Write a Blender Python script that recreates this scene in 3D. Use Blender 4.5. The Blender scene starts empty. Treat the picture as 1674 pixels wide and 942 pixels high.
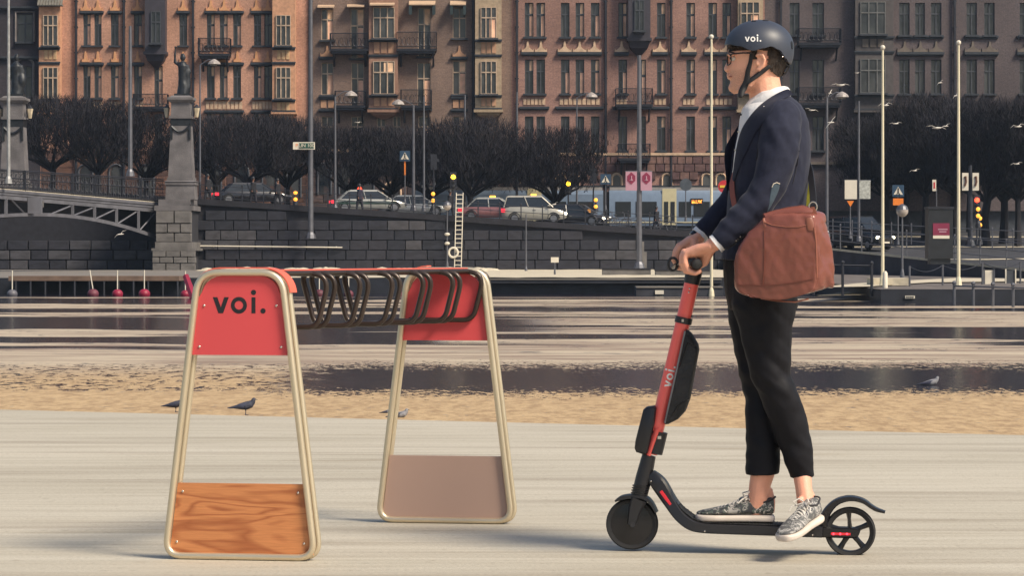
import bpy, bmesh, math, random
from mathutils import Vector, Matrix, noise
from mathutils.bvhtree import BVHTree
random.seed(7)
SC = bpy.context.scene
COL = SC.collection
R = math.radians
# ---------------------------------------------------------------- camera, sky, sun
FPX = 4500.0; CX = 837.0; HY = 412.0; CAMZ = 1.12
cd = bpy.data.cameras.new("camera"); cam = bpy.data.objects.new("camera", cd); COL.objects.link(cam)
cam.location = (0, 0, CAMZ); cam.rotation_euler = (R(90), 0, 0)
cd.sensor_width = 36; cd.lens = FPX / 1674 * 36; cd.shift_y = -(471 - HY) / 1674
cd.clip_start = 0.1; cd.clip_end = 3000
SC.camera = cam
SUN_AZ = (0.77, -0.56); SUN_EL = 46
w = bpy.data.worlds.new("World"); SC.world = w; w.use_nodes = True
nt = w.node_tree; bg = nt.nodes['Background']
sk = nt.nodes.new('ShaderNodeTexSky'); sk.sky_type = 'NISHITA'; sk.sun_disc = False
sk.sun_elevation = R(SUN_EL); sk.sun_rotation = math.atan2(SUN_AZ[0], SUN_AZ[1])
sk.dust_density = 2.5; sk.air_density = 1.2; sk.ozone_density = 1.0
nt.links.new(sk.outputs[0], bg.inputs[0]); bg.inputs[1].default_value = 0.08
sl = bpy.data.lights.new("sun", 'SUN'); sl.energy = 3.3; sl.angle = R(17); sl.color = (1, 0.88, 0.70)
so = bpy.data.objects.new("sun", sl); COL.objects.link(so)
hz = math.cos(R(SUN_EL)); n_ = math.hypot(*SUN_AZ)
sd = Vector((SUN_AZ[0] / n_ * hz, SUN_AZ[1] / n_ * hz, math.sin(R(SUN_EL))))
so.rotation_euler = sd.to_track_quat('Z', 'Y').to_euler(); so.location = sd * 50
SC.view_settings.view_transform = 'Standard'; SC.view_settings.look = 'None'
SC.view_settings.exposure = 0.56; SC.view_settings.gamma = 1
# ---------------------------------------------------------------- helpers
def W(px, py, Y): return Vector(((px - CX) * Y / FPX, Y, CAMZ - (py - HY) * Y / FPX))
def srgb(r, g, b, f=1.0):
    def c(v):
        v /= 255.0
        return (v / 12.92 if v <= 0.04045 else ((v + 0.055) / 1.055) ** 2.4) * f
    return (c(r), c(g), c(b))
MATS = {}
def M(name, col, rough=0.6, metal=0.0, var=0.25, scale=3.0, bump=0.0, bscale=None, stretch=(1, 1, 1), emit=0, coat=0, spec=0.5, ramp=None, world=False):
    if name in MATS: return MATS[name]
    m = bpy.data.materials.new(name); m.use_nodes = True; MATS[name] = m
    t = m.node_tree; p = t.nodes['Principled BSDF']
    p.inputs['Roughness'].default_value = rough; p.inputs['Metallic'].default_value = metal
    p.inputs['Specular IOR Level'].default_value = spec
    p.inputs['Coat Weight'].default_value = coat
    c = Vector(col)
    tc = t.nodes.new('ShaderNodeTexCoord'); mp = t.nodes.new('ShaderNodeMapping'); mp.inputs['Scale'].default_value = stretch
    if world:
        g = t.nodes.new('ShaderNodeNewGeometry'); t.links.new(g.outputs['Position'], mp.inputs[0])
    else:
        oi = t.nodes.new('ShaderNodeObjectInfo'); ad = t.nodes.new('ShaderNodeVectorMath'); ad.operation = 'ADD'
        ml = t.nodes.new('ShaderNodeMath'); ml.operation = 'MULTIPLY'; ml.inputs[1].default_value = 37.0
        t.links.new(oi.outputs['Random'], ml.inputs[0]); t.links.new(tc.outputs['Object'], ad.inputs[0]); t.links.new(ml.outputs[0], ad.inputs[1])
        t.links.new(ad.outputs[0], mp.inputs[0])
    nz = t.nodes.new('ShaderNodeTexNoise'); nz.inputs['Scale'].default_value = scale; nz.inputs['Detail'].default_value = 6
    t.links.new(mp.outputs[0], nz.inputs['Vector'])
    cr = t.nodes.new('ShaderNodeValToRGB'); e = cr.color_ramp.elements
    e[0].position = 0.3; e[1].position = 0.7
    if ramp: e[0].color = (*ramp[0], 1); e[1].color = (*ramp[1], 1)
    else:
        e[0].color = (*(c * (1 - var)), 1); e[1].color = (*(c * (1 + var)), 1)
    t.links.new(nz.outputs['Fac'], cr.inputs[0]); t.links.new(cr.outputs[0], p.inputs['Base Color'])
    if bump:
        n2 = t.nodes.new('ShaderNodeTexNoise'); n2.inputs['Scale'].default_value = bscale or scale * 4; n2.inputs['Detail'].default_value = 8
        t.links.new(mp.outputs[0], n2.inputs['Vector'])
        b = t.nodes.new('ShaderNodeBump'); b.inputs['Strength'].default_value = bump; b.inputs['Distance'].default_value = 0.05
        t.links.new(n2.outputs['Fac'], b.inputs['Height']); t.links.new(b.outputs[0], p.inputs['Normal'])
    if emit:
        p.inputs['Emission Color'].default_value = (*col, 1); p.inputs['Emission Strength'].default_value = emit
    return m
class MB:
    def __init__(s): s.v = []; s.f = []; s.mi = []; s.cur = 0
    def add(s, vs, fs):
        o = len(s.v); s.v += [Vector(v) for v in vs]; s.f += [[i + o for i in f] for f in fs]; s.mi += [s.cur] * len(fs); return s
    def box(s, x0, x1, y0, y1, z0, z1):
        return s.add([(x0, y0, z0), (x1, y0, z0), (x1, y1, z0), (x0, y1, z0), (x0, y0, z1), (x1, y0, z1), (x1, y1, z1), (x0, y1, z1)],
                     [(3, 2, 1, 0), (4, 5, 6, 7), (0, 1, 5, 4), (1, 2, 6, 5), (2, 3, 7, 6), (3, 0, 4, 7)])
    def cbox(s, c, sx, sy, sz): return s.box(c[0] - sx / 2, c[0] + sx / 2, c[1] - sy / 2, c[1] + sy / 2, c[2] - sz / 2, c[2] + sz / 2)
    def quad(s, a, b, c, d): return s.add([a, b, c, d], [(0, 1, 2, 3)])
    def loft(s, rings, caps=True, closed=True):
        n = len(rings[0]); vs = [p for r in rings for p in r]; fs = []
        for i in range(len(rings) - 1):
            for j in range(n if closed else n - 1):
                k = (j + 1) % n; fs.append((i * n + j, i * n + k, (i + 1) * n + k, (i + 1) * n + j))
        if caps and closed: fs.append(tuple(reversed(range(n)))); fs.append(tuple((len(rings) - 1) * n + j for j in range(n)))
        return s.add(vs, fs)
    def tube(s, pts, r, n=8, closed=False, caps=True, sq=None):
        pts = [Vector(p) for p in pts]; m = len(pts); rs = r if isinstance(r, (list, tuple)) else [r] * m
        rings = []; up = None
        for i in range(m):
            if closed: t = pts[(i + 1) % m] - pts[i - 1]
            else: t = pts[min(i + 1, m - 1)] - pts[max(i - 1, 0)]
            t.normalize()
            if up is None:
                up = Vector((0, 0, 1)) if abs(t.z) < 0.9 else Vector((0, 1, 0))
            up = (up - t * up.dot(t)).normalized(); sd_ = t.cross(up)
            rr = rs[i]; ra, rb = rr if isinstance(rr, (list, tuple)) else (rr, rr)
            rings.append([pts[i] + sd_ * (ra * math.cos(2 * math.pi * k / n)) + up * (rb * math.sin(2 * math.pi * k / n)) for k in range(n)])
        if closed:
            o = len(s.v); s.loft(rings, caps=False)
            for k in range(n):
                k2 = (k + 1) % n; s.f.append([o + (m - 1) * n + k, o + (m - 1) * n + k2, o + k2, o + k]); s.mi.append(s.cur)
            return s
        return s.loft(rings, caps)
    def prism(s, poly, d0, d1, ax='y'):
        n = len(poly)
        if ax == 'y': a = [(p[0], d0, p[1]) for p in poly] + [(p[0], d1, p[1]) for p in poly]
        elif ax == 'x': a = [(d0, p[0], p[1]) for p in poly] + [(d1, p[0], p[1]) for p in poly]
        else: a = [(p[0], p[1], d0) for p in poly] + [(p[0], p[1], d1) for p in poly]
        fs = [tuple(range(n)), tuple(reversed(range(n, 2 * n)))] + [(i, i + n, (i + 1) % n + n, (i + 1) % n) for i in range(n)]
        return s.add(a, fs)
    def lathe(s, prof, c=(0, 0, 0), n=16, ax='z'):
        rings = []
        for r, h in prof:
            if ax == 'z': rings.append([Vector((c[0] + r * math.cos(2 * math.pi * k / n), c[1] + r * math.sin(2 * math.pi * k / n), c[2] + h)) for k in range(n)])
            else: rings.append([Vector((c[0] + r * math.cos(2 * math.pi * k / n), c[1] + h, c[2] + r * math.sin(2 * math.pi * k / n))) for k in range(n)])
        return s.loft(rings)
    def ball(s, c, rx, ry=None, rz=None, n=14, m=9):
        ry = ry or rx; rz = rz or rx
        return s.loft([[Vector((c[0] + rx * math.sin(t) * math.cos(2 * math.pi * k / n), c[1] + ry * math.sin(t) * math.sin(2 * math.pi * k / n), c[2] - rz * math.cos(t))) for k in range(n)]
                       for t in [math.pi * (0.02 + 0.96 * i / (m - 1)) for i in range(m)]])
    def mesh(s, name, off=None):
        me = bpy.data.meshes.new(name)
        vs = [v - off for v in s.v] if off is not None else s.v
        me.from_pydata([tuple(v) for v in vs], [], s.f)
        if any(s.mi):
            me.polygons.foreach_set('material_index', s.mi)
        bm = bmesh.new(); bm.from_mesh(me); bmesh.ops.recalc_face_normals(bm, faces=bm.faces); bm.to_mesh(me); bm.free()
        return me
def smooth(me, ang=50):
    for p in me.polygons: p.use_smooth = True
    try: me.set_sharp_from_angle(angle=R(ang))
    except Exception: pass
def rootloc(p):
    v = Vector((0, 0, 0))
    while p is not None: v += p.location; p = p.parent
    return v
def obj(name, mb, mat, parent=None, world=True, sm=False, loc=None, **tags):
    if isinstance(mb, MB):
        me = mb.mesh(name, rootloc(parent) if (world and parent is not None) else None)
    else: me = mb
    mats = mat if isinstance(mat, (list, tuple)) else [mat]
    if not me.materials:
        for m in mats: me.materials.append(m)
    if sm: smooth(me, sm if sm is not True else 50)
    o = bpy.data.objects.new(name, me); COL.objects.link(o)
    if parent is not None: o.parent = parent
    if loc is not None: o.location = loc
    for k, v in tags.items(): o[k] = v
    return o
def thing(name, label, cat, loc=(0, 0, 0), rz=0, group=None):
    o = bpy.data.objects.new(name, None); COL.objects.link(o); o.location = loc; o.rotation_euler = (0, 0, rz)
    o['label'] = label; o['category'] = cat; o.empty_display_size = 0.2
    if group: o['group'] = group
    return o
def tag(o, label, cat, group=None):
    o['label'] = label; o['category'] = cat
    if group: o['group'] = group
    return o
def copy_tree(o, parent=None):
    c = o.copy(); COL.objects.link(c)
    if parent is not None: c.parent = parent
    for ch in list(o.children): copy_tree(ch, c)
    return c
def baked(o):
    dg = bpy.context.evaluated_depsgraph_get(); ev = o.evaluated_get(dg)
    me = bpy.data.meshes.new_from_object(ev); old = o.data; o.modifiers.clear(); nm = old.name; o.data = me
    bpy.data.meshes.remove(old); me.name = nm
    return o
def blend(name, mb, mat, parent, vox, it=3, fac=0.5, disp=None, cut=None, thick=0):
    """union of the closed pieces as one continuous skin"""
    o = obj(name, mb, mat, None)
    m = o.modifiers.new('r', 'REMESH'); m.mode = 'VOXEL'; m.voxel_size = vox
    s = o.modifiers.new('s', 'SMOOTH'); s.factor = fac; s.iterations = it
    baked(o); me = o.data
    if disp:
        nrm = [v.normal.copy() for v in me.vertices]
        for v, n in zip(me.vertices, nrm): v.co += n * disp(v.co, n)
    if cut:
        bm = bmesh.new(); bm.from_mesh(me)
        bmesh.ops.delete(bm, geom=[f for f in bm.faces if cut(f.calc_center_median(), f.normal)], context='FACES'); bm.to_mesh(me); bm.free()
    if thick:
        so_ = o.modifiers.new('t', 'SOLIDIFY'); so_.thickness = thick; so_.offset = -1; baked(o); me = o.data
    if parent is not None:
        off = rootloc(parent); me.transform(Matrix.Translation(-off)); o.parent = parent
    smooth(o.data, 80)
    if not o.data.materials: o.data.materials.append(mat)
    return o
def rpath(pts, rad, n=6, closed=True):
    """polyline with rounded corners"""
    out = []; m = len(pts); pts = [Vector(p) for p in pts]
    for i, p in enumerate(pts):
        if not closed and i in (0, m - 1): out.append(p); continue
        a = (pts[i - 1] - p); b = (pts[(i + 1) % m] - p); r = rad[i] if isinstance(rad, (list, tuple)) else rad
        la, lb = a.length, b.length; a.normalize(); b.normalize(); h = a.angle(b) / 2; d = min(r / math.tan(h), la * .48, lb * .48)
        p0 = p + a * d; p1 = p + b * d
        for k in range(n + 1):
            t = k / n; out.append(p0 * (1 - t) ** 2 + p * 2 * t * (1 - t) + p1 * t * t)
    return out
def fbm(v, s=1.0): return noise.noise(v * s) + 0.5 * noise.noise(v * s * 2.1)
# four letters v o i . as flat polygons, x-height 1
def voi(mapf, th=None):
    mb = MB()
    def grid(poly, quads):
        mb.add([mapf(*p) for p in poly], quads)
    n = 6
    def strip(a0, a1, b0, b1):
        vs = []
        for i in range(n + 1):
            t = i / n; vs += [(a0[0] + (a1[0] - a0[0]) * t, a0[1] + (a1[1] - a0[1]) * t), (b0[0] + (b1[0] - b0[0]) * t, b0[1] + (b1[1] - b0[1]) * t)]
        grid(vs, [(2 * i, 2 * i + 1, 2 * i + 3, 2 * i + 2) for i in range(n)])
    strip((0, 1), (.36, 0), (.29, 1), (.51, .37)); grid([(.36, 0), (.66, 0), (.51, .37)], [(0, 1, 2)])
    strip((1.02, 1), (.66, 0), (.73, 1), (.51, .37))
    N = 40; vs = []
    for k in range(N):
        a = 2 * math.pi * k / N; vs += [(1.665 + .51 * math.cos(a), .5 + .52 * math.sin(a)), (1.665 + .27 * math.cos(a), .5 + .275 * math.sin(a))]
    grid(vs, [(2 * k, 2 * ((k + 1) % N), 2 * ((k + 1) % N) + 1, 2 * k + 1) for k in range(N)])
    strip((2.47, 0), (2.47, 1), (2.72, 0), (2.72, 1))
    for c in ((2.595, 1.3), (3.2, .15)):
        grid([(c[0] + .165 * math.cos(2 * math.pi * k / 24), c[1] + .165 * math.sin(2 * math.pi * k / 24)) for k in range(24)], [tuple(range(24))])
    return mb
# ---------------------------------------------------------------- setting: paving, water, quays, street
def ground_mat():
    m = bpy.data.materials.new('streaked_concrete'); m.use_nodes = True; t = m.node_tree; p = t.nodes['Principled BSDF']
    g = t.nodes.new('ShaderNodeNewGeometry')
    def nz(sc, st, det=6):
        mp = t.nodes.new('ShaderNodeMapping'); mp.inputs['Scale'].default_value = st; t.links.new(g.outputs['Position'], mp.inputs[0])
        n = t.nodes.new('ShaderNodeTexNoise'); n.inputs['Scale'].default_value = sc; n.inputs['Detail'].default_value = det; t.links.new(mp.outputs[0], n.inputs[0]); return n
    a = nz(1.0, (.28, 3.2, 1)); b = nz(1.0, (.9, 14, 1)); c = nz(60, (1, 1, 1), 3); d = nz(.5, (.5, 1.2, 1))
    def ramp(n, p0, c0, p1, c1):
        r = t.nodes.new('ShaderNodeValToRGB'); e = r.color_ramp.elements; e[0].position = p0; e[0].color = (*c0, 1); e[1].position = p1; e[1].color = (*c1, 1); t.links.new(n.outputs['Fac'], r.inputs[0]); return r
    r1 = ramp(a, .34, (.365, .328, .268), .50, (.455, .42, .35)); r2 = ramp(b, .3, (.9, .88, .85), .6, (1.05, 1.05, 1.05)); r3 = ramp(c, .3, (.9, .9, .9), .7, (1.06, 1.06, 1.06)); r4 = ramp(d, .35, (.93, .925, .91), .65, (1.05, 1.05, 1.05))
    o = r1
    gr = ramp(nz(22, (1, 1, 1), 4), .60, (1, 1, 1), .72, (.80, .78, .76)); sm_ = ramp(nz(1.3, (.35, 2.2, 1), 7), .62, (1, 1, 1), .74, (.80, .77, .72)); lt = ramp(nz(1.1, (.12, 4.5, 1), 6), .60, (1, 1, 1), .72, (1.10, 1.10, 1.11))
    for r in (r2, r3, r4, gr, sm_, lt):
        x = t.nodes.new('ShaderNodeMix'); x.data_type = 'RGBA'; x.blend_type = 'MULTIPLY'; x.inputs[0].default_value = 1
        t.links.new(o.outputs[0 if o is r1 else 2], x.inputs[6]); t.links.new(r.outputs[0], x.inputs[7]); o = x
    t.links.new(o.outputs[2], p.inputs['Base Color']); p.inputs['Roughness'].default_value = .8
    bp = t.nodes.new('ShaderNodeBump'); bp.inputs['Strength'].default_value = .25; bp.inputs['Distance'].default_value = .01
    t.links.new(c.outputs['Fac'], bp.inputs['Height']); t.links.new(bp.outputs[0], p.inputs['Normal'])
    return m
def edgeY(X): return 18.065 - 0.404 * X
mb = MB(); n = 24; xs = [-60 + 90 * i / n for i in range(n + 1)]
poly = [(-60, -6)] + [(30, -6)] + [(x, edgeY(x) + random.uniform(-.02, .02)) for x in reversed(xs)]
mb.prism(poly, 0, -2.2, 'z')
obj('pavement', mb, ground_mat(), kind='structure')
def water_mat():
    m = bpy.data.materials.new('water_ice_painted_reflection'); m.use_nodes = True; t = m.node_tree; p = t.nodes['Principled BSDF']
    g = t.nodes.new('ShaderNodeNewGeometry'); sp = t.nodes.new('ShaderNodeSeparateXYZ'); t.links.new(g.outputs['Position'], sp.inputs[0])
    def nz(st, det=6, rough=.6):
        mp = t.nodes.new('ShaderNodeMapping'); mp.inputs['Scale'].default_value = st; t.links.new(g.outputs['Position'], mp.inputs[0])
        n = t.nodes.new('ShaderNodeTexNoise'); n.inputs['Scale'].default_value = 1; n.inputs['Detail'].default_value = det; n.inputs['Roughness'].default_value = rough; t.links.new(mp.outputs[0], n.inputs[0]); return n.outputs['Fac']
    def math_(op, a, b=None, clamp=False):
        x = t.nodes.new('ShaderNodeMath'); x.operation = op; x.use_clamp = clamp
        for i, q in enumerate((a, b)):
            if q is None: continue
            if isinstance(q, (int, float)): x.inputs[i].default_value = q
            else: t.links.new(q, x.inputs[i])
        return x.outputs[0]
    def mr(v, a, b, c=0, d=1):
        x = t.nodes.new('ShaderNodeMapRange'); x.interpolation_type = 'SMOOTHSTEP'
        for i, q in enumerate((v, a, b, c, d)):
            if isinstance(q, (int, float)): x.inputs[i].default_value = q
            else: t.links.new(q, x.inputs[i])
        return x.outputs[0]
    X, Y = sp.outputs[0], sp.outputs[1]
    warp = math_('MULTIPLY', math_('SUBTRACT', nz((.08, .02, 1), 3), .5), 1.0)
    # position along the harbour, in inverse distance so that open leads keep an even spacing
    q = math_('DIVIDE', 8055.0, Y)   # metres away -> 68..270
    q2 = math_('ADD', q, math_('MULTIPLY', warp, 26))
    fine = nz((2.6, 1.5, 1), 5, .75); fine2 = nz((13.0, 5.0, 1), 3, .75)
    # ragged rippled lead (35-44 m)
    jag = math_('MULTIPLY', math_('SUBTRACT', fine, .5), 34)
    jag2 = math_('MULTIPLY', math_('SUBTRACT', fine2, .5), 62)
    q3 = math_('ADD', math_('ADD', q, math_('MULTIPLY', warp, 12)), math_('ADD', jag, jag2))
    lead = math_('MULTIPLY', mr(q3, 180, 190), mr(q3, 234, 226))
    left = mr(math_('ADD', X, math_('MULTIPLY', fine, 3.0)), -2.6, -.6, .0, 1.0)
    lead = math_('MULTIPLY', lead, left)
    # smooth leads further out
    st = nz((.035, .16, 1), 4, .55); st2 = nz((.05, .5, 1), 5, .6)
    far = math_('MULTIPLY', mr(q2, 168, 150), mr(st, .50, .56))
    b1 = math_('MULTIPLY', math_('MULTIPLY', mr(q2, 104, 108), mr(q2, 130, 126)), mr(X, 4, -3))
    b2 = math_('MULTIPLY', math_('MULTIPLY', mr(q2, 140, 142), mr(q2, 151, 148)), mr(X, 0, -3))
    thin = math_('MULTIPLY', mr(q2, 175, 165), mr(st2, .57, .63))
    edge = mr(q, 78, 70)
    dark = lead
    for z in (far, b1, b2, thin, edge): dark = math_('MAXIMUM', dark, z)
    # fine dark ripple flecks on the near painted reflection
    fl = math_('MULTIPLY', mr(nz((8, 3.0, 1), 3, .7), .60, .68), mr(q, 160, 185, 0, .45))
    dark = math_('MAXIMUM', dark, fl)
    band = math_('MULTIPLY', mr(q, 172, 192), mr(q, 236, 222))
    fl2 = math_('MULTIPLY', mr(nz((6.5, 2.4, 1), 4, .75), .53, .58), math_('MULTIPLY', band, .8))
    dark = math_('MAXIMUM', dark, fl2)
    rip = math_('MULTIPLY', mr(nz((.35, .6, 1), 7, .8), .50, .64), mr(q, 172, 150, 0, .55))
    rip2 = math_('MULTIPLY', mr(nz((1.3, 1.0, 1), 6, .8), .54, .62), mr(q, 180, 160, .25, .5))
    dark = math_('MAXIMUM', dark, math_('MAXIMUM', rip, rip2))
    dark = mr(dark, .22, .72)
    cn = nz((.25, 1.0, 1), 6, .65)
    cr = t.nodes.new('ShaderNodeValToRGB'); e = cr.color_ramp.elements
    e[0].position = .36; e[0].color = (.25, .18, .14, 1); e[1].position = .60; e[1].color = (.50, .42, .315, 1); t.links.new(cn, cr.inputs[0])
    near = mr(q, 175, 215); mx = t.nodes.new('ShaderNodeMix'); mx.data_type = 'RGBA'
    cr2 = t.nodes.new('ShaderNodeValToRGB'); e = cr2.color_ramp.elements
    e[0].position = .38; e[0].color = (.35, .235, .13, 1); e[1].position = .60; e[1].color = (.53, .38, .215, 1); t.links.new(nz((7, 2.6, 1), 5, .75), cr2.inputs[0])  # near tan: reflection of the sunlit facade, painted into the base colour
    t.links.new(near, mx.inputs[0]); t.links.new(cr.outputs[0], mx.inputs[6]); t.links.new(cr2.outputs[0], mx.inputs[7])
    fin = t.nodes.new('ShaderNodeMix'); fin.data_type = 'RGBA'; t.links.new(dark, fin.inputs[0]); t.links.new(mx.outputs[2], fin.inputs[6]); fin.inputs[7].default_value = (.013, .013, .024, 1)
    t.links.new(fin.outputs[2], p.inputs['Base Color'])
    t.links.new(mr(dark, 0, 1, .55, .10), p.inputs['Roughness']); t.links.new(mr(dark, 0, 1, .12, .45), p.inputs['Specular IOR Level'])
    bp = t.nodes.new('ShaderNodeBump'); bp.inputs['Strength'].default_value = .5; bp.inputs['Distance'].default_value = .03
    t.links.new(nz((6.0, 3.0, 1), 5, .65), bp.inputs['Height']); t.links.new(bp.outputs[0], p.inputs['Normal'])
    return m
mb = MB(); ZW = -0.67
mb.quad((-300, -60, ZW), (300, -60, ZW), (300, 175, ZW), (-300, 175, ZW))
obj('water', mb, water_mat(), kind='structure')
m_stone_dk = M('dark_granite', srgb(42, 42, 52, .6), .85, var=.35, scale=1.2, bump=.5, bscale=9)
m_stone_lt = M('grey_granite', srgb(128, 124, 122, .6), .85, var=.3, scale=1.5, bump=.4, bscale=12)
m_joint = M('dark_joint', (.018, .018, .024), .95)
m_snow = M('old_snow', srgb(205, 194, 172, .85), .8, var=.12, scale=2.5, bump=.5, bscale=5)
m_quaydk = M('wet_quay_edge', (.014, .016, .024), .55, var=.4, scale=1.5)
m_quaytop = M('quay_top', srgb(118, 112, 106), .85, var=.3, scale=.8, stretch=(.4, 1, 1))
m_asph = M('asphalt', (.035, .036, .044), .85, var=.3, scale=.6, world=True)
m_iron = M('dark_iron', (.028, .03, .04), .5, .3)
m_steel = M('grey_steel', srgb(98, 99, 106), .45, .4, var=.15)
m_white = M('white_paint', srgb(214, 206, 190), .5, var=.06)
m_black = M('black_plastic', (.018, .018, .022), .45, var=.15)
m_glass = M('dark_glass', (.02, .028, .036), .12, scale=.55, spec=.6, ramp=((.010, .014, .020), (.085, .088, .09)))
# promenade at water level, far side
mb = MB()
def sheet(mb, pts, nx, ny, f):
    a, b, c, d = [Vector(p) for p in pts]; vs = []
    for j in range(ny + 1):
        for i in range(nx + 1):
            u, v = i / nx, j / ny; p = (a * (1 - u) + b * u) * (1 - v) + (d * (1 - u) + c * u) * v; vs.append(f(p))
    mb.add(vs, [(j * (nx + 1) + i, j * (nx + 1) + i + 1, (j + 1) * (nx + 1) + i + 1, (j + 1) * (nx + 1) + i) for j in range(ny) for i in range(nx)])
def streetz(X): return 3.04 - 0.067 * max(min(X, 60), -70)
def hz_(X, Y):
    t = max(0, min(1, (Y - 160) / 45)); ramp_ = -.02 + 2.75 * t
    s = streetz(X); k = max(0, min(1, (X - 13) / 6)); return s * (1 - k) + ramp_ * k
mb.box(-60, 13, 118, 175, -1.4, -.02); mb.box(13, 60, 97, 162, -1.4, -.22)
obj('quay', mb, [m_quaydk], kind='structure')
mb = MB(); sheet(mb, [(-11, 119, 0), (13, 119, 0), (13, 174, 0), (-11, 174, 0)], 60, 30, lambda p: Vector((p.x, p.y, .0 + .05 * abs(fbm(p, .4)))))
obj('snowy_promenade', mb, m_snow, kind='structure', sm=True)
mb = MB(); sheet(mb, [(-60, 118.4, 0), (-11, 118.4, 0), (-11, 174, 0), (-60, 174, 0)], 10, 6, lambda p: Vector((p.x, p.y, .004)))
obj('promenade', mb, m_quaytop, kind='structure')
mb = MB(); sheet(mb, [(13, 97.3, -.21), (60, 97.3, -.21), (60, 161, -.03), (13, 161, -.03)], 20, 12, lambda p: Vector((p.x, p.y, p.z + .006)))
obj('waterfront_path', mb, M('gravelly_paving', srgb(110, 102, 98, .8), .9, var=.35, scale=1.4, world=True), kind='structure')
mb = MB()  # street and everything behind
vs = []; XS = [-75 + i * 1.0 for i in range(0, 86)] + [11 + .5 * i for i in range(20)] + [21 + 2 * i for i in range(25)]
YS = [173.4 + 4 * i for i in range(12)] + [230, 300, 600]
sh = MB()
for Y in YS:
    for X in XS: sh.v.append(Vector((X * (1 if Y < 240 else 6), Y, hz_(X, Y))))
nx = len(XS)
for j in range(len(YS) - 1):
    for i in range(nx - 1): sh.f.append([j * nx + i, j * nx + i + 1, (j + 1) * nx + i + 1, (j + 1) * nx + i]); sh.mi.append(0)
obj('street', sh, m_asph, kind='structure')
mb = MB(); sheet(mb, [(13.2, 161, -.02), (70, 161, -.02), (70, 173.4, 0), (13.2, 173.4, 0)], 40, 8, lambda p: Vector((p.x, p.y, hz_(19.5 if p.x < 19.5 else p.x, p.y) if p.x >= 19 else min(hz_(p.x, p.y), -.02 + (p.y - 161) * .06))))
obj('sloping_road', mb, m_asph, kind='structure')
# pale kerbs / snow lines along the right hand road
for (y0, x0, x1, yy, nm) in ((171, 1330, 1680, 0, 'snow_strip'), (184, 1330, 1680, 0, 'snow_strip'), (196, 1330, 1690, 0, 'snow_strip')):
    mb = MB(); X0 = (x0 - CX) * y0 / FPX; X1 = (x1 - CX) * y0 / FPX; N = 40
    for i in range(N):
        a = X0 + (X1 - X0) * i / N; b = X0 + (X1 - X0) * (i + 1) / N
        f = lambda X: Vector((X, y0 + .6 * noise.noise(Vector((X * .3, y0, 0))) - .02 * X, 0))
        wv = .5 + .35 * noise.noise(Vector((a * .7, y0, 3)))
        p, q = f(a), f(b)
        for pp in (p, q): pp.z = hz_(pp.x, pp.y) + .03
        mb.add([p, q, q + Vector((0, wv, .03 + .06 * wv)), p + Vector((0, wv, .03 + .06 * wv)), p + Vector((0, 2 * wv, 0.05)), q + Vector((0, 2 * wv, 0.05))], [(0, 1, 2, 3), (3, 2, 5, 4)])
    obj(nm, mb, m_snow, kind='structure', sm=True)
# snow path, bottom right
mb = MB()
P = [(1335, 478, 99), (1420, 476, 101), (1520, 469, 112), (1674, 466, 115), (1674, 459, 124), (1560, 458.5, 126), (1470, 466, 116), (1400, 470, 109)]
vs = [W(a, b, c) for a, b, c in P]
for v in vs: v.z = -.20 + (v.y - 97) / 64 * .18 + .012 + .03
mb.add(vs, [tuple(range(8))]); mb.add([v - Vector((0, 0, .3)) for v in vs], [tuple(range(8))])
obj('snowy_ramp', mb, m_snow, kind='structure')
mb = MB()
for i in range(52):  # ridge of ploughed snow along the wall foot
    x = 330 + i * 9.2; r = random.uniform(.14, .36); y = random.uniform(158, 171); c = W(x, 440, y); mb.ball((c.x, y, .01), r * random.uniform(1, 2.6), r, r * random.uniform(.35, .8), 8, 5)
obj('ploughed_snow', mb, m_snow, kind='stuff', sm=True)
# ---------------------------------------------------------------- quay wall of granite blocks
YWL = 173.0; kW = FPX / YWL
def wallx(px): return (px - CX) / kW
wall = thing('quay_wall', 'long dark granite block wall with sloping top holding up the street', 'wall', (0, YWL, 0))
mb = MB(); xa, xb = wallx(-60), wallx(1260)
mb.prism([(xa, -.5), (xb, -.5), (xb, streetz(xb) - .02), (xa, streetz(xa) - .02)], YWL + .12, YWL + .9)
obj('core', mb, m_joint, wall)
mb = MB(); mb.prism([(xa, streetz(xa) - .25), (xb, streetz(xb) - .25), (xb, streetz(xb) + .12), (xa, streetz(xa) + .12)], YWL - .12, YWL + .7)
obj('coping', mb, m_stone_dk, wall)
def block_mesh(name, seed):
    rnd = random.Random(seed); mb = MB(); c = .03
    f = [(-.5 + c, -.5 + c), (.5 - c, -.5 + c), (.5 - c, .5 - c), (-.5 + c, .5 - c)]; g = [(-.5, -.5), (.5, -.5), (.5, .5), (-.5, .5)]
    vs = [(x + rnd.uniform(-.01, .01), -.5 + rnd.uniform(-.12, .06), z) for x, z in f] + [(x, -.25, z) for x, z in g] + [(x, .5, z) for x, z in g]
    mb.add(vs, [(0, 1, 2, 3), (0, 4, 5, 1), (1, 5, 6, 2), (2, 6, 7, 3), (3, 7, 4, 0), (4, 8, 9, 5), (5, 9, 10, 6), (6, 10, 11, 7), (7, 11, 8, 4)])
    me = mb.mesh(name); return me
gr_var = [M('granite_%s' % n, srgb(*c), .88, var=.3, scale=2.2, bump=.5, bscale=8) for n, c in (('a', (40, 41, 50)), ('b', (46, 46, 54)), ('c', (36, 38, 47)), ('d', (68, 67, 72)))]
blk = []
for i in range(4):
    me = block_mesh('stone_block', i); me.materials.append(gr_var[i]); blk.append(me)
blk_lt = []
for i in range(3):
    me = block_mesh('pale_block', 10 + i); me.materials.append(m_stone_lt); blk_lt.append(me)
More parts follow.
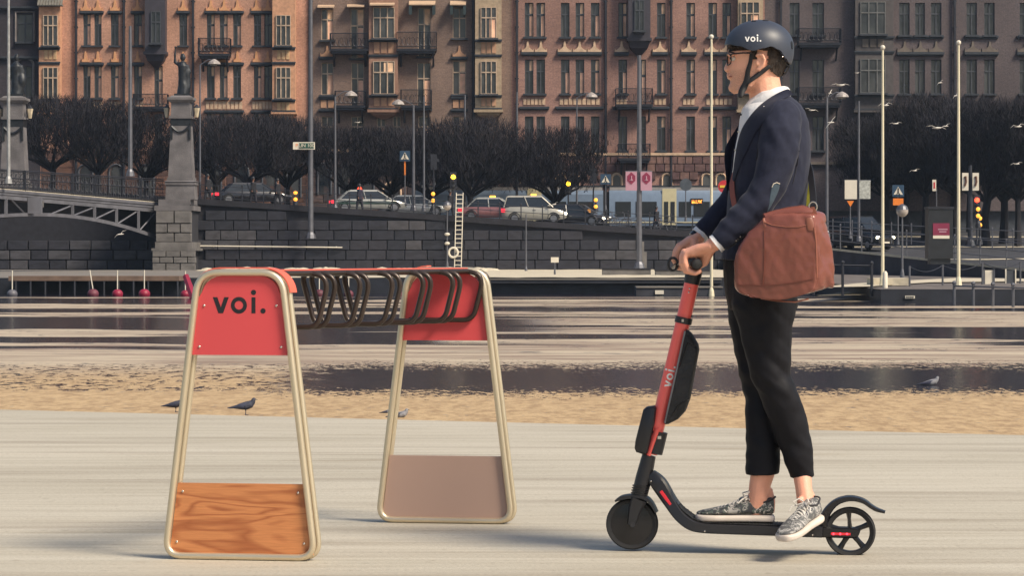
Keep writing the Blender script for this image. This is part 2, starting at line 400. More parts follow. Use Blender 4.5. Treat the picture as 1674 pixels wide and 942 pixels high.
def put_block(parent, me, x, y, z, sx, sy, sz):
    o = bpy.data.objects.new('stone_block', me); COL.objects.link(o); o.parent = parent; o.location = Vector((x, y, z)) - parent.location; o.scale = (sx, sy, sz)
    return o
random.seed(3); row = .62
for r in range(8):
    z = .0 + r * row; x = wallx(322) + (r % 2) * .5
    while x < wallx(1185):
        wd = random.uniform(.95, 1.45)
        if z + row < streetz(x + wd) - .22:
            d = random.random(); pxx = CX + x * kW
            me = blk[3] if ((540 < pxx < 740 and r in (2, 3, 4) and d < .35) or (960 < pxx < 1110 and d < .4 and 0 < r < 5) or (pxx < 400 and r in (2, 3))) else blk[random.choice((0, 0, 1, 2))]
            put_block(wall, me, x + wd / 2, YWL + .1, z + row / 2, wd - .03, .3, row - .03)
        x += wd
for r in range(3):  # low wall under the bridge
    z = r * .62; x = wallx(-20)
    while x < wallx(255):
        wd = random.uniform(1.0, 1.5); put_block(wall, blk[random.choice((1, 0, 3))], x + wd / 2, YWL + .1, z + .31, wd - .06, .3, .56); x += wd
mb = MB()
mb.tube([(wallx(322), YWL - .25, 1.5), (wallx(560), YWL - .25, 1.4)], .045, 6)
for px_ in (350, 420, 480, 550): mb.tube([(wallx(px_), YWL - .25, 1.45), (wallx(px_), YWL + .05, 1.45)], .03, 5)
tag(obj('pipe', mb, m_white), 'thin white pipe running level along the quay wall beside the bridge pier', 'pipe')
# street railing on the wall
rl = thing('street_railing', 'low dark iron railing along the top of the quay wall', 'railing', (wallx(330), YWL + .3, streetz(wallx(330))))
mb = MB(); x0, x1 = wallx(325), wallx(1185)
for h in (1.0, .62, .25): mb.tube([(x0, YWL + .3, streetz(x0) + h), (x1, YWL + .3, streetz(x1) + h)], .022, 5)
obj('rail', mb, m_iron, rl); x = x0
pm = MB(); pm.cbox((0, 0, .55), .07, .07, 1.1); pm.ball((0, 0, 1.12), .06, n=6, m=5); pme = pm.mesh('post'); pme.materials.append(m_iron)
while x < x1:
    o = bpy.data.objects.new('post', pme); COL.objects.link(o); o.parent = rl; o.location = Vector((x, YWL + .3, streetz(x))) - rl.location; x += 1.35
# ---------------------------------------------------------------- bridge, pier, pedestals, statues
ped_mat = M('weathered_granite', srgb(122, 118, 120, .65), .85, var=.3, scale=1.3, bump=.4, bscale=14)
m_bronze = M('dark_bronze', (.018, .021, .026), .45, .3, var=.4, scale=6)
pier = thing('bridge_pier', 'stone bridge pier of stacked granite courses at the end of the arch', 'bridge pier', W(293, 440, 171))
YP = 171.0; kp = FPX / YP
def Xp(px): return (px - CX) / kp
def Zp(py): return CAMZ + (HY - py) / kp
mb = MB(); mb.box(Xp(264), Xp(318), YP - 2, YP + 3, -.6, Zp(335)); obj('core', mb, m_joint, pier)
for i, (y0, y1) in enumerate(((345, 366), (366, 381), (381, 396))):
    for x0, x1 in (((262, 292), (292, 320)) if i % 2 == 0 else ((262, 281), (281, 302), (302, 320))):
        put_block(pier, random.choice(blk_lt), (Xp(x0) + Xp(x1)) / 2, YP - 2.1, (Zp(y0) + Zp(y1)) / 2, Xp(x1) - Xp(x0) - .04, .5, Zp(y0) - Zp(y1) - .04)
mb = MB()
for a, b, c, d in ((262, 322, 396, 406), (256, 326, 406, 410)): mb.box(Xp(a), Xp(b), YP - 2.5, YP + 3, Zp(d), Zp(c))
obj('string_course', mb, m_stone_lt, pier)
for i, (y0, y1) in enumerate(((410, 420), (420, 430), (430, 443))):
    for x0, x1 in (((258, 280), (280, 303), (303, 327)) if i % 2 == 0 else ((258, 270), (270, 292), (292, 315), (315, 328))):
        put_block(pier, random.choice(blk_lt), (Xp(x0) + Xp(x1)) / 2, YP - 2.45, (Zp(y0) + Zp(y1)) / 2, Xp(x1) - Xp(x0) - .03, .5, Zp(y0) - Zp(y1) - .03)
mb = MB(); mb.box(Xp(260), Xp(322), YP - 2.3, YP + 3, Zp(345), Zp(337)); mb.box(Xp(266), Xp(317), YP - 2.1, YP + 2, Zp(337), Zp(327))
obj('cap', mb, ped_mat, pier)
def pedestal(px, Y, s, zb, label):
    b = W(px, 327, Y); b.z = zb
    t = thing('stone_pedestal', label, 'pedestal', b)
    def sq(h0, w0, h1, w1, mb): mb.loft([[Vector((b.x + sx * w / 2, Y + sy * w / 2, b.z + h)) for sx, sy in ((-1, -1), (1, -1), (1, 1), (-1, 1))] for h, w in ((h0, w0), (h1, w1))])
    mb = MB(); sq(0, 1.8 * s, .9 * s, 1.72 * s, mb); sq(.9 * s, 1.85 * s, 1.1 * s, 1.85 * s, mb); sq(1.1 * s, 1.95 * s, 1.2 * s, 1.55 * s, mb); sq(1.2 * s, 1.62 * s, 1.35 * s, 1.62 * s, mb)
    obj('base', mb, ped_mat, t)
    mb = MB(); sq(1.35 * s, 1.5 * s, 5.0 * s, 1.18 * s, mb); obj('shaft', mb, ped_mat, t)
    mb = MB(); sq(5.0 * s, 1.4 * s, 5.15 * s, 1.4 * s, mb); sq(5.15 * s, 1.2 * s, 6.0 * s, 1.15 * s, mb); sq(6.0 * s, 1.3 * s, 6.15 * s, 1.55 * s, mb); sq(6.15 * s, 1.6 * s, 6.3 * s, 1.6 * s, mb); sq(6.3 * s, 1.4 * s, 6.42 * s, 1.1 * s, mb)
    obj('capital', mb, ped_mat, t)
    mb = MB()
    mb.loft([[Vector((b.x + sx * w / 2, Y + sy * w / 2, b.z + h)) for sx, sy in ((-1, -1), (1, -1), (1, 1), (-1, 1))] for h, w in ((4.55 * s, 1.24 * s), (4.98 * s, 1.24 * s))])
    mb.tube([(b.x - .55 * s + .1 * s * i, Y - .66 * s, b.z + 4.5 * s - .35 * s * math.sin(math.pi * i / 11)) for i in range(12)], .09 * s, 6)
    for sx in (-1, 1): mb.tube([(b.x + sx * .56 * s, Y - .66 * s, b.z + 4.6 * s), (b.x + sx * .56 * s, Y - .66 * s, b.z + 3.7 * s)], .08 * s, 6)
    obj('garland', mb, m_bronze, t)
    for sx in (-1, 1):
        c = Vector((b.x + sx * .92 * s, Y, b.z + 5.25 * s)); mb = MB(); mb.tube([(b.x + sx * .5 * s, Y, b.z + 5.1 * s), (c.x, Y, b.z + 4.95 * s), (c.x, Y, b.z + 5.05 * s)], .035, 6); mb.lathe([(.2 * s, .62 * s), (.04, .85 * s)], (c.x, Y, c.z - .2), 6)
        l = obj('lantern', mb, m_iron, t); mb = MB(); mb.lathe([(.1 * s, -.15), (.2 * s, .42 * s)], (c.x, Y, c.z), 6); obj('glass', mb, M('lantern_glass', (.5, .42, .3), .3), l)
    return b.z + 6.42 * s
def statue(px, Y, s, zb, label, arm):
    b = W(px, 150, Y); b.z = zb; t = tag(bpy.data.objects.new('statue', None), label, 'statue'); COL.objects.link(t); t.location = b
    mb = MB(); P = lambda x, z, y=0: Vector((b.x + x * s, Y + y * s, b.z + z * s))
    mb.tube([P(0, 0), P(.03, .5), P(0, 1.0), P(-.02, 1.5), P(.0, 1.9), P(0, 2.15)], [.42 * s, .36 * s, .3 * s, .28 * s, .33 * s, .16 * s], 10)
    mb.tube([P(.15, .1, .1), P(.3, .6), P(.28, 1.3), P(.2, 1.9)], [.3 * s, .22 * s, .2 * s, .16 * s], 8)
    mb.ball(P(0, 2.42), .17 * s, .17 * s, .21 * s); mb.tube([P(0, 2.1), P(0, 2.35)], .09 * s, 8); mb.tube([P(-.1, 2.52), P(.12, 2.6)], .13 * s, 7)
    if arm: mb.tube([P(-.25, 1.98), P(-.48, 2.1), P(-.5, 2.6), P(-.47, 3.0)], [.13 * s, .11 * s, .08 * s, .06 * s], 7); mb.ball(P(-.47, 3.08), .09 * s)
    else: mb.tube([P(-.25, 1.98), P(-.42, 1.5), P(-.3, 1.1)], [.13 * s, .11 * s, .08 * s], 7); mb.ball(P(.3, 1.0), .35 * s, .3 * s, .5 * s)
    mb.tube([P(.27, 1.95), P(.45, 1.5), P(.3, 1.2)], [.13 * s, .11 * s, .08 * s], 7)
    blend('figure', mb, m_bronze, t, .06 * s, 2, disp=lambda v, n: .03 * s * noise.noise(v * 3))
    mb = MB(); mb.box(b.x - .5 * s, b.x + .5 * s, Y - .5 * s, Y + .5 * s, b.z, b.z + .12 * s); obj('plinth', mb, m_bronze, t)
zt = pedestal(297, 170, 1.0, 4.35, 'tall tapering stone pedestal with dark garland below the arm raising statue')
statue(299, 170, .98, zt, 'dark bronze statue of a robed figure with one arm raised high', True)
zt = pedestal(24, 155, .93, 3.92, 'stone pedestal at the left picture edge behind the bridge railing')
statue(27, 155, .9, zt, 'dark bronze statue partly against the black building at the left edge', False)
# bridge deck and truss
br = thing('bridge', 'grey steel arch bridge with diagonal truss bars and ornate railing', 'bridge', W(0, 440, 152))
def BY(px): return 150 + (px / 265.0) * 21
def B(px, py, d=0): return W(px, py, BY(px) + d)
m_brst = M('bridge_steel', srgb(122, 122, 130, .7), .5, .2, var=.25, scale=1.0)
def beam(mb, top, bot, x0, x1, dep=.5, n=14, dn=0):
    rings = []
    for i in range(n + 1):
        px = x0 + (x1 - x0) * i / n; a, b = B(px, top(px)), B(px, bot(px)); rings.append([a + Vector((0, dn, 0)), a + Vector((0, dn + dep, 0)), b + Vector((0, dn + dep, 0)), b + Vector((0, dn, 0))])
    mb.loft(rings)
dk = lambda o: (lambda px: o + px * .0865 + (px / 265) ** 2 * 0)
arch = lambda px: 348 + max(0, (px - 62)) ** 2 / 201.0 ** 2 * 40 + max(0, 62 - px) ** 2 * .0006
mb = MB(); beam(mb, dk(309), dk(313.5), -90, 268, 6, dn=-.3); beam(mb, dk(313.7), dk(318), -90, 262, 5.6, dn=-.1); obj('deck', mb, m_brst, br)
mb = MB(); beam(mb, dk(308), dk(309.2), -90, 268, .5, dn=-.25, n=30); obj('snow_edge', mb, m_snow, br)
mb = MB(); beam(mb, dk(319), dk(325), -90, 262, .35); obj('top_chord', mb, m_brst, br)
mb = MB(); beam(mb, lambda p: arch(p) - 0, lambda p: arch(p) + 5.5, -90, 263, .5, n=34, dn=-.1); obj('arch_rib', mb, m_brst, br)
mb = MB(); beam(mb, lambda p: dk(318)(p), lambda p: arch(p) + 3, -90, 263, .3, n=30, dn=5.2); obj('far_girder', mb, m_iron, br)
for px in (-50, -18, 9, 118, 154, 190, 226):
    mb = MB(); a = B(px, dk(324)(px)); b = B(px, arch(px) + 1); mb.box(a.x - .07, a.x + .07, a.y + .02, a.y + .3, b.z, a.z); obj('truss_post', mb, m_brst, br)
for x0, x1 in ((118, 84), (154, 120), (190, 156), (226, 192), (256, 228), (18, 40), (-46, -20)):
    if x0 < x1 and x0 == 18: a, b = B(x0, dk(325)(x0)), B(x1, arch(x1) + 1)
    else: a, b = B(x0 - 4, dk(327)(x0)), B(x1, arch(x1) + 1)
    mb = MB(); mb.tube([a + Vector((0, .15, 0)), b + Vector((0, .15, 0))], .055, 4); obj('truss_diagonal', mb, m_brst, br)
mb = MB()
for x0, x1 in ((46, 82),): a = B(x0, 323); b = B(x1, 350); mb.box(a.x, b.x, a.y - .15, a.y + .3, b.z, a.z)
sp_ = obj('shield_plate', mb, m_brst, br); c = B(64, 337)
mb = MB(); mb.prism([(c.x - .28, c.z + .3), (c.x + .28, c.z + .3), (c.x + .28, c.z - .05), (c.x, c.z - .35), (c.x - .28, c.z - .05)], c.y - .35, c.y - .1); mb.ball((c.x, c.y - .32, c.z + .05), .17, .12, .2); obj('shield', mb, m_stone_lt, sp_)
mb = MB()
tp = lambda px: 277 + px * .062
for f in (0, .07, .42, .93):
    pts = [B(px, tp(px) * (1 - f) + dk(308)(px) * f) for px in (-90, 0, 90, 180, 268)]; mb.tube(pts, .03, 4)
obj('handrail', mb, m_iron, br)
mb = MB(); mb2 = MB()
for i in range(94):
    px = -88 + i * 3.8; a, b = B(px, tp(px)), B(px, dk(308)(px))
    mb.tube([a, b], .018, 3)
    mid = (a + b) / 2
    if i % 2: 
        for q in (.28, .68): c = a * (1 - q) + b * q; mb.tube([c + Vector((.11 * math.cos(t), 0, .16 * math.sin(t))) for t in [k * math.pi / 4 for k in range(8)]], .018, 3, closed=True)
obj('baluster_pattern', mb, m_iron, br, kind='stuff')
for px in (-30, 40, 118, 155, 230):
    a, b = B(px, tp(px) - 1), B(px, dk(308)(px)); mb = MB(); mb.box(a.x - .09, a.x + .09, a.y - .08, a.y + .08, b.z, a.z); obj('railing_post', mb, m_iron, br)
# pontoon below the bridge
pt = thing('pontoon', 'long low wooden pontoon in the dark water under the bridge', 'pontoon', W(140, 450, 121))
mb = MB(); a, b = W(25, 447, 117.6), W(300, 452, 117.6); mb.box(a.x, b.x, 116, 117.9, -.10, .10); obj('deck', mb, M('weathered_wood', srgb(120, 98, 84, .8), .8, var=.3, scale=2), pt)
mb = MB()
for i in range(12): x = a.x + .3 + i * .62; mb.tube([(x, 116.05, -.9), (x, 116.05, -.08)], .05, 5)
obj('support_posts', mb, m_quaydk, pt, kind='stuff')
# low dark fender beams on the quay face
for (x0, x1, y0, y1, Y, nm, lb) in ((800, 1180, 458, 463, 117.5, 'fender_beam', 'long dark timber fender beam on the quay face in the middle'), (1040, 1182, 471, 486, 112, 'pontoon', 'short dark pontoon with a small white plate moored below the quay by the rider')):
    a = W(x0, y0, Y); b = W(x1, y1, Y); t = thing(nm, lb, 'pontoon' if nm == 'pontoon' else 'beam', (a.x, Y, b.z)); mb = MB(); mb.box(a.x, b.x, Y, Y + 1.2, b.z, a.z); obj('beam', mb, M('tarred_timber', (.03, .032, .042), .7, var=.4, scale=1.5), t)
    mb = MB(); mb.box(a.x, b.x, Y - .05, Y + 1.3, a.z + .003, a.z + .06); obj('plank', mb, m_quaytop, t)
    if nm == 'pontoon': c = W(1078, 478, Y - .05); mb = MB(); mb.cbox(c, .35, .04, .16); obj('plate', mb, m_white, t)
# ---------------------------------------------------------------- the row of apartment houses
YB = 205.0; kb = FPX / YB
def bx(px): return (px - CX) / kb
def bz(py): return CAMZ + (HY - py) / kb
m_fr_w = M('pale_window_frame', srgb(196, 172, 150, .8), .6)
m_fr_d = M('dark_window_frame', srgb(70, 74, 82, .8), .6)
m_curt = M('curtain', srgb(240, 190, 160, 1.0), .8, var=.35, scale=1.0)
m_blind = M('roller_blind', srgb(235, 195, 160, 1.0), .8, var=.2)
m_led = M('slate_ledge', srgb(62, 68, 78, .6), .7, var=.25)
m_sand = M('carved_sandstone', srgb(206, 176, 148, .85), .8, var=.25, scale=2, bump=.4)
def brick_mat(name, col, dark, speck=6.0):
    m = bpy.data.materials.new(name); m.use_nodes = True; t = m.node_tree; p = t.nodes['Principled BSDF']; g = t.nodes.new('ShaderNodeNewGeometry')
    mp = t.nodes.new('ShaderNodeMapping'); mp.inputs['Rotation'].default_value = (R(90), 0, 0); t.links.new(g.outputs['Position'], mp.inputs[0])
    bk = t.nodes.new('ShaderNodeTexBrick'); bk.inputs['Scale'].default_value = 1; bk.inputs['Brick Width'].default_value = .3; bk.inputs['Row Height'].default_value = .1; bk.inputs['Mortar Size'].default_value = .008
    bk.inputs['Color1'].default_value = (*col, 1); bk.inputs['Color2'].default_value = (*dark, 1); bk.inputs['Mortar'].default_value = (*[c * .75 for c in col], 1)
    t.links.new(mp.outputs[0], bk.inputs[0])
    n = t.nodes.new('ShaderNodeTexNoise'); n.inputs['Scale'].default_value = speck; n.inputs['Detail'].default_value = 5; n.inputs['Roughness'].default_value = .75; t.links.new(g.outputs['Position'], n.inputs[0])
    n2 = t.nodes.new('ShaderNodeTexNoise'); n2.inputs['Scale'].default_value = .25; n2.inputs['Detail'].default_value = 4; t.links.new(g.outputs['Position'], n2.inputs[0])
    o = bk.outputs[0]
    for nn, a, b in ((n, .68, 1.25), (n2, .75, 1.15)):
        cr = t.nodes.new('ShaderNodeMapRange'); cr.inputs[1].default_value = .33; cr.inputs[2].default_value = .67; cr.inputs[3].default_value = a; cr.inputs[4].default_value = b; t.links.new(nn.outputs['Fac'], cr.inputs[0])
        x = t.nodes.new('ShaderNodeMix'); x.data_type = 'RGBA'; x.blend_type = 'MULTIPLY'; x.inputs[0].default_value = 1; t.links.new(o, x.inputs[6]); t.links.new(cr.outputs[0], x.inputs[7]); o = x.outputs[2]
    t.links.new(o, p.inputs['Base Color']); p.inputs['Roughness'].default_value = .9
    bp = t.nodes.new('ShaderNodeBump'); bp.inputs['Strength'].default_value = .5; bp.inputs['Distance'].default_value = .03; t.links.new(n.outputs['Fac'], bp.inputs['Height']); t.links.new(bp.outputs[0], p.inputs['Normal'])
    return m
WCACHE = {}
def window_mesh(kind, w, h, fm):
    key = (kind, round(w, 2), round(h, 2), fm.name)
    if key in WCACHE: return WCACHE[key]
    mb = MB(); f = .055; d = .09
    mb.box(0, f, 0, d, 0, h); mb.box(w - f, w, 0, d, 0, h); mb.box(f, w - f, 0, d, 0, f); mb.box(f, w - f, 0, d, h - f, h)
    nc = {'single': 2, 'double': 2, 'triple': 3, 'tall': 1}[kind]; tr = h * .66
    mb.box(f, w - f, -.02, d - .02, tr - .045, tr + .045)
    for i in range(1, nc): x = w * i / nc; mb.box(x - .04, x + .04, -.012, d - .03, f, h - f)
    fr = mb.mesh('window'); fr.materials.append(fm)
    mb = MB(); mb.quad((f * .5, .07, f * .5), (w - f * .5, .07, f * .5), (w - f * .5, .07, h - f * .5), (f * .5, .07, h - f * .5)); gl = mb.mesh('pane'); gl.materials.append(m_glass)
    mb = MB(); mb.box(-.12, w + .12, -.42, .05, -.14, 0); si = mb.mesh('sill'); si.materials.append(m_led)
    WCACHE[key] = (fr, gl, si); return WCACHE[key]
def win(parent, x0, x1, y0, y1, kind='single', fm=None, Y=YB, rev=.25, curt=0, sill=True):
    """px rectangle on the facade plane"""
    X0, X1, Z0, Z1 = bx(x0), bx(x1), bz(y1), bz(y0); w, h = X1 - X0, Z1 - Z0
    fr, gl, si = window_mesh(kind, w, h, fm or m_fr_w)
    o = bpy.data.objects.new('window', fr); COL.objects.link(o); o.parent = parent; o.location = Vector((X0, Y + rev - .1, Z0)) - parent.location
    g = bpy.data.objects.new('pane', gl); COL.objects.link(g); g.parent = o
    if sill: s = bpy.data.objects.new('sill', si); COL.objects.link(s); s.parent = o
    if curt:
        mb = MB(); c = random.random(); t = h * .66
        # drapes hang just behind the glass; the lit half shows through
        mb.box(w * .55, w * .93, .055, .066, .08, h * .62) if c < curt * .8 else None
        mb.cur = 1
        if random.random() < curt: mb.box(w * .5, w * .93, .055, .066, t + .06, h - .07)
        if mb.v: obj('curtain', mb, [m_curt, m_blind], o, world=False)
    return o
def wall_with_holes(xa, xb, ya, yb, holes, Y, rev=.25):
    """brick sheet from px rect with recessed openings"""
    xs = sorted({xa, xb} | {h[0] for h in holes} | {h[1] for h in holes}); ys = sorted({ya, yb} | {h[2] for h in holes} | {h[3] for h in holes}); xs = [x for x in xs if xa <= x <= xb]
    mb = MB()
    for i in range(len(xs) - 1):
        j = 0
        while j < len(ys) - 1:
            cx, cy = (xs[i] + xs[i + 1]) / 2, (ys[j] + ys[j + 1]) / 2
            if not any(h[0] < cx < h[1] and h[2] < cy < h[3] for h in holes):
                mb.quad((bx(xs[i]), Y, bz(ys[j + 1])), (bx(xs[i + 1]), Y, bz(ys[j + 1])), (bx(xs[i + 1]), Y, bz(ys[j])), (bx(xs[i]), Y, bz(ys[j])))
            j += 1
    for a, b, c, d in holes:
        X0, X1, Z0, Z1 = bx(a), bx(b), bz(d), bz(c); q = Y + rev
        mb.quad((X0, Y, Z0), (X0, q, Z0), (X0, q, Z1), (X0, Y, Z1)); mb.quad((X1, q, Z0), (X1, Y, Z0), (X1, Y, Z1), (X1, q, Z1)); mb.quad((X0, Y, Z1), (X0, q, Z1), (X1, q, Z1), (X1, Y, Z1)); mb.quad((X0, q, Z0), (X0, Y, Z0), (X1, Y, Z0), (X1, q, Z0))
    return mb
def crest(parent, xc, w, yb_, mat):
    """little carved gable with finial above a window"""
    s = 1 / kb; X, Z = bx(xc), bz(yb_); hw = w / 2 * s; p = [(-hw, 0), (hw, 0), (hw, .28), (hw * .85, .12), (hw * .6, .2), (hw * .35, .3), (.1, .42), (.06, .75), (0, .82), (-.06, .75), (-.1, .42), (-hw * .35, .3), (-hw * .6, .2), (-hw * .85, .12), (-hw, .28)]
    mb = MB(); mb.prism([(X + a, Z + b) for a, b in p], YB - .12, YB - .003); return obj('crest', mb, mat, parent)
def ledge(parent, x0, x1, y, h=5, d=.3, mat=None, Y=YB):
    mb = MB(); mb.box(bx(x0), bx(x1), Y - d, Y - .003, bz(y + h), bz(y)); mb.box(bx(x0) + .04, bx(x1) - .04, Y - d * .6, Y - .003, bz(y + h) - .1, bz(y + h) + .002); return obj('ledge', mb, mat or m_led, parent)
def panels(parent, x0, x1, y0, y1, n, mat, Y=YB):
    for i in range(n):
        w = (x1 - x0) / n; a, b = x0 + w * i + w * .12, x0 + w * (i + 1) - w * .12; mb = MB(); mb.box(bx(a), bx(b), Y - .06, Y - .003, bz(y1), bz(y0)); obj('panel', mb, mat, parent)
def downpipe(parent, x, y0=-120, y1=330):
    mb = MB(); mb.tube([(bx(x), YB - .2, bz(y1)), (bx(x), YB - .2, bz(y0))], .1, 6)
    for y in range(-40, 320, 42): mb.cbox((bx(x), YB - .14, bz(y)), .3, .2, .08)
    obj('downpipe', mb, m_iron, parent)
def balcony(parent, x0, x1, ytop, ybot, brackets=True):
    X0, X1, Zt, Zb = bx(x0), bx(x1), bz(ytop), bz(ybot); d = 1.25; Y = YB
    mb = MB(); mb.box(X0, X1, Y - d, Y, Zb - .05, Zb + .12); mb.box(X0 + .1, X1 - .1, Y - d + .1, Y, Zb - .22, Zb - .05); fl = obj('balcony', mb, m_iron, parent)
    mb = MB()
    for z in (Zt, Zb + .3): mb.tube([(X0, Y, z), (X0, Y - d, z), (X1, Y - d, z), (X1, Y, z)], .03, 4)
    obj('handrail', mb, m_iron, fl); mb = MB(); x = X0
    while x < X1 + .01: mb.tube([(x, Y - d, Zb), (x, Y - d, Zt)], .02, 3); x += .09
    n = 9
    for i in range(n):
        for X in (X0, X1): mb.tube([(X, Y - d * i / n, Zb), (X, Y - d * i / n, Zt)], .017, 3)
    x = X0 + .2
    while x < X1 - .15:
        mb.tube([(x + .14 * math.cos(t), Y - d - .02, (Zt + Zb) / 2 + .3 * math.sin(t)) for t in [k * math.pi / 4 for k in range(8)]], .02, 3, closed=True); x += .33
    obj('baluster_pattern', mb, m_iron, fl, kind='stuff')
    if brackets:
        for X in (X0 + .25, X1 - .25):
            mb = MB(); mb.tube([(X, Y - d * .85, Zb - .12), (X, Y - .5, Zb - .5), (X, Y - .02, Zb - 1.1)], .08, 5); obj('bracket', mb, m_iron, fl)
def bay(parent, x0, x1, y1, mat, trim, d=.8, ytop=-120, wins=(), taper=0):
    X0, X1, Z1, Z0 = bx(x0), bx(x1), bz(ytop), bz(y1); mb = MB(); mb.box(X0, X1, YB - d, YB + .1, Z0, Z1)
    if taper:
        mb.loft([[Vector(((X0 + X1) / 2 + sx * (X1 - X0) / 2 * s, YB - d * s if yy else YB, z)) for sx, yy in ((-1, 1), (1, 1), (1, 0), (-1, 0))] for z, s in ((Z0, 1), (Z0 - taper * .5, .8), (Z0 - taper, .15))])
        mb.box(X0 - .1, X1 + .1, YB - d - .1, YB, Z0 - .1, Z0 + .12)
    b = obj('bay', mb, mat, parent)
    return b
def building(name, label, xa, xb, mat, Yd=14):
    return thing(name, label, 'apartment building', W((xa + xb) / 2, 345, YB))
ROWS = {'l': ((22, 74), (107, 160), (184, 238)), 'b': ((12, 64), (100, 155), (188, 243)), 'r': ((4, 60), (97, 153), (190, 246)), 'g': ((4, 57), (97, 153), (190, 246))}
random.seed(11)
def shell(t, xa, xb, mat, holes, base=None):
    obj('wall', wall_with_holes(xa, xb, -230, 345, holes, YB), mat, t)
    mb = MB(); X0, X1 = bx(xa) + .02, bx(xb) - .02; mb.box(X0, X1, YB + .5, YB + 13, bz(380), bz(-230)); obj('core', mb, m_fr_d, t)
    mb = MB(); mb.prism([(YB - .7, bz(-230)), (YB + 7, bz(-230) + 5), (YB + 14, bz(-230))], bx(xa), bx(xb), 'x'); obj('roof', mb, m_led, t)
def arch_windows(t, xs, y0, y1, w, am=None):
    for x in xs:
        X, hw = bx(x), w / 2 / kb; Zb, Zt = bz(y1), bz(y0) - w / 2 / kb
        o = [(X - hw, Zb), (X + hw, Zb)] + [(X + hw * math.cos(a), Zt + hw * math.sin(a)) for a in [math.pi * k / 8 for k in range(9)]]
        mb = MB(); mb.prism(o, YB - .06, YB - .02); p = obj('window', mb, m_glass, t)
        ro = [(X + hw * 1.35 * math.cos(a), YB - .08, Zt + hw * 1.35 * math.sin(a)) for a in [math.pi * k / 8 for k in range(9)]]; mb = MB(); mb.tube([(X + hw * 1.35, YB - .08, Zb)] + ro + [(X - hw * 1.35, YB - .08, Zb)], .09, 4); obj('arch', mb, am or m_sand, p)
def plinth_course(t, x0, x1, y0, y1, mat):
    rows_ = 7; hh = (y1 - y0) / rows_; rnd = random.Random(int(x0))
    for r in range(rows_):
        x = x0
        while x < x1 - 4:
            w_ = min(rnd.uniform(20, 34), x1 - x); o = bpy.data.objects.new('stone_block', mat[rnd.randrange(3)]); COL.objects.link(o); o.parent = t; o.location = Vector((bx(x + w_ / 2), YB + .08, bz(y0 + hh * (r + .5)))) - t.location; o.scale = ((w_ - .9) / kb, .24, (hh - .9) / kb); x += w_
m_base1, m_base2 = [], []
for lst, cc in ((m_base1, ((120, 86, 72), (104, 76, 68), (88, 66, 62))), (m_base2, ((104, 84, 80), (90, 74, 72), (76, 64, 66)))):
    for i, c in enumerate(cc):
        me = block_mesh('stone_block', 50 + i); me.materials.append(M('base_stone_%d_%d' % (c[0], c[1]), srgb(*c, .6), .9, var=.35, scale=2, bump=.4)); lst.append(me)
# --- black house at far left
m_h0 = brick_mat('soot_black_brick', (.035, .032, .042), (.045, .036, .045))
t = building('apartment_house', 'near black house at the far left edge with pale rimmed windows', -120, 66, m_h0)
holes = [(28, 53, 22, 68), (30, 52, 108, 158), (-40, -5, 22, 68), (-40, -5, 108, 158), (28, 52, 190, 240), (-40, -8, 190, 240)]
shell(t, -120, 66, m_h0, holes)
for h in holes:
    win(t, *h, kind='double', fm=m_fr_d); mb = MB(); X0, X1, Z0, Z1 = bx(h[0]) - .12, bx(h[1]) + .12, bz(h[3]), bz(h[2]) + .12
    mb.tube([(X0, YB - .05, Z0), (X0, YB - .05, Z1)] + ([((X0 + X1) / 2 + (X0 - X1) / 2 * math.cos(a), YB - .05, Z1 + .5 * math.sin(a)) for a in [math.pi * k / 8 for k in range(1, 8)]] if h[2] > 90 else []) + [(X1, YB - .05, Z1), (X1, YB - .05, Z0)], .09, 4); obj('window_surround', mb, M('pale_plaster_rim', srgb(140, 132, 130, .7)), t)
for y in (10, 92, 176): ledge(t, -120, 64, y, 3)
# --- orange house
m_h1 = brick_mat('orange_plaster', (.50, .275, .195), (.44, .24, .17))
m_or = M('orange_panel', (.56, .285, .145), .85, var=.15)
t = building('apartment_house', 'bright orange plastered house with dark oriel, left of the brick houses', 66, 503, m_h1)
L = ROWS['l']; cols = [(136, 148), (154, 166), (181, 194), (219, 232), (293, 306), (338, 351), (359, 372), (381, 394), (415, 427), (432, 445)]
holes = [(a, b, y0, y1) for a, b in cols for y0, y1 in L[:2]] + [(252, 266, 107, 175)] + [(a, b, *L[2]) for a, b in cols] + [(252, 266, 186, 238)]
shell(t, 66, 503, m_h1, holes)
for h in holes: win(t, *h, kind='single', fm=m_fr_d, curt=.6)
for y in (102, 180): 
    for a, b in ((130, 170), (176, 200), (214, 236), (334, 399), (410, 447)): ledge(t, a, b, y, 3.5, .28)
for a, b in ((130, 170), (176, 200), (214, 236), (288, 311), (334, 399), (410, 447)):
    ledge(t, a, b, 18, 3, .25)
    n = max(1, round((b - a) / 21))
    for i in range(n): crest(t, a + (b - a) * (i + .5) / n, 16, 17, m_or); crest(t, a + (b - a) * (i + .5) / n, 12, 101, m_or)
    panels(t, a + 2, b - 2, 166, 178, n * 3, m_sand)
for x in (125, 203, 316): downpipe(t, x)
mo = M('orange_bay_plaster', (.50, .27, .165), .85, var=.2, scale=4)
for x0, x1, wx in ((67, 101, (74, 98)), (447, 484, (453, 477))):
    b = bay(t, x0, x1, 185, mo, m_sand, .9, taper=.8)
    for y0, y1 in L[:2]: win(t, wx[0], wx[1], y0 + 4, y1 + 2, 'triple', None, YB - .9, -.02, 0)
    for y0, y1 in ((83, 98), (168, 181)): panels(t, wx[0] + 1, wx[1] - 1, y0, y1, 3, M('ochre_panel', (.55, .36, .2), .85), YB - .9)
    for y in (78, 102, 163, 181): ledge(t, x0 - 1, x1 + 1, y, 2.5, .12, None, YB - .9)
mb = MB()
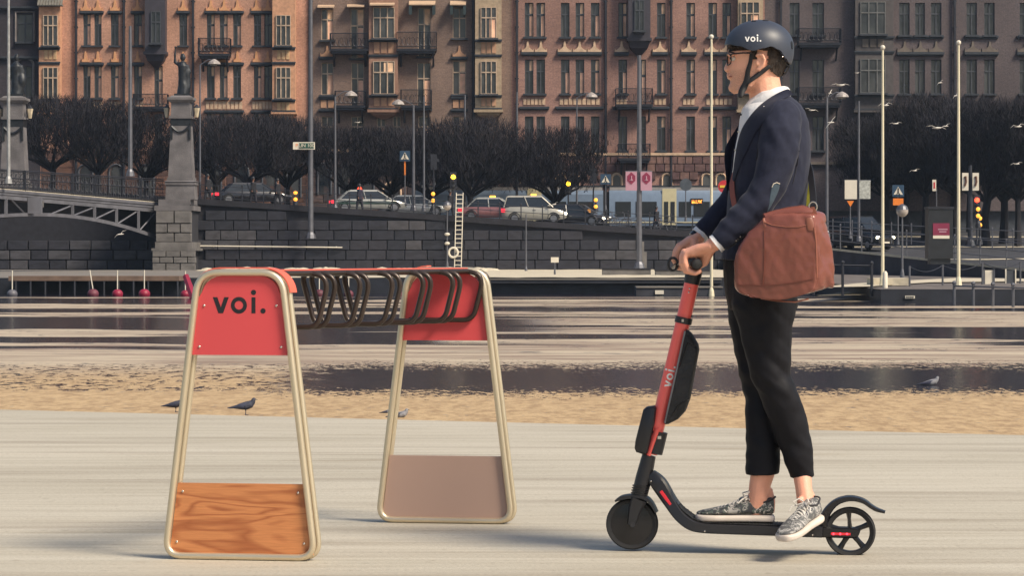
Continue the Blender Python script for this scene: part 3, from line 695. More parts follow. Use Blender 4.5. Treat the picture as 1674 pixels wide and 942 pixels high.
for i in range(9): a = 66 + i * 4.6; mb.box(bx(a), bx(a + 3.9), YB - 1.35, YB - .85, bz(12), bz(9)); mb.prism([(YB - 1.4, bz(11)), (YB - .9, bz(-6)), (YB - .88, bz(-4)), (YB - 1.4, bz(9.5))], bx(a), bx(a + 3.9), 'x')
obj('awning_roof', mb, M('grey_tile', srgb(128, 124, 116, .7), .8), t)
m_oriel = M('dark_oriel_metal', srgb(66, 62, 72, .7), .6, var=.2)
b = bay(t, 240, 273, 88, m_oriel, m_oriel, 1.1, taper=1.1); win(t, 250, 266, 20, 72, 'single', m_fr_d, YB - 1.1, -.02, 0)
balcony(t, 327, 378, 64, 92); balcony(t, 221, 276, 155, 178); plinth_course(t, 67, 502, 246, 345, m_base1); arch_windows(t, (140, 190, 240, 300, 350, 395, 440, 480), 272, 322, 17, m_fr_d)
# --- brown brick house
m_h2 = brick_mat('brown_brick', (.225, .155, .125), (.18, .122, .10), 9)
t = building('apartment_house', 'brown speckled brick house with large iron balconies and small awnings', 503, 836, m_h2)
Bw = ROWS['b']; holes = [(525, 545, 14, 65), (573, 595, 14, 95), (683, 704, 12, 92), (740, 762, 12, 62), (525, 545, 102, 155), (574, 595, 102, 178), (682, 704, 102, 178), (740, 762, 99, 154), (525, 545, 190, 240), (574, 595, 190, 240), (616, 630, 190, 240), (642, 655, 190, 240), (684, 704, 190, 240), (740, 762, 190, 240)]
shell(t, 503, 836, m_h2, holes)
for h in holes: win(t, *h, kind='double', curt=.35)
m_aw = M('awning_cloth', srgb(208, 178, 150, .8), .8, var=.1)
for x0, x1, y in ((520, 547, 10), (568, 596, 9), (606, 646, 8)):
    mb = MB(); z = bz(y); d0 = YB - .05 if x1 - x0 < 35 else YB - .85; mb.prism([(d0, z + .12), (d0 - .75, z - .06), (d0 - .75, z - .16), (d0, z + .02)], bx(x0), bx(x1), 'x'); obj('awning', mb, m_aw, t)
for x0, x1 in ((669, 712), (736, 762)):
    mb = MB(); z = bz(3); mb.prism([(YB - .05, z + .1), (YB - .9, z - .2), (YB - .9, z - .3), (YB - .05, z)], bx(x0), bx(x1), 'x'); a = obj('awning', mb, m_aw, t)
    mb = MB()
    for x in (x0, x1 - 5): mb.prism([(YB - .05, z - .01), (YB - .85, z - .22), (YB - .85, z - 1.0), (YB - .05, z - .8)], bx(x), bx(x + 5), 'x')
    obj('awning_flap', mb, M('dark_green_cloth', (.02, .035, .04), .8), a)
m_b2 = M('pinkish_sandstone', srgb(168, 130, 112, .68), .85, var=.2, scale=4)
m_b2b = M('cream_sandstone', srgb(186, 164, 138, .72), .85, var=.2, scale=4)
m_op = M('tan_panel', (.44, .25, .155), .85, var=.15)
for x0, x1, wx, mt in ((604, 651, (611, 646), m_b2), (777, 820, (786, 812), m_b2b)):
    bay(t, x0, x1, 182, mt, m_sand, .9, taper=.6)
    for y0, y1 in Bw[:2]: win(t, wx[0], wx[1], y0 + 1, y1, 'triple', None, YB - .9, -.02, .2)
    for y0, y1 in ((70, 88), (160, 174)): panels(t, wx[0], wx[1], y0, y1, 3, m_op, YB - .9)
    for y in (65.5, 90, 156, 177): ledge(t, x0 - 1, x1 + 1, y, 2.2, .12, None, YB - .9)
for xc in (535, 751): 
    ledge(t, xc - 14, xc + 14, 92.5, 3, .25); crest(t, xc, 22, 92, m_op); ledge(t, xc - 14, xc + 14, 158, 2.5, .22); panels(t, xc - 12, xc + 12, 162, 176, 2, m_op); ledge(t, xc - 14, xc + 14, 178, 3, .25)
for x in (509, 774): downpipe(t, x)
balcony(t, 541, 603, 56, 84); balcony(t, 650, 714, 54, 84); balcony(t, 549, 598, 150, 176); balcony(t, 656, 706, 148, 176)
ledge(t, 505, 834, 244, 4, .3, m_sand); plinth_course(t, 504, 835, 249, 345, m_base2)
arch_windows(t, (640,), 302, 344, 22); arch_windows(t, (530, 565, 600, 700, 735, 765, 800), 270, 318, 16, m_fr_d)
# --- pink brick house
m_h3 = brick_mat('pink_brick', (.33, .19, .155), (.27, .155, .13), 8)
t = building('apartment_house', 'pink brick house with paired narrow windows under carved white crests', 836, 1250, m_h3)
Rw = ROWS['r']; cols = [(858, 872), (877, 891), (917, 931), (941, 955), (966, 980), (1011, 1025), (1074, 1088), (1122, 1136), (1158, 1172), (1181, 1195)]
holes = [(a, b, y0, y1) for a, b in cols for y0, y1 in Rw] + [(1042, 1056, 97, 172), (1042, 1056, 190, 246)]
shell(t, 836, 1250, m_h3, holes)
for h in holes: win(t, *h, kind='single', fm=m_fr_d, curt=.75 if h[2] < 160 else .15)
for a, b, n in ((852, 895, 2), (911, 984, 3), (1004, 1028, 1), (1066, 1092, 1), (1113, 1139, 1), (1151, 1200, 2)):
    ledge(t, a, b, 85, 4, .3)
    for i in range(n): crest(t, a + (b - a) * (i + .5) / n, (b - a) / n - 2, 84.5, m_sand)
    panels(t, a + 3, b - 3, 161, 171, n * 3, m_sand); ledge(t, a - 3, b + 3, 174, 3.5, .25)
for x in (845, 990, 1097): downpipe(t, x)
bay(t, 1026, 1062, 66, m_oriel, m_oriel, 1.2, taper=1.2); win(t, 1036, 1052, 2, 52, 'single', m_fr_d, YB - 1.2, -.02, 0)
bay(t, 1205, 1246, 182, m_b2b, m_sand, .8, taper=.5)
for y0, y1 in Rw[:2]: win(t, 1209, 1240, y0, y1, 'triple', None, YB - .8, -.02, .1)
balcony(t, 1006, 1066, 146, 174); balcony(t, 1010, 1062, 236, 262)
ledge(t, 838, 1249, 250, 4, .3, m_sand); ledge(t, 838, 1249, 303, 2, .15)
arch_windows(t, (857, 878, 916, 938, 1008, 1090, 1155, 1178), 286, 303, 12)
# rusticated base: each visible stone
st_me = []
for i, c in enumerate(((126, 96, 92), (112, 84, 84), (142, 110, 102))):
    me = block_mesh('stone_block', 30 + i); me.materials.append(M('base_stone_%s' % 'abc'[i], srgb(*c, .6), .9, var=.3, scale=2, bump=.4)); st_me.append(me)
x = 838; ys = [(255, 268), (268, 281), (281, 294)]
for r, (y0, y1) in enumerate(ys):
    x = 838 + (r % 2) * 6
    while x < 1185:
        wd = random.uniform(11, 19)
        if not (r == 2 and any(abs(x + wd / 2 - c) < 14 for c in (857, 878, 916, 938, 1008, 1090, 1155, 1178))):
            o = bpy.data.objects.new('stone_block', random.choice(st_me)); COL.objects.link(o); o.parent = t; o.location = Vector((bx(x + wd / 2), YB - .12, bz((y0 + y1) / 2))) - t.location; o.scale = ((wd - .8) / kb, .22, (y1 - y0 - .8) / kb)
        x += wd
# --- right house: its shade is painted into the grey brown wall colour
m_h4 = brick_mat('painted_shade_plaster', (.12, .095, .098), (.10, .082, .088), 7)
t = building('apartment_house', 'house at the right with shade painted into its grey brown walls and carved window crests', 1250, 1800, m_h4)
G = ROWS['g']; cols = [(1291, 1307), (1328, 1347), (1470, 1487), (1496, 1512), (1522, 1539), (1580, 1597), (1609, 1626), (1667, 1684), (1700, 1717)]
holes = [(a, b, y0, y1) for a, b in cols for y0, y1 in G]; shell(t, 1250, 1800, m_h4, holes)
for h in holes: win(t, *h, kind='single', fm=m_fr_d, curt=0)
m_crg = M('grey_carving', srgb(140, 128, 118, .55), .85, var=.2)
for a, b, n in ((1466, 1543, 3), (1576, 1632, 2), (1662, 1722, 2)):
    ledge(t, a, b, 85, 4, .3); ledge(t, a, b, 58, 3, .2)
    for i in range(n): crest(t, a + (b - a) * (i + .5) / n, (b - a) / n - 2, 84.5, m_crg)
downpipe(t, 1560); downpipe(t, 1276)
bay(t, 1396, 1458, 182, M('grey_bay_stone', srgb(104, 98, 98, .6), .85, var=.2, scale=3), m_sand, .8, taper=.5)
for y0, y1 in G[:2]: win(t, 1404, 1445, y0, y1, 'triple', M('grey_frame', srgb(128, 128, 128, .6)), YB - .8, -.02, 0)
panels(t, 1406, 1444, 64, 78, 3, m_crg, YB - .8)
for y in (60, 84, 155, 178): ledge(t, 1394, 1460, y, 2.4, .12, None, YB - .8)
balcony(t, 1303, 1372, 48, 74); balcony(t, 1303, 1372, 144, 172)
ledge(t, 1252, 1800, 265, 4, .3, m_crg)
# ---------------------------------------------------------------- trees
m_bark = M('wet_bark', (.010, .009, .013), .9, var=.3, scale=8, bump=.4)
m_twig = M('bare_twigs', (.011, .0095, .015), .9, var=.5, scale=2)
def tree_meshes(seed, wdt, hgt, base, n, clip=True):
    rnd = random.Random(seed); tr = MB(); tr.tube([(0, 0, -.3), (rnd.uniform(-.1, .1), 0, base * .5), (rnd.uniform(-.2, .2), 0, base)], [.27, .2, .17], 8)
    br = MB(); tips = []
    for i in range(13):
        a = rnd.uniform(0, 6.28); rr = rnd.uniform(.5, 1.05) * wdt / 2; e = Vector((rr * math.cos(a), rr * .8 * math.sin(a), base + hgt * rnd.uniform(.15, .6))); m1 = Vector((e.x * .45, e.y * .45, base + (e.z - base) * .25 + rnd.uniform(-.2, .3)))
        pts = [Vector((0, 0, base - .3 - rnd.uniform(0, .5))), m1, (m1 + e) / 2 + Vector((rnd.uniform(-.2, .2), 0, -.15)), e]; br.tube(pts, [.12, .09, .06, .03], 5); tips += pts[1:]
        for j in range(5):
            s = (m1 + e) / 2 if j < 2 else (m1 if j < 3 else e); q = s + Vector((rnd.uniform(-.9, .9), rnd.uniform(-.7, .7), rnd.uniform(.2, 1.0))); br.tube([s, (s + q) / 2 + Vector((rnd.uniform(-.1, .1), 0, .05)), q], [.045, .035, .015], 4); tips += [s, q]
    tw = MB()
    def inside():
        while True:
            x, y, z = rnd.uniform(-1, 1), rnd.uniform(-1, 1), rnd.uniform(0, 1)
            r = (x * x + y * y); lim = 1.0 - .35 * abs(z - .55) ** 1.5 + .42 * noise.noise(Vector((x * 2.2 + seed * 3.7, y * 2.5, z * 2.4)))
            if r < lim * lim and rnd.random() < .25 + 2.4 * z and z < .93 + .1 * noise.noise(Vector((x * 4, y * 4, seed))) - .12 * r and rnd.random() < .35 + z * 1.0: return Vector((x * wdt / 2, y * wdt * .38, base + .0 + z * hgt))
    for i in range(n):
        p = inside() if i % 4 else rnd.choice(tips) + Vector((rnd.gauss(0, .15), rnd.gauss(0, .15), rnd.gauss(0, .1)))
        d = Vector((p.x * .35 / wdt * 2 + rnd.gauss(0, .35), rnd.gauss(0, .35), rnd.uniform(.3, 1.2))).normalized() * rnd.uniform(.3, .85); e = p + d
        if clip: e.z = min(e.z, base + hgt * (1.0 + .06 * noise.noise(Vector((e.x * 2, seed, 0)))))
        sd_ = Vector((rnd.uniform(-1, 1), rnd.uniform(-.6, .6), 0)).normalized() * rnd.uniform(.016, .03)
        o = len(tw.v); tw.v += [p - sd_, p + sd_, e]; tw.f.append([o, o + 1, o + 2]); tw.mi.append(0)
    def raw(mb, nm, mat):
        me = bpy.data.meshes.new(nm); me.from_pydata([tuple(v) for v in mb.v], [], mb.f); me.materials.append(mat); return me
    return raw(tr, 'trunk', m_bark), raw(br, 'limbs', m_bark), raw(tw, 'crown', m_twig)
TM = [tree_meshes(i, 7.4, 4.4, 2.1, 7800) for i in range(4)]
TB = [tree_meshes(20 + i, 8.4, 6.2, 3.6, 17000, False) for i in range(3)]
def tree(px, Y, label, group, var, meshes, sc=1.0, thick=1.0):
    X = (px - CX) * Y / FPX; t = thing('linden_tree', label, 'tree', (X, Y, hz_(X, Y)), 0, group); m = meshes[var % len(meshes)]
    for nm, me in zip(('trunk', 'limbs', 'crown'), m):
        o = bpy.data.objects.new(nm, me); COL.objects.link(o); o.parent = t; o.scale = (sc * (thick if nm == 'trunk' else 1), sc, sc)
    t.rotation_euler = (0, 0, random.choice((0, .9, 3.1, 2.2, 4.4, 5.3))); t.scale = (random.uniform(.9, 1.08), 1, random.uniform(.92, 1.06))
    return t
gl = 'clipped bare trees along the street'
for i, (px, Y, sc, lb) in enumerate((
    (85, 190, 1.02, 'bare clipped tree behind the bridge, nearest the left pedestal'), (160, 186, 1.03, 'bare clipped tree seen over the middle of the bridge railing'), (238, 190, 1.0, 'bare clipped tree just left of the statue pedestal on the pier'),
    (352, 189, .92, 'bare clipped tree right of the statue pedestal, above the black car'), (405, 184, .95, 'bare clipped tree behind the front of the black car'), (470, 190, .97, 'bare clipped tree beside the green and white street sign'),
    (568, 188, .98, 'bare clipped tree above the tail of the striped white car'), (640, 191, .93, 'bare clipped tree behind the pedestrian crossing sign'), (702, 186, .9, 'thin bare clipped tree left of the amber traffic light'),
    (768, 184, 1.06, 'bare clipped tree just right of the amber traffic light'), (822, 190, .98, 'bare clipped tree at the rear end of the tram'), (908, 183, 1.06, 'single bare clipped tree standing in front of the tram'))):
    tree(px, Y, lb, gl, i, TM, sc)
gr = 'large bare trees at the right'
for i, (px, Y, sc, lb) in enumerate(((1450, 197, 1.0, 'large bare tree behind the left tall flagpole at right'), (1480, 203, 1.0, 'large bare tree deep behind the crossing sign at right'), (1585, 203, 1.02, 'large bare tree deep behind the white banners'), (1512, 192, 1.02, 'large bare tree behind the dark advertising kiosk'), (1560, 197, 1.0, 'large bare tree behind the right flagpole'), (1612, 185, 1.03, 'thick trunked bare tree left of the pair at the right edge'), (1640, 188, 1.05, 'thick trunked bare tree in the middle of the right edge group'), (1664, 184, 1.02, 'thick trunked bare tree nearest the right picture edge'))):
    tree(px, Y, lb, gr, i, TB, sc * .98, 1.7)
# ---------------------------------------------------------------- street furniture
def pole_thing(name, label, cat, px, ytop, ybot, Y, r, mat, group=None, parts=None):
    a, b = W(px, ybot, Y), W(px, ytop, Y); t = thing(name, label, cat, a, 0, group)
    mb = MB(); mb.tube([a, (a + b) / 2, b], [r, r * .85, r * .65], 8); mb.lathe([(r * 2, 0), (r * 1.6, .25), (r, .4)], a, 8); obj('pole', mb, mat, t); return t, b
m_flag = M('cream_pole_paint', srgb(222, 212, 184, .95), .45, var=.05)
for px, yt, yb_, Y, lb, r in ((1163, 62, 486, 112, 'white flagpole standing on the quay just left of the rider', .065), (1443, 80, 467, 104, 'tall white flagpole on the right quay, left of the dark kiosk', .065), (1567, 72, 470, 104, 'tall white flagpole right of the dark kiosk', .07), (14, -30, 300, 150, 'pale pole at the left picture edge behind the pedestal', .1)):
    t, top = pole_thing('flagpole', lb, 'flagpole', px, yt, yb_, Y, r, m_flag if px > 100 else M('pale_galvanised', srgb(150, 150, 150), .5, .2)); mb = MB(); mb.ball(top + Vector((0, 0, .06)), .1, n=8, m=6); obj('finial', mb, m_white, t)
def arm_lamp(px, yt, yb_, Y, side, lb, r=.1, arm=1.2, head=True):
    t, top = pole_thing('street_lamp', lb, 'street lamp', px, yt, yb_, Y, r, m_steel)
    if head:
        mb = MB(); mb.tube([top, top + Vector((side * arm * .6, 0, .35)), top + Vector((side * arm, 0, .3))], .035, 5); obj('arm', mb, m_steel, t)
        mb = MB(); c = top + Vector((side * arm, 0, .05)); mb.lathe([(.42, 0), (.36, .14), (.2, .26), (.05, .34)], c, 12); l = obj('lamp_shade', mb, M('pale_lamp_hood', srgb(150, 142, 138), .5), t)
        mb = MB(); mb.ball(c + Vector((0, 0, -.02)), .26, .26, .12, 10, 5); obj('glass', mb, M('lamp_glass', srgb(120, 116, 110), .3), l)
    return t
for a in ((213, 42, 288, 158, 1, 'tall pale grey mast rising behind the bridge railing', .13, 0, False), (327, 106, 330, 176, 1, 'grey lamp post right of the statue pedestal', .07, .9, True), (508, -20, 390, 172, 1, 'tallest grey mast fixed to the quay wall carrying the green street sign', .17, 0, False),
          (548, 158, 345, 176, 1, 'grey lamp post above the striped white car', .09, 1.0, True), (676, 172, 345, 178, 1, 'grey lamp post left of the second grey mast near the crossing sign', .11, -1.0, True), (693, 158, 345, 177, 1, 'slim grey mast right of its neighbour near the crossing sign', .08, 0, False),
          (860, 350, 447, 160, 1, 'thin grey post standing in the snow below the wall', .05, 0, False), (1045, 90, 440, 150, 1, 'tall dark grey mast carrying the two pink banners', .16, 0, False), (1352, 160, 388, 165, 1, 'grey lamp post behind the rider with a curved white hood', .1, .9, True),
          (1404, 165, 395, 170, 1, 'dark slim mast between the two blank white boards', .09, 0, False), (760, 155, 340, 187, 1, 'dark mast rising through the clipped trees', .1, 0, False), (845, 150, 345, 186, 1, 'dark mast by the rear of the tram', .09, 0, False), (943, 160, 360, 187, 1, 'dark lamp post in front of the tram with pale hood', .07, 1.0, True)):
    arm_lamp(*a)
def globe_lamp(px, yg, yb_, Y, lb):
    t, top = pole_thing('globe_lamp', lb, 'street lamp', px, yg + 5, yb_, Y, .05, m_steel); c = W(px, yg, Y); mb = MB(); mb.ball(c, .26, n=16, m=10); obj('globe', mb, M('milky_globe', srgb(165, 155, 148), .2, var=.2, scale=3), t, sm=True)
    mb = MB(); mb.lathe([(.27, .0), (.2, .15), (.03, .25)], c + Vector((0, 0, .06)), 12); obj('cap', mb, m_steel, t)
    return t, c
t, c = globe_lamp(731, 337, 438, 168, 'globe lamp on a thin post beside the ladder')
for y in (383, 398):
    c2 = W(731, y, 168); mb = MB(); mb.ball(c2, .17, .17, .1, 10, 6); obj('signal_head', mb, m_white, t)
globe_lamp(1475, 345, 455, 118, 'globe lamp in front of the railing at right')
def sign_post(name, lb, px, yt, yb_, Y, r=.045): return pole_thing(name, lb, 'road sign', px, yt, yb_, Y, r, m_steel)[0]
def tri(mb, c, s, up, y0, y1):
    k = 1 if up else -1; mb.prism([(c.x - s, c.z - k * s * .8), (c.x + s, c.z - k * s * .8), (c.x, c.z + k * s * .9)], y0, y1)
m_blue = M('sign_blue', (.025, .06, .11), .4, var=.05); m_red = M('sign_red', (.5, .03, .04), .4, var=.05); m_yel = M('sign_yellow', (.7, .45, .05), .4, var=.05); m_or2 = M('warning_orange', (.75, .2, .02), .5, var=.05)
for px, y, yb_, Y, lb, extra in ((662, 255, 335, 179, 'blue and white crossing sign above an orange marker, left of the slim mast', 1), (990, 293, 345, 181, 'blue crossing sign in front of the tram, left of the banners', 0), (1468, 312, 400, 160, 'crossing sign above a small orange plate at right', 2)):
    t = sign_post('crossing_sign', lb, px, y + 9, yb_, Y); c = W(px, y, Y); s = .34; mb = MB(); mb.box(c.x - s, c.x + s, Y - .09, Y - .05, c.z - s, c.z + s); pl = obj('sign_panel', mb, m_blue, t); mb = MB(); tri(mb, c, .27, True, Y - .105, Y - .092); obj('white_triangle', mb, m_white, pl)
    mb = MB(); mb.ball(c + Vector((0, -.12, .12)), .05, .02, .05, 8, 5); mb.tube([c + Vector((0, -.12, .06)), c + Vector((0, -.12, -.08))], .035, 4); mb.tube([c + Vector((-.12, -.12, -.24)), c + Vector((0, -.12, -.08)), c + Vector((.12, -.12, -.24))], .022, 4); obj('walking_figure', mb, m_black, pl)
    if extra == 1: mb = MB(); c2 = W(px, 275, Y); mb.cbox(c2, .1, .06, .9); obj('orange_marker', mb, m_or2, t)
    if extra == 2: mb = MB(); c2 = W(px, 330, Y); mb.box(c2.x - .3, c2.x + .3, Y - .1, Y - .05, c2.z - .2, c2.z + .2); obj('orange_plate', mb, m_or2, t)
t = sign_post('no_entry_sign', 'round red sign with yellow bar above the front of the tram', 1184, 307, 350, 180); c = W(1184, 305, 180); mb = MB(); mb.lathe([(.42, 0), (.42, .04)], (c.x, 179.9, c.z), 20, 'y'); d = obj('disc', mb, m_red, t); mb = MB(); mb.box(c.x - .3, c.x + .3, 179.86, 179.895, c.z - .08, c.z + .08); obj('bar', mb, m_yel, d)
t = sign_post('round_sign', 'back of a round grey sign between the banners and the rider', 1121, 310, 362, 180); c = W(1121, 302, 180); mb = MB(); mb.lathe([(.4, 0), (.4, .04)], (c.x, 179.9, c.z), 20, 'y'); obj('disc', mb, M('sign_back', srgb(70, 76, 84), .5), t)
t = sign_post('yield_sign', 'orange triangle sign on a thin post under the blank white boards', 1390, 330, 390, 158); c = W(1390, 333, 158); mb = MB(); tri(mb, c, .2, False, 157.9, 157.94); obj('triangle', mb, m_or2, t)
# street name sign on mast (two small panels, letters unreadable in the photo -> blocks of the same rhythm)
c = W(497, 238, 171.6); t = thing('street_sign', 'white street name sign with green panel on the tallest mast', 'street sign', (c.x, c.y, c.z)); mb = MB(); mb.box(c.x - .68, c.x + .68, 171.5, 171.56, c.z - .24, c.z + .22); pl = obj('panel', mb, m_white, t)
mb = MB(); mb.box(c.x - .3, c.x + .62, 171.47, 171.496, c.z - .17, c.z + .16); g = obj('green_field', mb, M('sign_green', (.01, .06, .04), .5), pl)
def txt(s, size, loc, mat, parent, rot=(math.pi / 2, 0, 0), nm='lettering'):
    cu = bpy.data.curves.new(nm, 'FONT'); cu.body = s; cu.size = size; cu.align_x = 'CENTER'; cu.align_y = 'CENTER'; cu.extrude = .002; o = bpy.data.objects.new(nm, cu); COL.objects.link(o)
    me = bpy.data.meshes.new_from_object(o.evaluated_get(bpy.context.evaluated_depsgraph_get())); bpy.data.objects.remove(o); me.materials.append(mat); me.name = nm
    q = bpy.data.objects.new(nm, me); COL.objects.link(q); q.parent = parent; q.rotation_euler = rot; q.location = Vector(loc) - rootloc(parent); return q
txt('LIN 100', .3, (c.x + .16, 171.46, c.z), m_white, pl); txt('P', .3, (c.x - .45, 171.49, c.z), m_or2, pl)
# banners
m_bpink = M('pink_banner', srgb(196, 150, 168, .75), .7, var=.08); m_mag = M('magenta_print', srgb(138, 40, 74, .8), .7, var=.1)
for px, lb in ((1032, 'pink banner with a dark magenta lozenge, left side of the mast'), (1056.5, 'pink banner with a dark magenta lozenge, right side of the mast')):
    c = W(px, 296, 149.8); s = 149.8 / FPX; t = thing('banner', lb, 'banner', (c.x, c.y, c.z)); mb = MB(); mb.box(c.x - 9.3 * s, c.x + 9.3 * s, 149.78, 149.82, c.z - 15.5 * s, c.z + 15.5 * s); f = obj('cloth', mb, m_bpink, t)
    mb = MB(); q = c + Vector((0, 0, 4.5 * s)); mb.prism([(q.x, q.z + 10 * s), (q.x + 6.5 * s, q.z + 4 * s), (q.x + 6.5 * s, q.z - 4 * s), (q.x, q.z - 10 * s), (q.x - 6.5 * s, q.z - 4 * s), (q.x - 6.5 * s, q.z + 4 * s)], 149.76, 149.778); em = obj('emblem', mb, m_mag, f)
    mb = MB(); mb.tube([q + Vector((0, -.045, 4 * s)), q + Vector((0, -.045, -4 * s))], .035, 4); mb.tube([q + Vector((-2.5 * s, -.045, -4 * s)), q + Vector((0, -.045, 0)), q + Vector((2.5 * s, -.045, -4 * s))], .02, 4); obj('figure_print', mb, m_bpink, em)
    mb = MB(); mb.tube([c + Vector((-10 * s, 0, 16 * s)), c + Vector((10 * s, 0, 16 * s))], .03, 5); obj('rod', mb, m_steel, t)
tpole, _ = pole_thing('banner_mast', 'dark mast between two white banners at right', 'mast', 1586, 270, 402, 170, .17, m_iron)
for px, lb in ((1578, 'white banner with brown print left of the dark mast at right'), (1595, 'white banner with brown print right of the dark mast at right')):
    c = W(px, 297, 169.7); s = 169.7 / FPX; t = thing('banner', lb, 'banner', (c.x, c.y, c.z)); mb = MB(); mb.box(c.x - 5.2 * s, c.x + 5.2 * s, 169.68, 169.72, c.z - 14.5 * s, c.z + 14.5 * s); f = obj('cloth', mb, m_white, t)
    mb = MB(); mb.tube([c + Vector((0, -.05, 9 * s)), c + Vector((s, -.05, 0)), c + Vector((-s, -.05, -7 * s))], .07, 5); mb.ball(c + Vector((0, -.04, 7 * s)), 2.5 * s, .03, 2.2 * s, 8, 5); obj('print', mb, M('brown_print', (.12, .06, .04), .7), f)
# blank boards
for px, w2, h2, mt, lb in ((1391, 10, 15.5, m_white, 'plain cream board, left one of two, on a dark mast'), (1414, 9, 15, M('white_mesh', srgb(170, 172, 166), .7, var=.3, scale=8), 'rippled whitish board, right one of two, on a dark mast')):
    Y = 169.4; c = W(px, 310, Y); s = Y / FPX; t = thing('blank_board', lb, 'board', (c.x, c.y, c.z)); mb = MB(); mb.box(c.x - w2 * s, c.x + w2 * s, Y, Y + .05, c.z - h2 * s, c.z + h2 * s); obj('board', mb, mt, t); mb = MB(); mb.box(c.x - w2 * s - .03, c.x + w2 * s + .03, Y + .06, Y + .12, c.z + h2 * s - .1, c.z + h2 * s + .04); obj('rail', mb, m_steel, t)
c = W(1527, 303, 175); t = sign_post('small_sign', 'small narrow white sign with dark marks above the kiosk', 1531, 310, 385, 175); mb = MB(); mb.box(c.x - .12, c.x + .12, 174.9, 174.94, c.z - .36, c.z + .36); p_ = obj('plate', mb, m_white, t); mb = MB(); mb.box(c.x - .05, c.x + .05, 174.88, 174.897, c.z - .2, c.z + .2); obj('mark', mb, m_red, p_)
# kiosk
Yk = 128; a, b = W(1518, 432, Yk), W(1558, 342, Yk); t = thing('advertising_kiosk', 'dark advertising kiosk with a magenta poster beyond the railing', 'kiosk', ((a.x + b.x) / 2, Yk, a.z))
mb = MB(); mb.box(a.x, b.x, Yk, Yk + 1.1, a.z + .25, b.z); mb.box(a.x + .1, b.x - .1, Yk + .1, Yk + 1, a.z, a.z + .25); obj('body', mb, M('kiosk_black', (.018, .02, .024), .4), t); mb = MB(); mb.box(a.x - .04, b.x + .04, Yk - .04, Yk + 1.14, b.z + .002, b.z + .12); obj('roof', mb, m_iron, t)
pa, pb = W(1525, 385, Yk), W(1552, 365, Yk); mb = MB(); mb.box(pa.x, pb.x, Yk - .03, Yk - .004, pa.z, pb.z); p_ = obj('poster', mb, m_mag, t); pa2 = W(1525, 388, Yk); pc = W(1552, 382, Yk); mb = MB(); mb.box(pa.x, pb.x, Yk - .035, Yk - .004, pa2.z - .06, pa.z - .003); obj('poster_strip', mb, m_white, t)
for z, w2 in ((375, 8), (379, 6)): q = W(1541, z, Yk); mb = MB(); mb.box(q.x - w2 * .028, q.x + w2 * .028, Yk - .04, Yk - .032, q.z - .03, q.z + .03); obj('print_line', mb, m_bpink, p_)
q = W(1538, 357, Yk); txt('ANNONS', .2, (q.x, Yk - .012, q.z), M('dull_lettering', (.12, .13, .12), .6), t) if False else None
# traffic lights
def traffic_light(px, y, yb_, Y, on, lb):
    t, top = pole_thing('traffic_light', lb, 'traffic light', px, y + 10, yb_, Y, .06, m_iron); c = W(px, y, Y); mb = MB(); mb.box(c.x - .2, c.x + .2, Y - .05, Y + .25, c.z - .75, c.z + .3); hs = obj('housing', mb, m_iron, t)
    for i in range(3):
        z = c.z + .0 - i * .3; lit = (i == (0 if on in ('red', 'amber') else 0)); mt = {'red': M('red_light', (1, .05, .02), emit=4), 'amber': M('amber_light', (1, .55, .03), emit=3.2)}[on] if lit else m_black
        mb = MB(); mb.lathe([(.13 if not lit else .16, 0), (.10, -.06), (.03, -.08)], (c.x, Y - .055, z), 12, 'y'); obj('lens', mb, mt, hs)
        mb = MB(); mb.tube([(c.x + .15 * math.cos(a_), Y - .15, z + .15 * math.sin(a_)) for a_ in [math.pi * k / 6 for k in range(7)]], .015, 3); obj('visor', mb, m_iron, hs)
for a in ((741, 289, 345, 174, 'amber', 'traffic light glowing yellow above the top of the ladder'), (929, 300, 350, 182, 'amber', 'traffic light glowing amber in front of the tram, right of the tree'), (1597, 327, 400, 168, 'red', 'traffic light glowing red under the white banners at right'),
          (588, 309, 345, 186, 'red', 'traffic light with small red glow above the striped white car'), (709, 262, 345, 179, 'amber', 'dark traffic light seen from behind, left of the yellow one'), (970, 285, 345, 182, 'amber', 'black traffic light housing in front of the tram by the crossing sign')):
    if a[0] in (709, 970):
        t, top = pole_thing('traffic_light', a[5], 'traffic light', a[0], a[1] + 10, a[2], a[3], .06, m_iron); c = W(a[0], a[1], a[3]); mb = MB(); mb.box(c.x - .2, c.x + .2, a[3], a[3] + .25, c.z - .6, c.z + .4); mb.box(c.x - .35, c.x + .35, a[3] + .1, a[3] + .13, c.z - .1, c.z + .1); obj('housing', mb, m_iron, t)
    else: traffic_light(*a)
def beacon(px, y, yb_, Y, lb):
    t, top = pole_thing('beacon_post', lb, 'beacon', px, y, yb_, Y, .09, m_iron)
    for k in (0, 11): mb = MB(); mb.ball(W(px, y + k + 2, Y - .1), .13, .1, .13, 8, 6); obj('lamp', mb, M('amber_glow', (.9, .35, .04), emit=1.2), t)
for a in ((483, 313, 335, 176, 'short post with two orange lamps between the first two cars'), (708, 315, 345, 177, 'short post with two orange lamps left of the ladder'), (974, 325, 345, 180, 'short post with orange lamps in front of the tram'), (1602, 355, 400, 168, 'short dark post with orange lamp under the red traffic light'), (1599, 340, 372, 166.5, 'orange warning marker under the red traffic light')): beacon(*a)
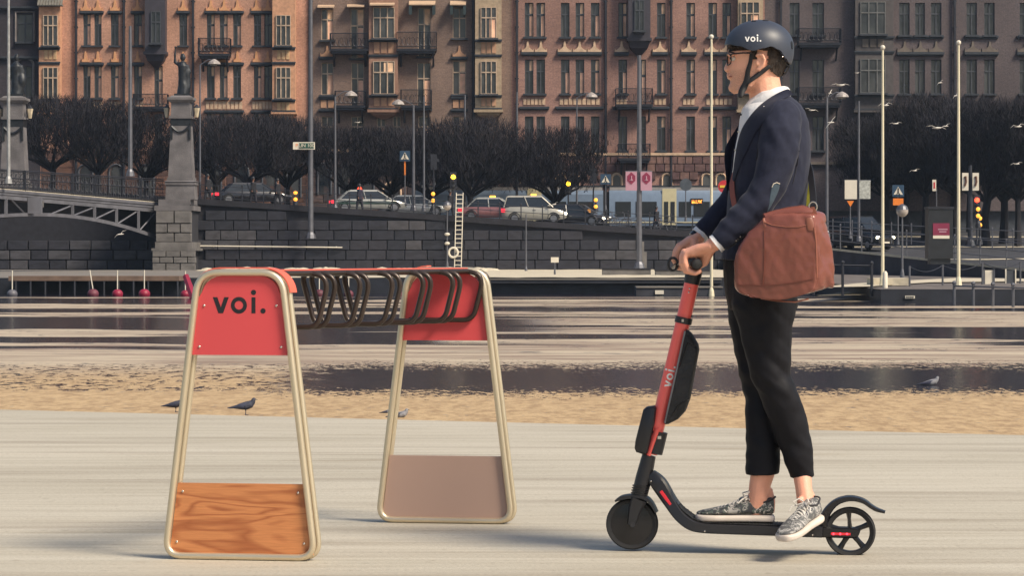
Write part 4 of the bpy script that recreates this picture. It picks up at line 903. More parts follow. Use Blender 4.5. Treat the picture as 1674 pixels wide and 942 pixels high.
# ladder
Y = 172.5; t = thing('ladder', 'tall pale metal ladder leaning against the quay wall', 'ladder', W(744, 437, Y)); 
A = [(W(743, 437, Y - .3), W(746, 315, Y)), (W(754, 437, Y - .3), W(757, 315, Y))]
for a, b in A: mb = MB(); mb.tube([a, b], .035, 5); obj('rail', mb, m_white, t)
for i in range(17): f = (i + .5) / 17; mb = MB(); mb.tube([A[0][0].lerp(A[0][1], f), A[1][0].lerp(A[1][1], f)], .028, 5); obj('rung', mb, m_white, t)
t = tag(obj('life_ring', MB().tube([W(741, 413, 172.1) + Vector((.28 * math.cos(a_), 0, .3 * math.sin(a_))) for a_ in [2 * math.pi * k / 16 for k in range(16)]], .07, 6, closed=True), m_white, None, sm=True), 'white ring hanging at the foot of the ladder', 'life ring')
# white notice, planters, stone post
t, top = pole_thing('notice_board', 'small blank white notice on a post standing in the snow', 'notice', 907, 428, 452, 135, .03, m_steel); c = W(907, 425, 135); mb = MB(); mb.cbox(c, .38, .04, .26); obj('plate', mb, m_white, t)
for x0, x1, y0, y1, Y, lb in ((985, 1064, 441, 454, 132, 'long low stone trough on the snow, left one'), (1072, 1162, 443, 454, 131, 'long low stone trough on the snow, right one by the flagpole')):
    a, b = W(x0, y1, Y), W(x1, y0, Y); t = thing('stone_trough', lb, 'trough', ((a.x + b.x) / 2, Y, .02)); mb = MB(); mb.box(a.x, b.x, Y, Y + .8, .02, b.z); o = obj('trough', mb, m_stone_lt, t); mb = MB(); mb.box(a.x - .03, b.x + .03, Y - .03, Y + .83, b.z + .002, b.z + .07); obj('rim', mb, m_stone_dk, t)
a, b = W(1043, 440, 160), W(1053, 395, 160); t = thing('stone_post', 'pale granite post beside the tall banner mast', 'post', ((a.x + b.x) / 2, 160, a.z)); mb = MB(); mb.box(a.x, b.x, 160, 160.4, a.z, b.z); mb.box(a.x + .05, b.x + .15, 159.95, 160.3, a.z, b.z - .6); obj('shaft', mb, m_stone_lt, t)
a = W(1447, 475, 100); t = thing('bollard', 'short white bollard at the foot of the left tall flagpole', 'bollard', a); mb = MB(); b = W(1447, 447, 100); mb.lathe([(.1, 0), (.09, b.z - a.z), (.04, b.z - a.z + .08)], a, 10); obj('shaft', mb, m_white, t, sm=True)
a, b = W(1428, 467, 105), W(1488, 455, 105); tag(obj('plinth_slab', MB().box(a.x, b.x, 105, 107, a.z, b.z), m_snow), 'snow covered slab at the foot of the globe lamp and flagpole', 'slab')
for px, y0, y1, Y, mt, lb in ((1617, 442, 470, 110, m_white, 'white notice panel among the railings near the right edge'), (1652, 442, 468, 112, m_fr_d, 'dark notice panel with a white edge near the right edge')):
    a, b = W(px - 9, y1, Y), W(px + 9, y0, Y); t = thing('notice_stand', lb, 'notice', ((a.x + b.x) / 2, Y, a.z)); mb = MB(); mb.box(a.x, b.x, Y, Y + .06, a.z + .1, b.z); obj('board', mb, mt, t)
    for x in (a.x, b.x - .05): mb = MB(); mb.box(x, x + .05, Y - .05, Y - .003, a.z - .1, b.z + .05); obj('leg', mb, m_white if mt is not m_white else m_steel, t)
# railings on the right
def railing(lb, P0, P1, n, h, rails, posts_r=.035, mat=m_steel):
    a, b = Vector(P0), Vector(P1); t = thing('railing', lb, 'railing', a)
    for r_ in rails: mb = MB(); mb.tube([a + Vector((0, 0, h * r_)), b + Vector((0, 0, h * r_))], .025, 5); obj('rail', mb, mat, t)
    for i in range(n): p = a.lerp(b, i / (n - 1)); mb = MB(); mb.tube([p + Vector((0, 0, -.1)), p + Vector((0, 0, h + .06))], posts_r, 6); mb.ball(p + Vector((0, 0, h + .1)), posts_r * 1.5, n=6, m=5); obj('post', mb, mat, t)
railing('long grey three bar railing running down the ramp at right', W(1340, 402, 150), W(1690, 440, 128), 10, 1.15, (1, .66, .33))
railing('grey railing behind it along the upper road at right', W(1330, 388, 165), W(1690, 408, 158), 12, 1.0, (1, .5))
railing('dark railing on the quay edge behind the bag', W(1330, 478, 99), W(1425, 480, 99), 3, 1.0, (1,), .05, m_iron)
t = thing('chain_fence', 'sagging chain fence with thin posts along the snowy ramp', 'fence', W(1485, 474, 104))
pp = [W(x, y, 104 + i * 2.5) for i, (x, y) in enumerate(((1487, 476), (1541, 473), (1606, 468), (1668, 466)))]
for p in pp: mb = MB(); mb.tube([p, p + Vector((0, 0, .95))], .04, 6); obj('post', mb, m_steel, t)
for a, b in zip(pp, pp[1:]): mb = MB(); mb.tube([a.lerp(b, k / 8) + Vector((0, 0, .92 - .22 * math.sin(math.pi * k / 8))) for k in range(9)], .018, 4); obj('chain', mb, m_iron, t)
a, b = W(1290, 430, 140), W(1530, 455, 140)
t = thing('ramp_wall', 'low concrete ramp wall with a snowy top under the grey railing', 'wall', W(1340, 440, 149)); mb = MB()
for i in range(12):
    f0, f1 = i / 12, (i + 1) / 12; p, q = W(1335, 404, 149.5).lerp(W(1690, 442, 127.5), f0), W(1335, 404, 149.5).lerp(W(1690, 442, 127.5), f1); mb.add([p, q, Vector((q.x, q.y, -.3)), Vector((p.x, p.y, -.3)), p + Vector((0, .5, 0)), q + Vector((0, .5, 0))], [(0, 1, 2, 3), (0, 4, 5, 1)])
obj('face', mb, M('stained_concrete', srgb(70, 68, 76, .7), .9, var=.4, scale=.8, world=True), t)
mb = MB(); p, q = W(1335, 403, 149.4), W(1690, 441, 127.4); mb.add([p, q, q + Vector((0, .6, 0)), p + Vector((0, .6, 0)), p + Vector((0, 0, -.12)), q + Vector((0, 0, -.12))], [(0, 1, 2, 3), (0, 4, 5, 1)]); obj('snow_cap', mb, m_snow, t)
railing('low blue grey jetty railing at the lower right edge of the water', W(1560, 494, 93), W(1690, 500, 88), 5, .55, (1,), .05, m_steel)
c = W(1488, 486, 96.9); t = thing('jetty_plate', 'small pale plate with dark marks on the right quay face', 'sign', c); mb = MB(); mb.box(c.x - .17, c.x + .17, 96.93, 96.97, c.z - .05, c.z + .05); p_ = obj('plate', mb, m_white, t)
mb = MB(); [mb.box(c.x - .13 + i * .07, c.x - .09 + i * .07, 96.915, 96.929, c.z - .03, c.z + .03) for i in range(4)]; obj('marks', mb, m_black, p_)
# buoys
m_buoy = M('crimson_buoy', srgb(150, 28, 60, .8), .5, var=.2); m_buoyd = M('faded_buoy', srgb(110, 52, 66, .8), .6, var=.2)
def buoy(px, py, Y, r, mt, lb, mast=True, lean=0):
    c = W(px, py, Y); c.z = ZW + r * .35; t = thing('buoy', lb, 'buoy', (c.x, Y, ZW), 0, 'mooring buoys'); mb = MB(); mb.ball(c, r, r, r * .85, 14, 8); obj('float', mb, mt, t, sm=True)
    if mast: mb = MB(); mb.tube([c + Vector((0, 0, r * .7)), c + Vector((lean, 0, r * .7 + .8))], .025, 5); obj('mast', mb, m_white, t)
for a in ((152, 470, 112, .24, m_buoyd, 'dull pinkish buoy, leftmost of those with a mast, its mast leaning', True, -.13), (192, 470, 112, .23, m_buoy, 'crimson buoy, middle one of the three left of the rack', True, 0), (236, 470, 112, .24, m_buoy, 'crimson buoy, right one of the three left of the rack', True, 0), (303, 474, 112, .2, m_buoy, 'crimson buoy touching the left side of the front rack frame', True, 0),
          (522, 476, 112, .22, m_buoyd, 'dull red buoy seen through the first hoops of the rack', True, 0), (570, 477, 112, .2, m_buoyd, 'dull red buoy seen through the middle hoops of the rack', True, 0), (653, 480, 112, .16, m_buoyd, 'dull red buoy half hidden by the rear rack panel', False, 0), (20, 466, 112, .22, M('grey_buoy', srgb(110, 108, 116, .7), .5), 'grey buoy near the left picture edge', True, 0)): buoy(*a)
a, b = W(317, 498, 105), W(304, 452, 106); a.z = ZW; tag(obj('mooring_post', MB().tube([a, b], [.16, .13], 6), m_buoy), 'crimson slanting post rising from the water at the left edge of the rack', 'mooring post')
# bicycles by the wall railing
def bike(px, Y, lb):
    c = W(px, 350, Y); c.z = hz_(c.x, Y); t = thing('bicycle', lb, 'bicycle', c, 0, 'bicycles parked behind the quay railing'); P = lambda x, z: Vector((c.x + x, Y, c.z + z))
    for x in (-.5, .5):
        mb = MB(); mb.tube([P(x + .33 * math.cos(a_), .34 + .33 * math.sin(a_)) for a_ in [2 * math.pi * k / 16 for k in range(16)]], .025, 4, closed=True); w_ = obj('wheel', mb, m_steel, t); mb = MB(); mb.ball(P(x, .34), .04, n=6, m=4); [mb.tube([P(x, .34), P(x + .32 * math.cos(a_), .34 + .32 * math.sin(a_))], .006, 3) for a_ in [k * math.pi / 4 for k in range(8)]]; obj('hub', mb, m_steel, w_)
    mb = MB()
    for q in ((P(-.5, .34), P(-.1, .32), P(-.22, .85)), (P(-.5, .34), P(-.2, .7), P(.35, .78)), (P(-.1, .32), P(.36, .7)), (P(.5, .34), P(.36, .72), P(.32, .98))): mb.tube(q, .022, 4)
    obj('frame', mb, m_steel, t); mb = MB(); mb.ball(P(-.24, .9), .13, .06, .04, 8, 5); obj('saddle', mb, m_black, t); mb = MB(); mb.tube([P(.2, 1.05), P(.32, 1.0) + Vector((0, .2, 0)), P(.32, 1.0) - Vector((0, .2, 0)), P(.22, 1.06) - Vector((0, .25, 0))], .018, 4); obj('handlebar', mb, m_steel, t)
for px, Y, lb in ((992, 174.6, 'leftmost of the parked bicycles in front of the tram'), (1012, 174.9, 'second parked bicycle from the left in front of the tram'), (1034, 174.6, 'parked bicycle partly behind the tall banner mast'), (1085, 175, 'parked bicycle farthest right, nearest the rider')): bike(px, Y, lb)
# ---------------------------------------------------------------- vehicles
m_tyre = M('tyre_rubber', (.015, .015, .017), .8, var=.2); m_rim = M('alloy', srgb(140, 140, 145), .35, .8); m_cglass = M('car_glass', (.02, .025, .032), .06, var=.1)
m_hl = M('headlight_on', (1, .93, .7), emit=5); m_tl = M('tail_light_red', (.75, .02, .04), emit=.9); m_amb = M('amber_marker', (1, .45, .05), emit=2)
def car(px, Y, Ln, H, paint, lb, name='parked_car', cat='car', yaw=0, tails=False, heads=True, estate=False, roof=None, stripe=None, Wd=1.78, sign=None):
    X = (px - CX) * Y / FPX; t = thing(name, lb, cat, (X, Y, hz_(X, Y)), yaw); L2 = Ln / 2; hb = H * .6
    def O(nm, mb, mt, par=None, **k): return obj(nm, mb, mt, par or t, world=False, **k)
    st = [(-L2, .42, hb * .80, .80), (-L2 + .08, .30, hb * .93, .88), (-L2 + .5, .24, hb, .97), (-L2 * .3, .22, hb, 1), (L2 * .35, .22, hb * .98, 1), (L2 - .7, .24, hb * .87, .97), (L2 - .15, .30, hb * .72, .88), (L2, .40, hb * .60, .74)]
    rings = []
    for x, z0, z1, wf in st:
        hw = Wd / 2 * wf; rings.append([Vector((x, -hw * .9, z0)), Vector((x, -hw, z0 + .18)), Vector((x, -hw * .99, z1 - .16)), Vector((x, -hw * .9, z1)), Vector((x, hw * .9, z1)), Vector((x, hw * .99, z1 - .16)), Vector((x, hw, z0 + .18)), Vector((x, hw * .9, z0))])
    mb = MB(); mb.loft(rings); b = O('body', mb, paint, sm=35)
    rx0 = -L2 + (.15 if estate else .55); tx0 = -L2 + (.35 if estate else 1.15); tx1 = L2 * .22; rx1 = L2 * .58
    def cab(x, z, hw): return [Vector((x, -hw, z)), Vector((x, hw, z))]
    hw0, hw1 = Wd / 2 * .88, Wd / 2 * .70; z0, z1 = hb - .02, H - .04
    g = MB(); lo = [Vector((rx0, -hw0, z0)), Vector((rx1, -hw0, z0)), Vector((rx1, hw0, z0)), Vector((rx0, hw0, z0))]; hi = [Vector((tx0, -hw1, z1)), Vector((tx1, -hw1, z1)), Vector((tx1, hw1, z1)), Vector((tx0, hw1, z1))]
    g.loft([lo, hi]); O('window', g, m_cglass)
    mb = MB(); hr = [v + Vector((0, 0, .005)) for v in hi]; top = [v * 1 for v in hi]; top = [Vector((v.x * .93 + .05, v.y * .9, H + .02)) for v in hi]; mb.loft([[v + Vector((0, 0, -.05)) + Vector((0, .02 if v.y > 0 else -.02, 0)) for v in hi], hr, top]); O('roof', mb, roof or paint, sm=30)
    for s in (-1, 1):
        for a_, b_ in ((lo[0], hi[0]), (lo[1], hi[1]), ((lo[0] + lo[1]) / 2, (hi[0] + hi[1]) / 2)):
            mb = MB(); p, q = Vector((a_.x, s * (hw0 + .005), a_.z)), Vector((b_.x, s * (hw1 + .005), b_.z)); mb.tube([p, q], .04, 4); O('pillar', mb, roof or paint)
    for x in (-L2 + .85, L2 - .85):
        for s in (-1, 1):
            mb = MB(); mb.lathe([(.22, -.09), (.32, -.08), (.33, .08), (.22, .09)], (x, s * (Wd / 2 - .1), .33), 18, 'y'); w_ = O('wheel', mb, m_tyre); mb = MB(); mb.lathe([(.2, 0), (.21, s * .012)], (x, s * Wd / 2 - .02 * s + s * .02, .33), 12, 'y'); O('rim', mb, m_rim, w_)
            mb = MB(); mb.tube([(x + .38 * math.cos(a_), s * (Wd / 2 - .02), .33 + .38 * math.sin(a_)) for a_ in [math.pi * k / 8 for k in range(9)]], .035, 4); O('wheel_arch', mb, m_black)
    for s in (-1, 1):
        mb = MB(); mb.ball((L2 - .1, s * Wd * .36, hb * .6), .12, .17, .1, 8, 6); O('headlight', mb, m_hl if heads else m_rim)
        mb = MB(); mb.box(-L2 - .02, -L2 + .22, s * Wd * .46 - .07, s * Wd * .46 + .03 * s + .04, hb * .68, hb * .9); O('tail_light', mb, m_tl)
        mb = MB(); mb.ball((L2 * .45, s * (Wd / 2 + .08), hb + .08), .1, .09, .07, 6, 5); O('mirror', mb, paint)
        mb = MB(); mb.box(-L2 * .02, -L2 * .02 + .015, s * (Wd / 2 * .995) - .005, s * (Wd / 2 * .995) + .008, .4, hb - .05); mb.box(L2 * .42, L2 * .42 + .015, s * (Wd / 2 * .995) - .005, s * (Wd / 2 * .995) + .008, .4, hb - .05); mb.box(-.1, .1, s * Wd / 2 - .01, s * Wd / 2 + .015, hb - .24, hb - .2); O('door_trim', mb, m_black)
    if stripe: 
        for s in (-1, 1): mb = MB(); mb.box(-L2 + .4, L2 - .8, s * Wd / 2 - .02, s * Wd / 2 + .012, hb - .32, hb - .22); mb.box(-L2 + .4, L2 - .8, s * Wd / 2 - .02, s * Wd / 2 + .010, hb - .17, hb - .14); O('side_stripe', mb, stripe)
    mb = MB(); mb.box(L2 - .03, L2 + .02, -.26, .26, .42, .52); O('number_plate', mb, m_white); mb = MB(); mb.box(-L2 - .02, -L2 + .03, -.26, .26, .55, .67); O('number_plate', mb, m_white)
    if sign: mb = MB(); mb.box(-.2, .15, -.12, .12, H + .02, H + .14); O('roof_sign', mb, sign)
    return t
P_ = lambda n, c, r=.25: M(n, c, r, .2, var=.08, coat=.6)
car(412, 178, 5.0, 1.42, P_('black_car_paint', (.015, .015, .02)), 'black car with glowing red tail light right of the stone pedestal', yaw=.25, heads=False, roof=P_('black_car_paint', (.015, .015, .02)))
car(602, 178, 4.9, 1.45, P_('white_car_paint', (.33, .33, .31)), 'white car with dark green stripes and red tail lights behind the railing', name='striped_car', stripe=M('dark_green_stripe', (.02, .05, .04), .4), yaw=.15, heads=False)
car(677, 183, 4.6, 1.4, P_('silver_car_paint', (.20, .21, .22)), 'silver car partly hidden ahead of the striped white car', heads=False)
car(806, 178, 4.3, 1.5, P_('pinkish_red_paint', (.27, .12, .12)), 'pinkish red hatchback with one bright headlight left of the white van', yaw=-.12, roof=P_('white_car_paint', (.33, .33, .31)), sign=m_amb)
car(873, 177.5, 4.2, 1.78, P_('cream_van_paint', (.38, .36, .31)), 'cream white small van with roof sign beside the clipped tree', name='small_van', cat='van', estate=True, sign=m_amb)
car(938, 178, 4.7, 1.42, P_('charcoal_car_paint', (.03, .03, .035)), 'charcoal car with bright yellowish headlights beside the tram', yaw=-.35)
car(1405, 181, 5.4, 2.2, P_('black_van_paint', (.012, .013, .018)), 'large black van with two white headlights behind the white boards', name='black_van', cat='van', estate=True, yaw=-1.0)
# tram
Yt = 190; x0, x1 = (822 - CX) * Yt / FPX, (1204 - CX) * Yt / FPX; zt = hz_(7, Yt); t = thing('tram', 'long blue grey and cream tram passing behind the trees and bicycles', 'tram', ((x0 + x1) / 2, Yt, zt))
m_tb = M('tram_blue_grey', srgb(122, 140, 164, .8), .35, var=.08); m_tc = M('tram_cream', srgb(206, 196, 160, .85), .4, var=.06); m_tr = M('tram_roof', srgb(160, 156, 154, .7), .6, var=.15)
def tx(px): return (px - CX) * Yt / FPX
def tz(py): return CAMZ + (HY - py) * Yt / FPX
sec = [(-1.25, .35), (-1.3, .6), (-1.3, 2.5), (-1.2, 2.78), (1.2, 2.78), (1.3, 2.5), (1.3, .6), (1.25, .35)]
def segx(a, b, nose=False): 
    rg = [[Vector((x, Yt + y * s, zt + .0 + z * (1 if z < 1 else s2))) for y, z in sec] for x, s, s2 in ((a, 1, 1), (b - (.9 if nose else 0), 1, 1)) + (((b, .8, .93),) if nose else ())]
    return MB().loft(rg)
obj('body', segx(x0 - 6, tx(985)), m_tb, t); obj('body', segx(tx(995), x1, True), m_tb, t, sm=30); mb = MB(); mb.box(tx(985), tx(995), Yt - 1.1, Yt + 1.1, zt + .4, zt + 2.7); obj('bellows', mb, m_black, t)
for a, b in ((x0 - 5.8, tx(840)), (tx(846), tx(984)), (tx(996), tx(1180))): mb = MB(); mb.box(a, b, Yt - 1.05, Yt + 1.05, zt + 2.79, zt + 3.0); obj('roof_cover', mb, m_tr, t)
for a, b in ((822, 836), (892, 925), (930, 970), (1005, 1030), (1038, 1072), (1108, 1128), (1132, 1158), (1172, 1190)): mb = MB(); mb.box(tx(a), tx(b), Yt - 1.325, Yt - 1.305, zt + .95, zt + 2.0); obj('window', mb, m_cglass, t)
for a, b in ((862, 885), (1081, 1104)):
    mb = MB(); mb.box(tx(a), tx(b), Yt - 1.33, Yt - 1.303, zt + .4, zt + 2.9); dr = obj('door', mb, m_tc, t)
    for u, v in ((.12, .42), (.58, .88)): w_ = tx(b) - tx(a); mb = MB(); mb.box(tx(a) + w_ * u, tx(a) + w_ * v, Yt - 1.35, Yt - 1.332, zt + .55, zt + 2.0); obj('door_glass', mb, m_cglass, dr)
mb = MB(); mb.box(tx(1127), tx(1147), Yt - 1.36, Yt - 1.327, tz(335), tz(325)); ds = obj('destination_display', mb, m_black, t)
mb = MB(); random.seed(5)
for i in range(7):
    xx = tx(1129) + i * .105; mb.box(xx, xx + .02, Yt - 1.37, Yt - 1.362, tz(333), tz(327.5)); mb.box(xx + .02, xx + .07, Yt - 1.37, Yt - 1.362, tz(random.choice((328.5, 331, 333))), tz(random.choice((328.5, 331, 333))) + .04)
obj('amber_letters', mb, M('display_amber', (1, .33, .04), emit=2.0), ds)
mb = MB(); mb.box(x0 - 6, x1 - .8, Yt - 1.1, Yt + 1.1, zt, zt + .36); obj('skirt', mb, m_black, t); mb = MB(); mb.box(x0 - 6, x1 - .6, Yt - 1.335, Yt - 1.304, zt + .55, zt + .62); obj('trim', mb, m_tc, t)
for px in (870, 1015, 1150): 
    mb = MB(); mb.lathe([(.3, 0), (.3, .15)], (tx(px), Yt - 1.15, zt + .28), 14, 'y'); obj('wheel', mb, m_steel, t)
# distant people on the street
def passer(px, Y, lb, coat, legs=(.02, .02, .028), h=1.75):
    X = (px - CX) * Y / FPX; z = hz_(X, Y); t = thing('person', lb, 'person', (X, Y, z)); s = h / 1.75; P = lambda x, zz, y=0: Vector((X + x * s, Y + y * s, z + zz * s))
    mb = MB(); mb.ball(P(0, 1.62), .1 * s, .1 * s, .13 * s); mb.tube([P(0, 1.36), P(0, 1.56)], .055 * s, 8)
    for q in (-1, 1): mb.tube([P(q * .06, .9), P(q * .14, .5), P(q * .2, .07)], [.1 * s, .075 * s, .05 * s], 8); mb.tube([P(q * .2, .05), P(q * .2 + .16, .04)], .045 * s, 6)
    mb.tube([P(0, .85), P(0, 1.1), P(.02, 1.4)], [.15 * s, .14 * s, .16 * s], 10)
    for q in (-1, 1): mb.tube([P(.02, 1.36, q * .18), P(q * .1, 1.08, q * .22), P(q * .14 + .06, .85, q * .2)], [.06 * s, .05 * s, .035 * s], 7); mb.ball(P(q * .14 + .08, .8, q * .2), .045 * s)
    bo = blend('body', mb, M('distant_skin', srgb(150, 110, 92, .7), .7), t, .035, 2)
    mb = MB(); mb.tube([P(0, .72), P(0, 1.1), P(.02, 1.42)], [.2 * s, .18 * s, .19 * s], 10)
    for q in (-1, 1): mb.tube([P(.02, 1.36, q * .18), P(q * .1, 1.08, q * .22), P(q * .14 + .04, .9, q * .2)], [.085 * s, .075 * s, .055 * s], 7)
    blend('coat', mb, M('coat_' + lb[:6].strip().replace(' ', '_'), coat, .8), t, .04, 2)
    mb = MB(); 
    for q in (-1, 1): mb.tube([P(q * .06, .9), P(q * .14, .5), P(q * .2, .1)], [.13 * s, .1 * s, .07 * s], 8)
    blend('trousers', mb, M('dark_trousers', legs, .8), t, .04, 2)
    mb = MB(); mb.ball(P(-.015, 1.66), .115 * s, .115 * s, .12 * s); obj('hair', mb, m_black, t, sm=True)
for a in ((588, 174.5, 'walker in dark clothes passing in front of the striped white car', (.02, .018, .035)), (414, 174.6, 'person in black standing in front of the black car', (.015, .015, .02)), (736, 175, 'person in dark red brown jacket near the top of the ladder', (.03, .016, .02)), (1073, 182, 'person in dark clothes by the round sign', (.03, .03, .04)), (340, 175.5, 'person in dark coat just right of the stone pedestal', (.02, .022, .03)), (454, 175, 'person in dark coat near the front of the black car', (.028, .02, .024))): passer(*a)
# ---------------------------------------------------------------- gulls
m_gull = M('gull_white', srgb(214, 208, 200, .9), .7, var=.1); m_gullg = M('gull_grey', srgb(140, 140, 146, .8), .7, var=.2, scale=20); m_gulld = M('gull_dark', (.035, .038, .06), .7, var=.4, scale=30); m_beak = M('beak', (.12, .03, .03), .5)
def flying(px, py, Y, span, roll, dih, lb, face=1):
    c = W(px, py, Y); t = thing('gull', lb, 'gull', c, 0, 'gulls flying at the right'); s = span / 1.0; mb = MB(); P = lambda x, y, z: Vector((c.x + x * s, c.y + y * s, c.z + z * s))
    mb.tube([P(-.2 * face, 0, 0), P(-.1 * face, 0, 0), P(.05 * face, 0, 0), P(.14 * face, 0, .01), P(.2 * face, 0, .01)], [.012 * s, .035 * s, .05 * s, .035 * s, .015 * s], 8)
    for q in (-1, 1):
        u = Vector((math.cos(roll) * q, .25 * q, math.sin(roll) * q + dih)); u2 = Vector((math.cos(roll) * q, .2 * q, math.sin(roll) * q - dih * .9)); a = c; b = c + u.normalized() * .24 * s; d = b + u2.normalized() * .28 * s
        mb.tube([a, b, b.lerp(d, .5), d], [(.06 * s, .014 * s), (.05 * s, .012 * s), (.035 * s, .01 * s), (.008 * s, .005 * s)], 6)
    blend('body', mb, m_gull, t, .014 * s, 1)
    mb = MB(); mb.tube([P(.2 * face, 0, .01), P(.25 * face, 0, .0)], [.012 * s, .003 * s], 5); obj('beak', mb, m_beak, t)
for i, a in enumerate(((1374, 139, 125, .95, .0, .3, 'gull with raised wings nearest the rider shoulder'), (1357, 152, 140, .5, 1.1, .3, 'small gull banking steeply beside the lamp hood', -1), (1327, 180, 120, .7, -.2, .35, 'gull gliding just behind the rider upper back', -1), (1358, 200, 125, .8, .9, .2, 'pale green tinged gull turning below the lamp hood'), (1447, 172, 120, .8, .2, .6, 'gull flying right beside the left tall flagpole'), (1464, 202, 140, .8, .1, .35, 'gull low between the two flagpoles, left one'),
    (1531, 209, 118, 1.0, -.15, .3, 'larger gull with wide wings between the flagpoles'), (1546, 206, 125, .6, .5, .4, 'small gull just right of the larger wide winged gull'), (1537, 135, 125, .5, .8, .5, 'gull in front of the third grey house window'), (1563, 156, 115, .5, .9, .5, 'gull crossing the right flagpole'), (1495, 279, 125, .6, .3, .4, 'small gull in front of the dark trunks between flagpoles'), (1662, 268, 125, .7, .2, .4, 'lower gull near the right picture edge'), (1664, 207, 112, .8, .25, .6, 'upper gull near the right picture edge'), (1401, 119, 150, .5, .1, .4, 'tiny gull above the left boards') , (197, 383, 130, .75, .7, .5, 'gull flying under the bridge arch'), (585, 200, 150, .5, .1, .4, 'small gull above the clipped trees left of the lamp'), (906, 334, 165, .6, .6, .2, 'gull in front of the cream van'))):
    flying(*a)
def standing(px, Y, h, dirn, lb, grey=False, ztop=0.0, swim=False):
    c = W(px, 400, Y); c.z = ztop; t = thing('gull', lb, 'gull', c); s = h / .30; P = lambda x, z, y=0: Vector((c.x + x * s * dirn, c.y + y * s, c.z + (z - (.11 if swim else 0)) * s))
    mb = MB(); mb.tube([P(-.27, .125), P(-.2, .135), P(-.1, .15), P(.02, .165), P(.1, .19), P(.145, .235), P(.155, .27), P(.17, .285)], [(.014 * s, .008 * s), (.024 * s, .018 * s), (.055 * s, .048 * s), (.074 * s, .074 * s), (.066 * s, .068 * s), (.042 * s, .044 * s), (.036 * s, .037 * s), (.022 * s, .022 * s)], 12)
    mb.ball(P(.16, .278), .033 * s, .028 * s, .03 * s)
    if not swim:
        for y in (-.02, .02): mb.tube([P(.01, .13, y), P(.02, .07, y), P(.015, .01, y)], [.014 * s, .007 * s, .007 * s], 6); mb.tube([P(.0, .008, y), P(.07, .006, y)], [(.012 * s, .006 * s), (.022 * s, .006 * s)], 6)
    blend('body', mb, m_gullg if grey else m_gulld, t, .006 * s, 2)
    mb = MB()
    for y in (-1, 1): mb.tube([P(.08, .19, y * .052), P(-.02, .175, y * .062), P(-.15, .15, y * .04), P(-.3, .125, y * .01)], [(.006 * s, .03 * s), (.01 * s, .042 * s), (.008 * s, .026 * s), (.003 * s, .006 * s)], 8)
    obj('wing', mb, M('wing_slate', (.045, .05, .085), .7, var=.3, scale=20), t, sm=True)
    mb = MB(); mb.tube([P(.185, .277), P(.205, .274), P(.232, .262)], [.009 * s, .007 * s, .002 * s], 6); obj('beak', mb, m_black, t)
standing(400, 18.85, .118, 1, 'dark gull standing on one spot at the pavement edge inside the front rack frame')
standing(286, 19.2, .10, 1, 'dark gull pecking at the pavement edge just left of the front rack frame')
def swimmer(px, py, L, lb, d=1): 
    Y = FPX * (CAMZ - ZW) / (py - HY); standing(px, Y, .30 * L, d, lb, True, ZW, True)
swimmer(653, 683, .5, 'grey gull swimming beside the left leg of the rear rack frame'); swimmer(1521, 630, .6, 'pale gull swimming in the dark open lead at right')
swimmer(633, 676, .3, 'tiny dark gull swimming just left of the rear rack frame leg')
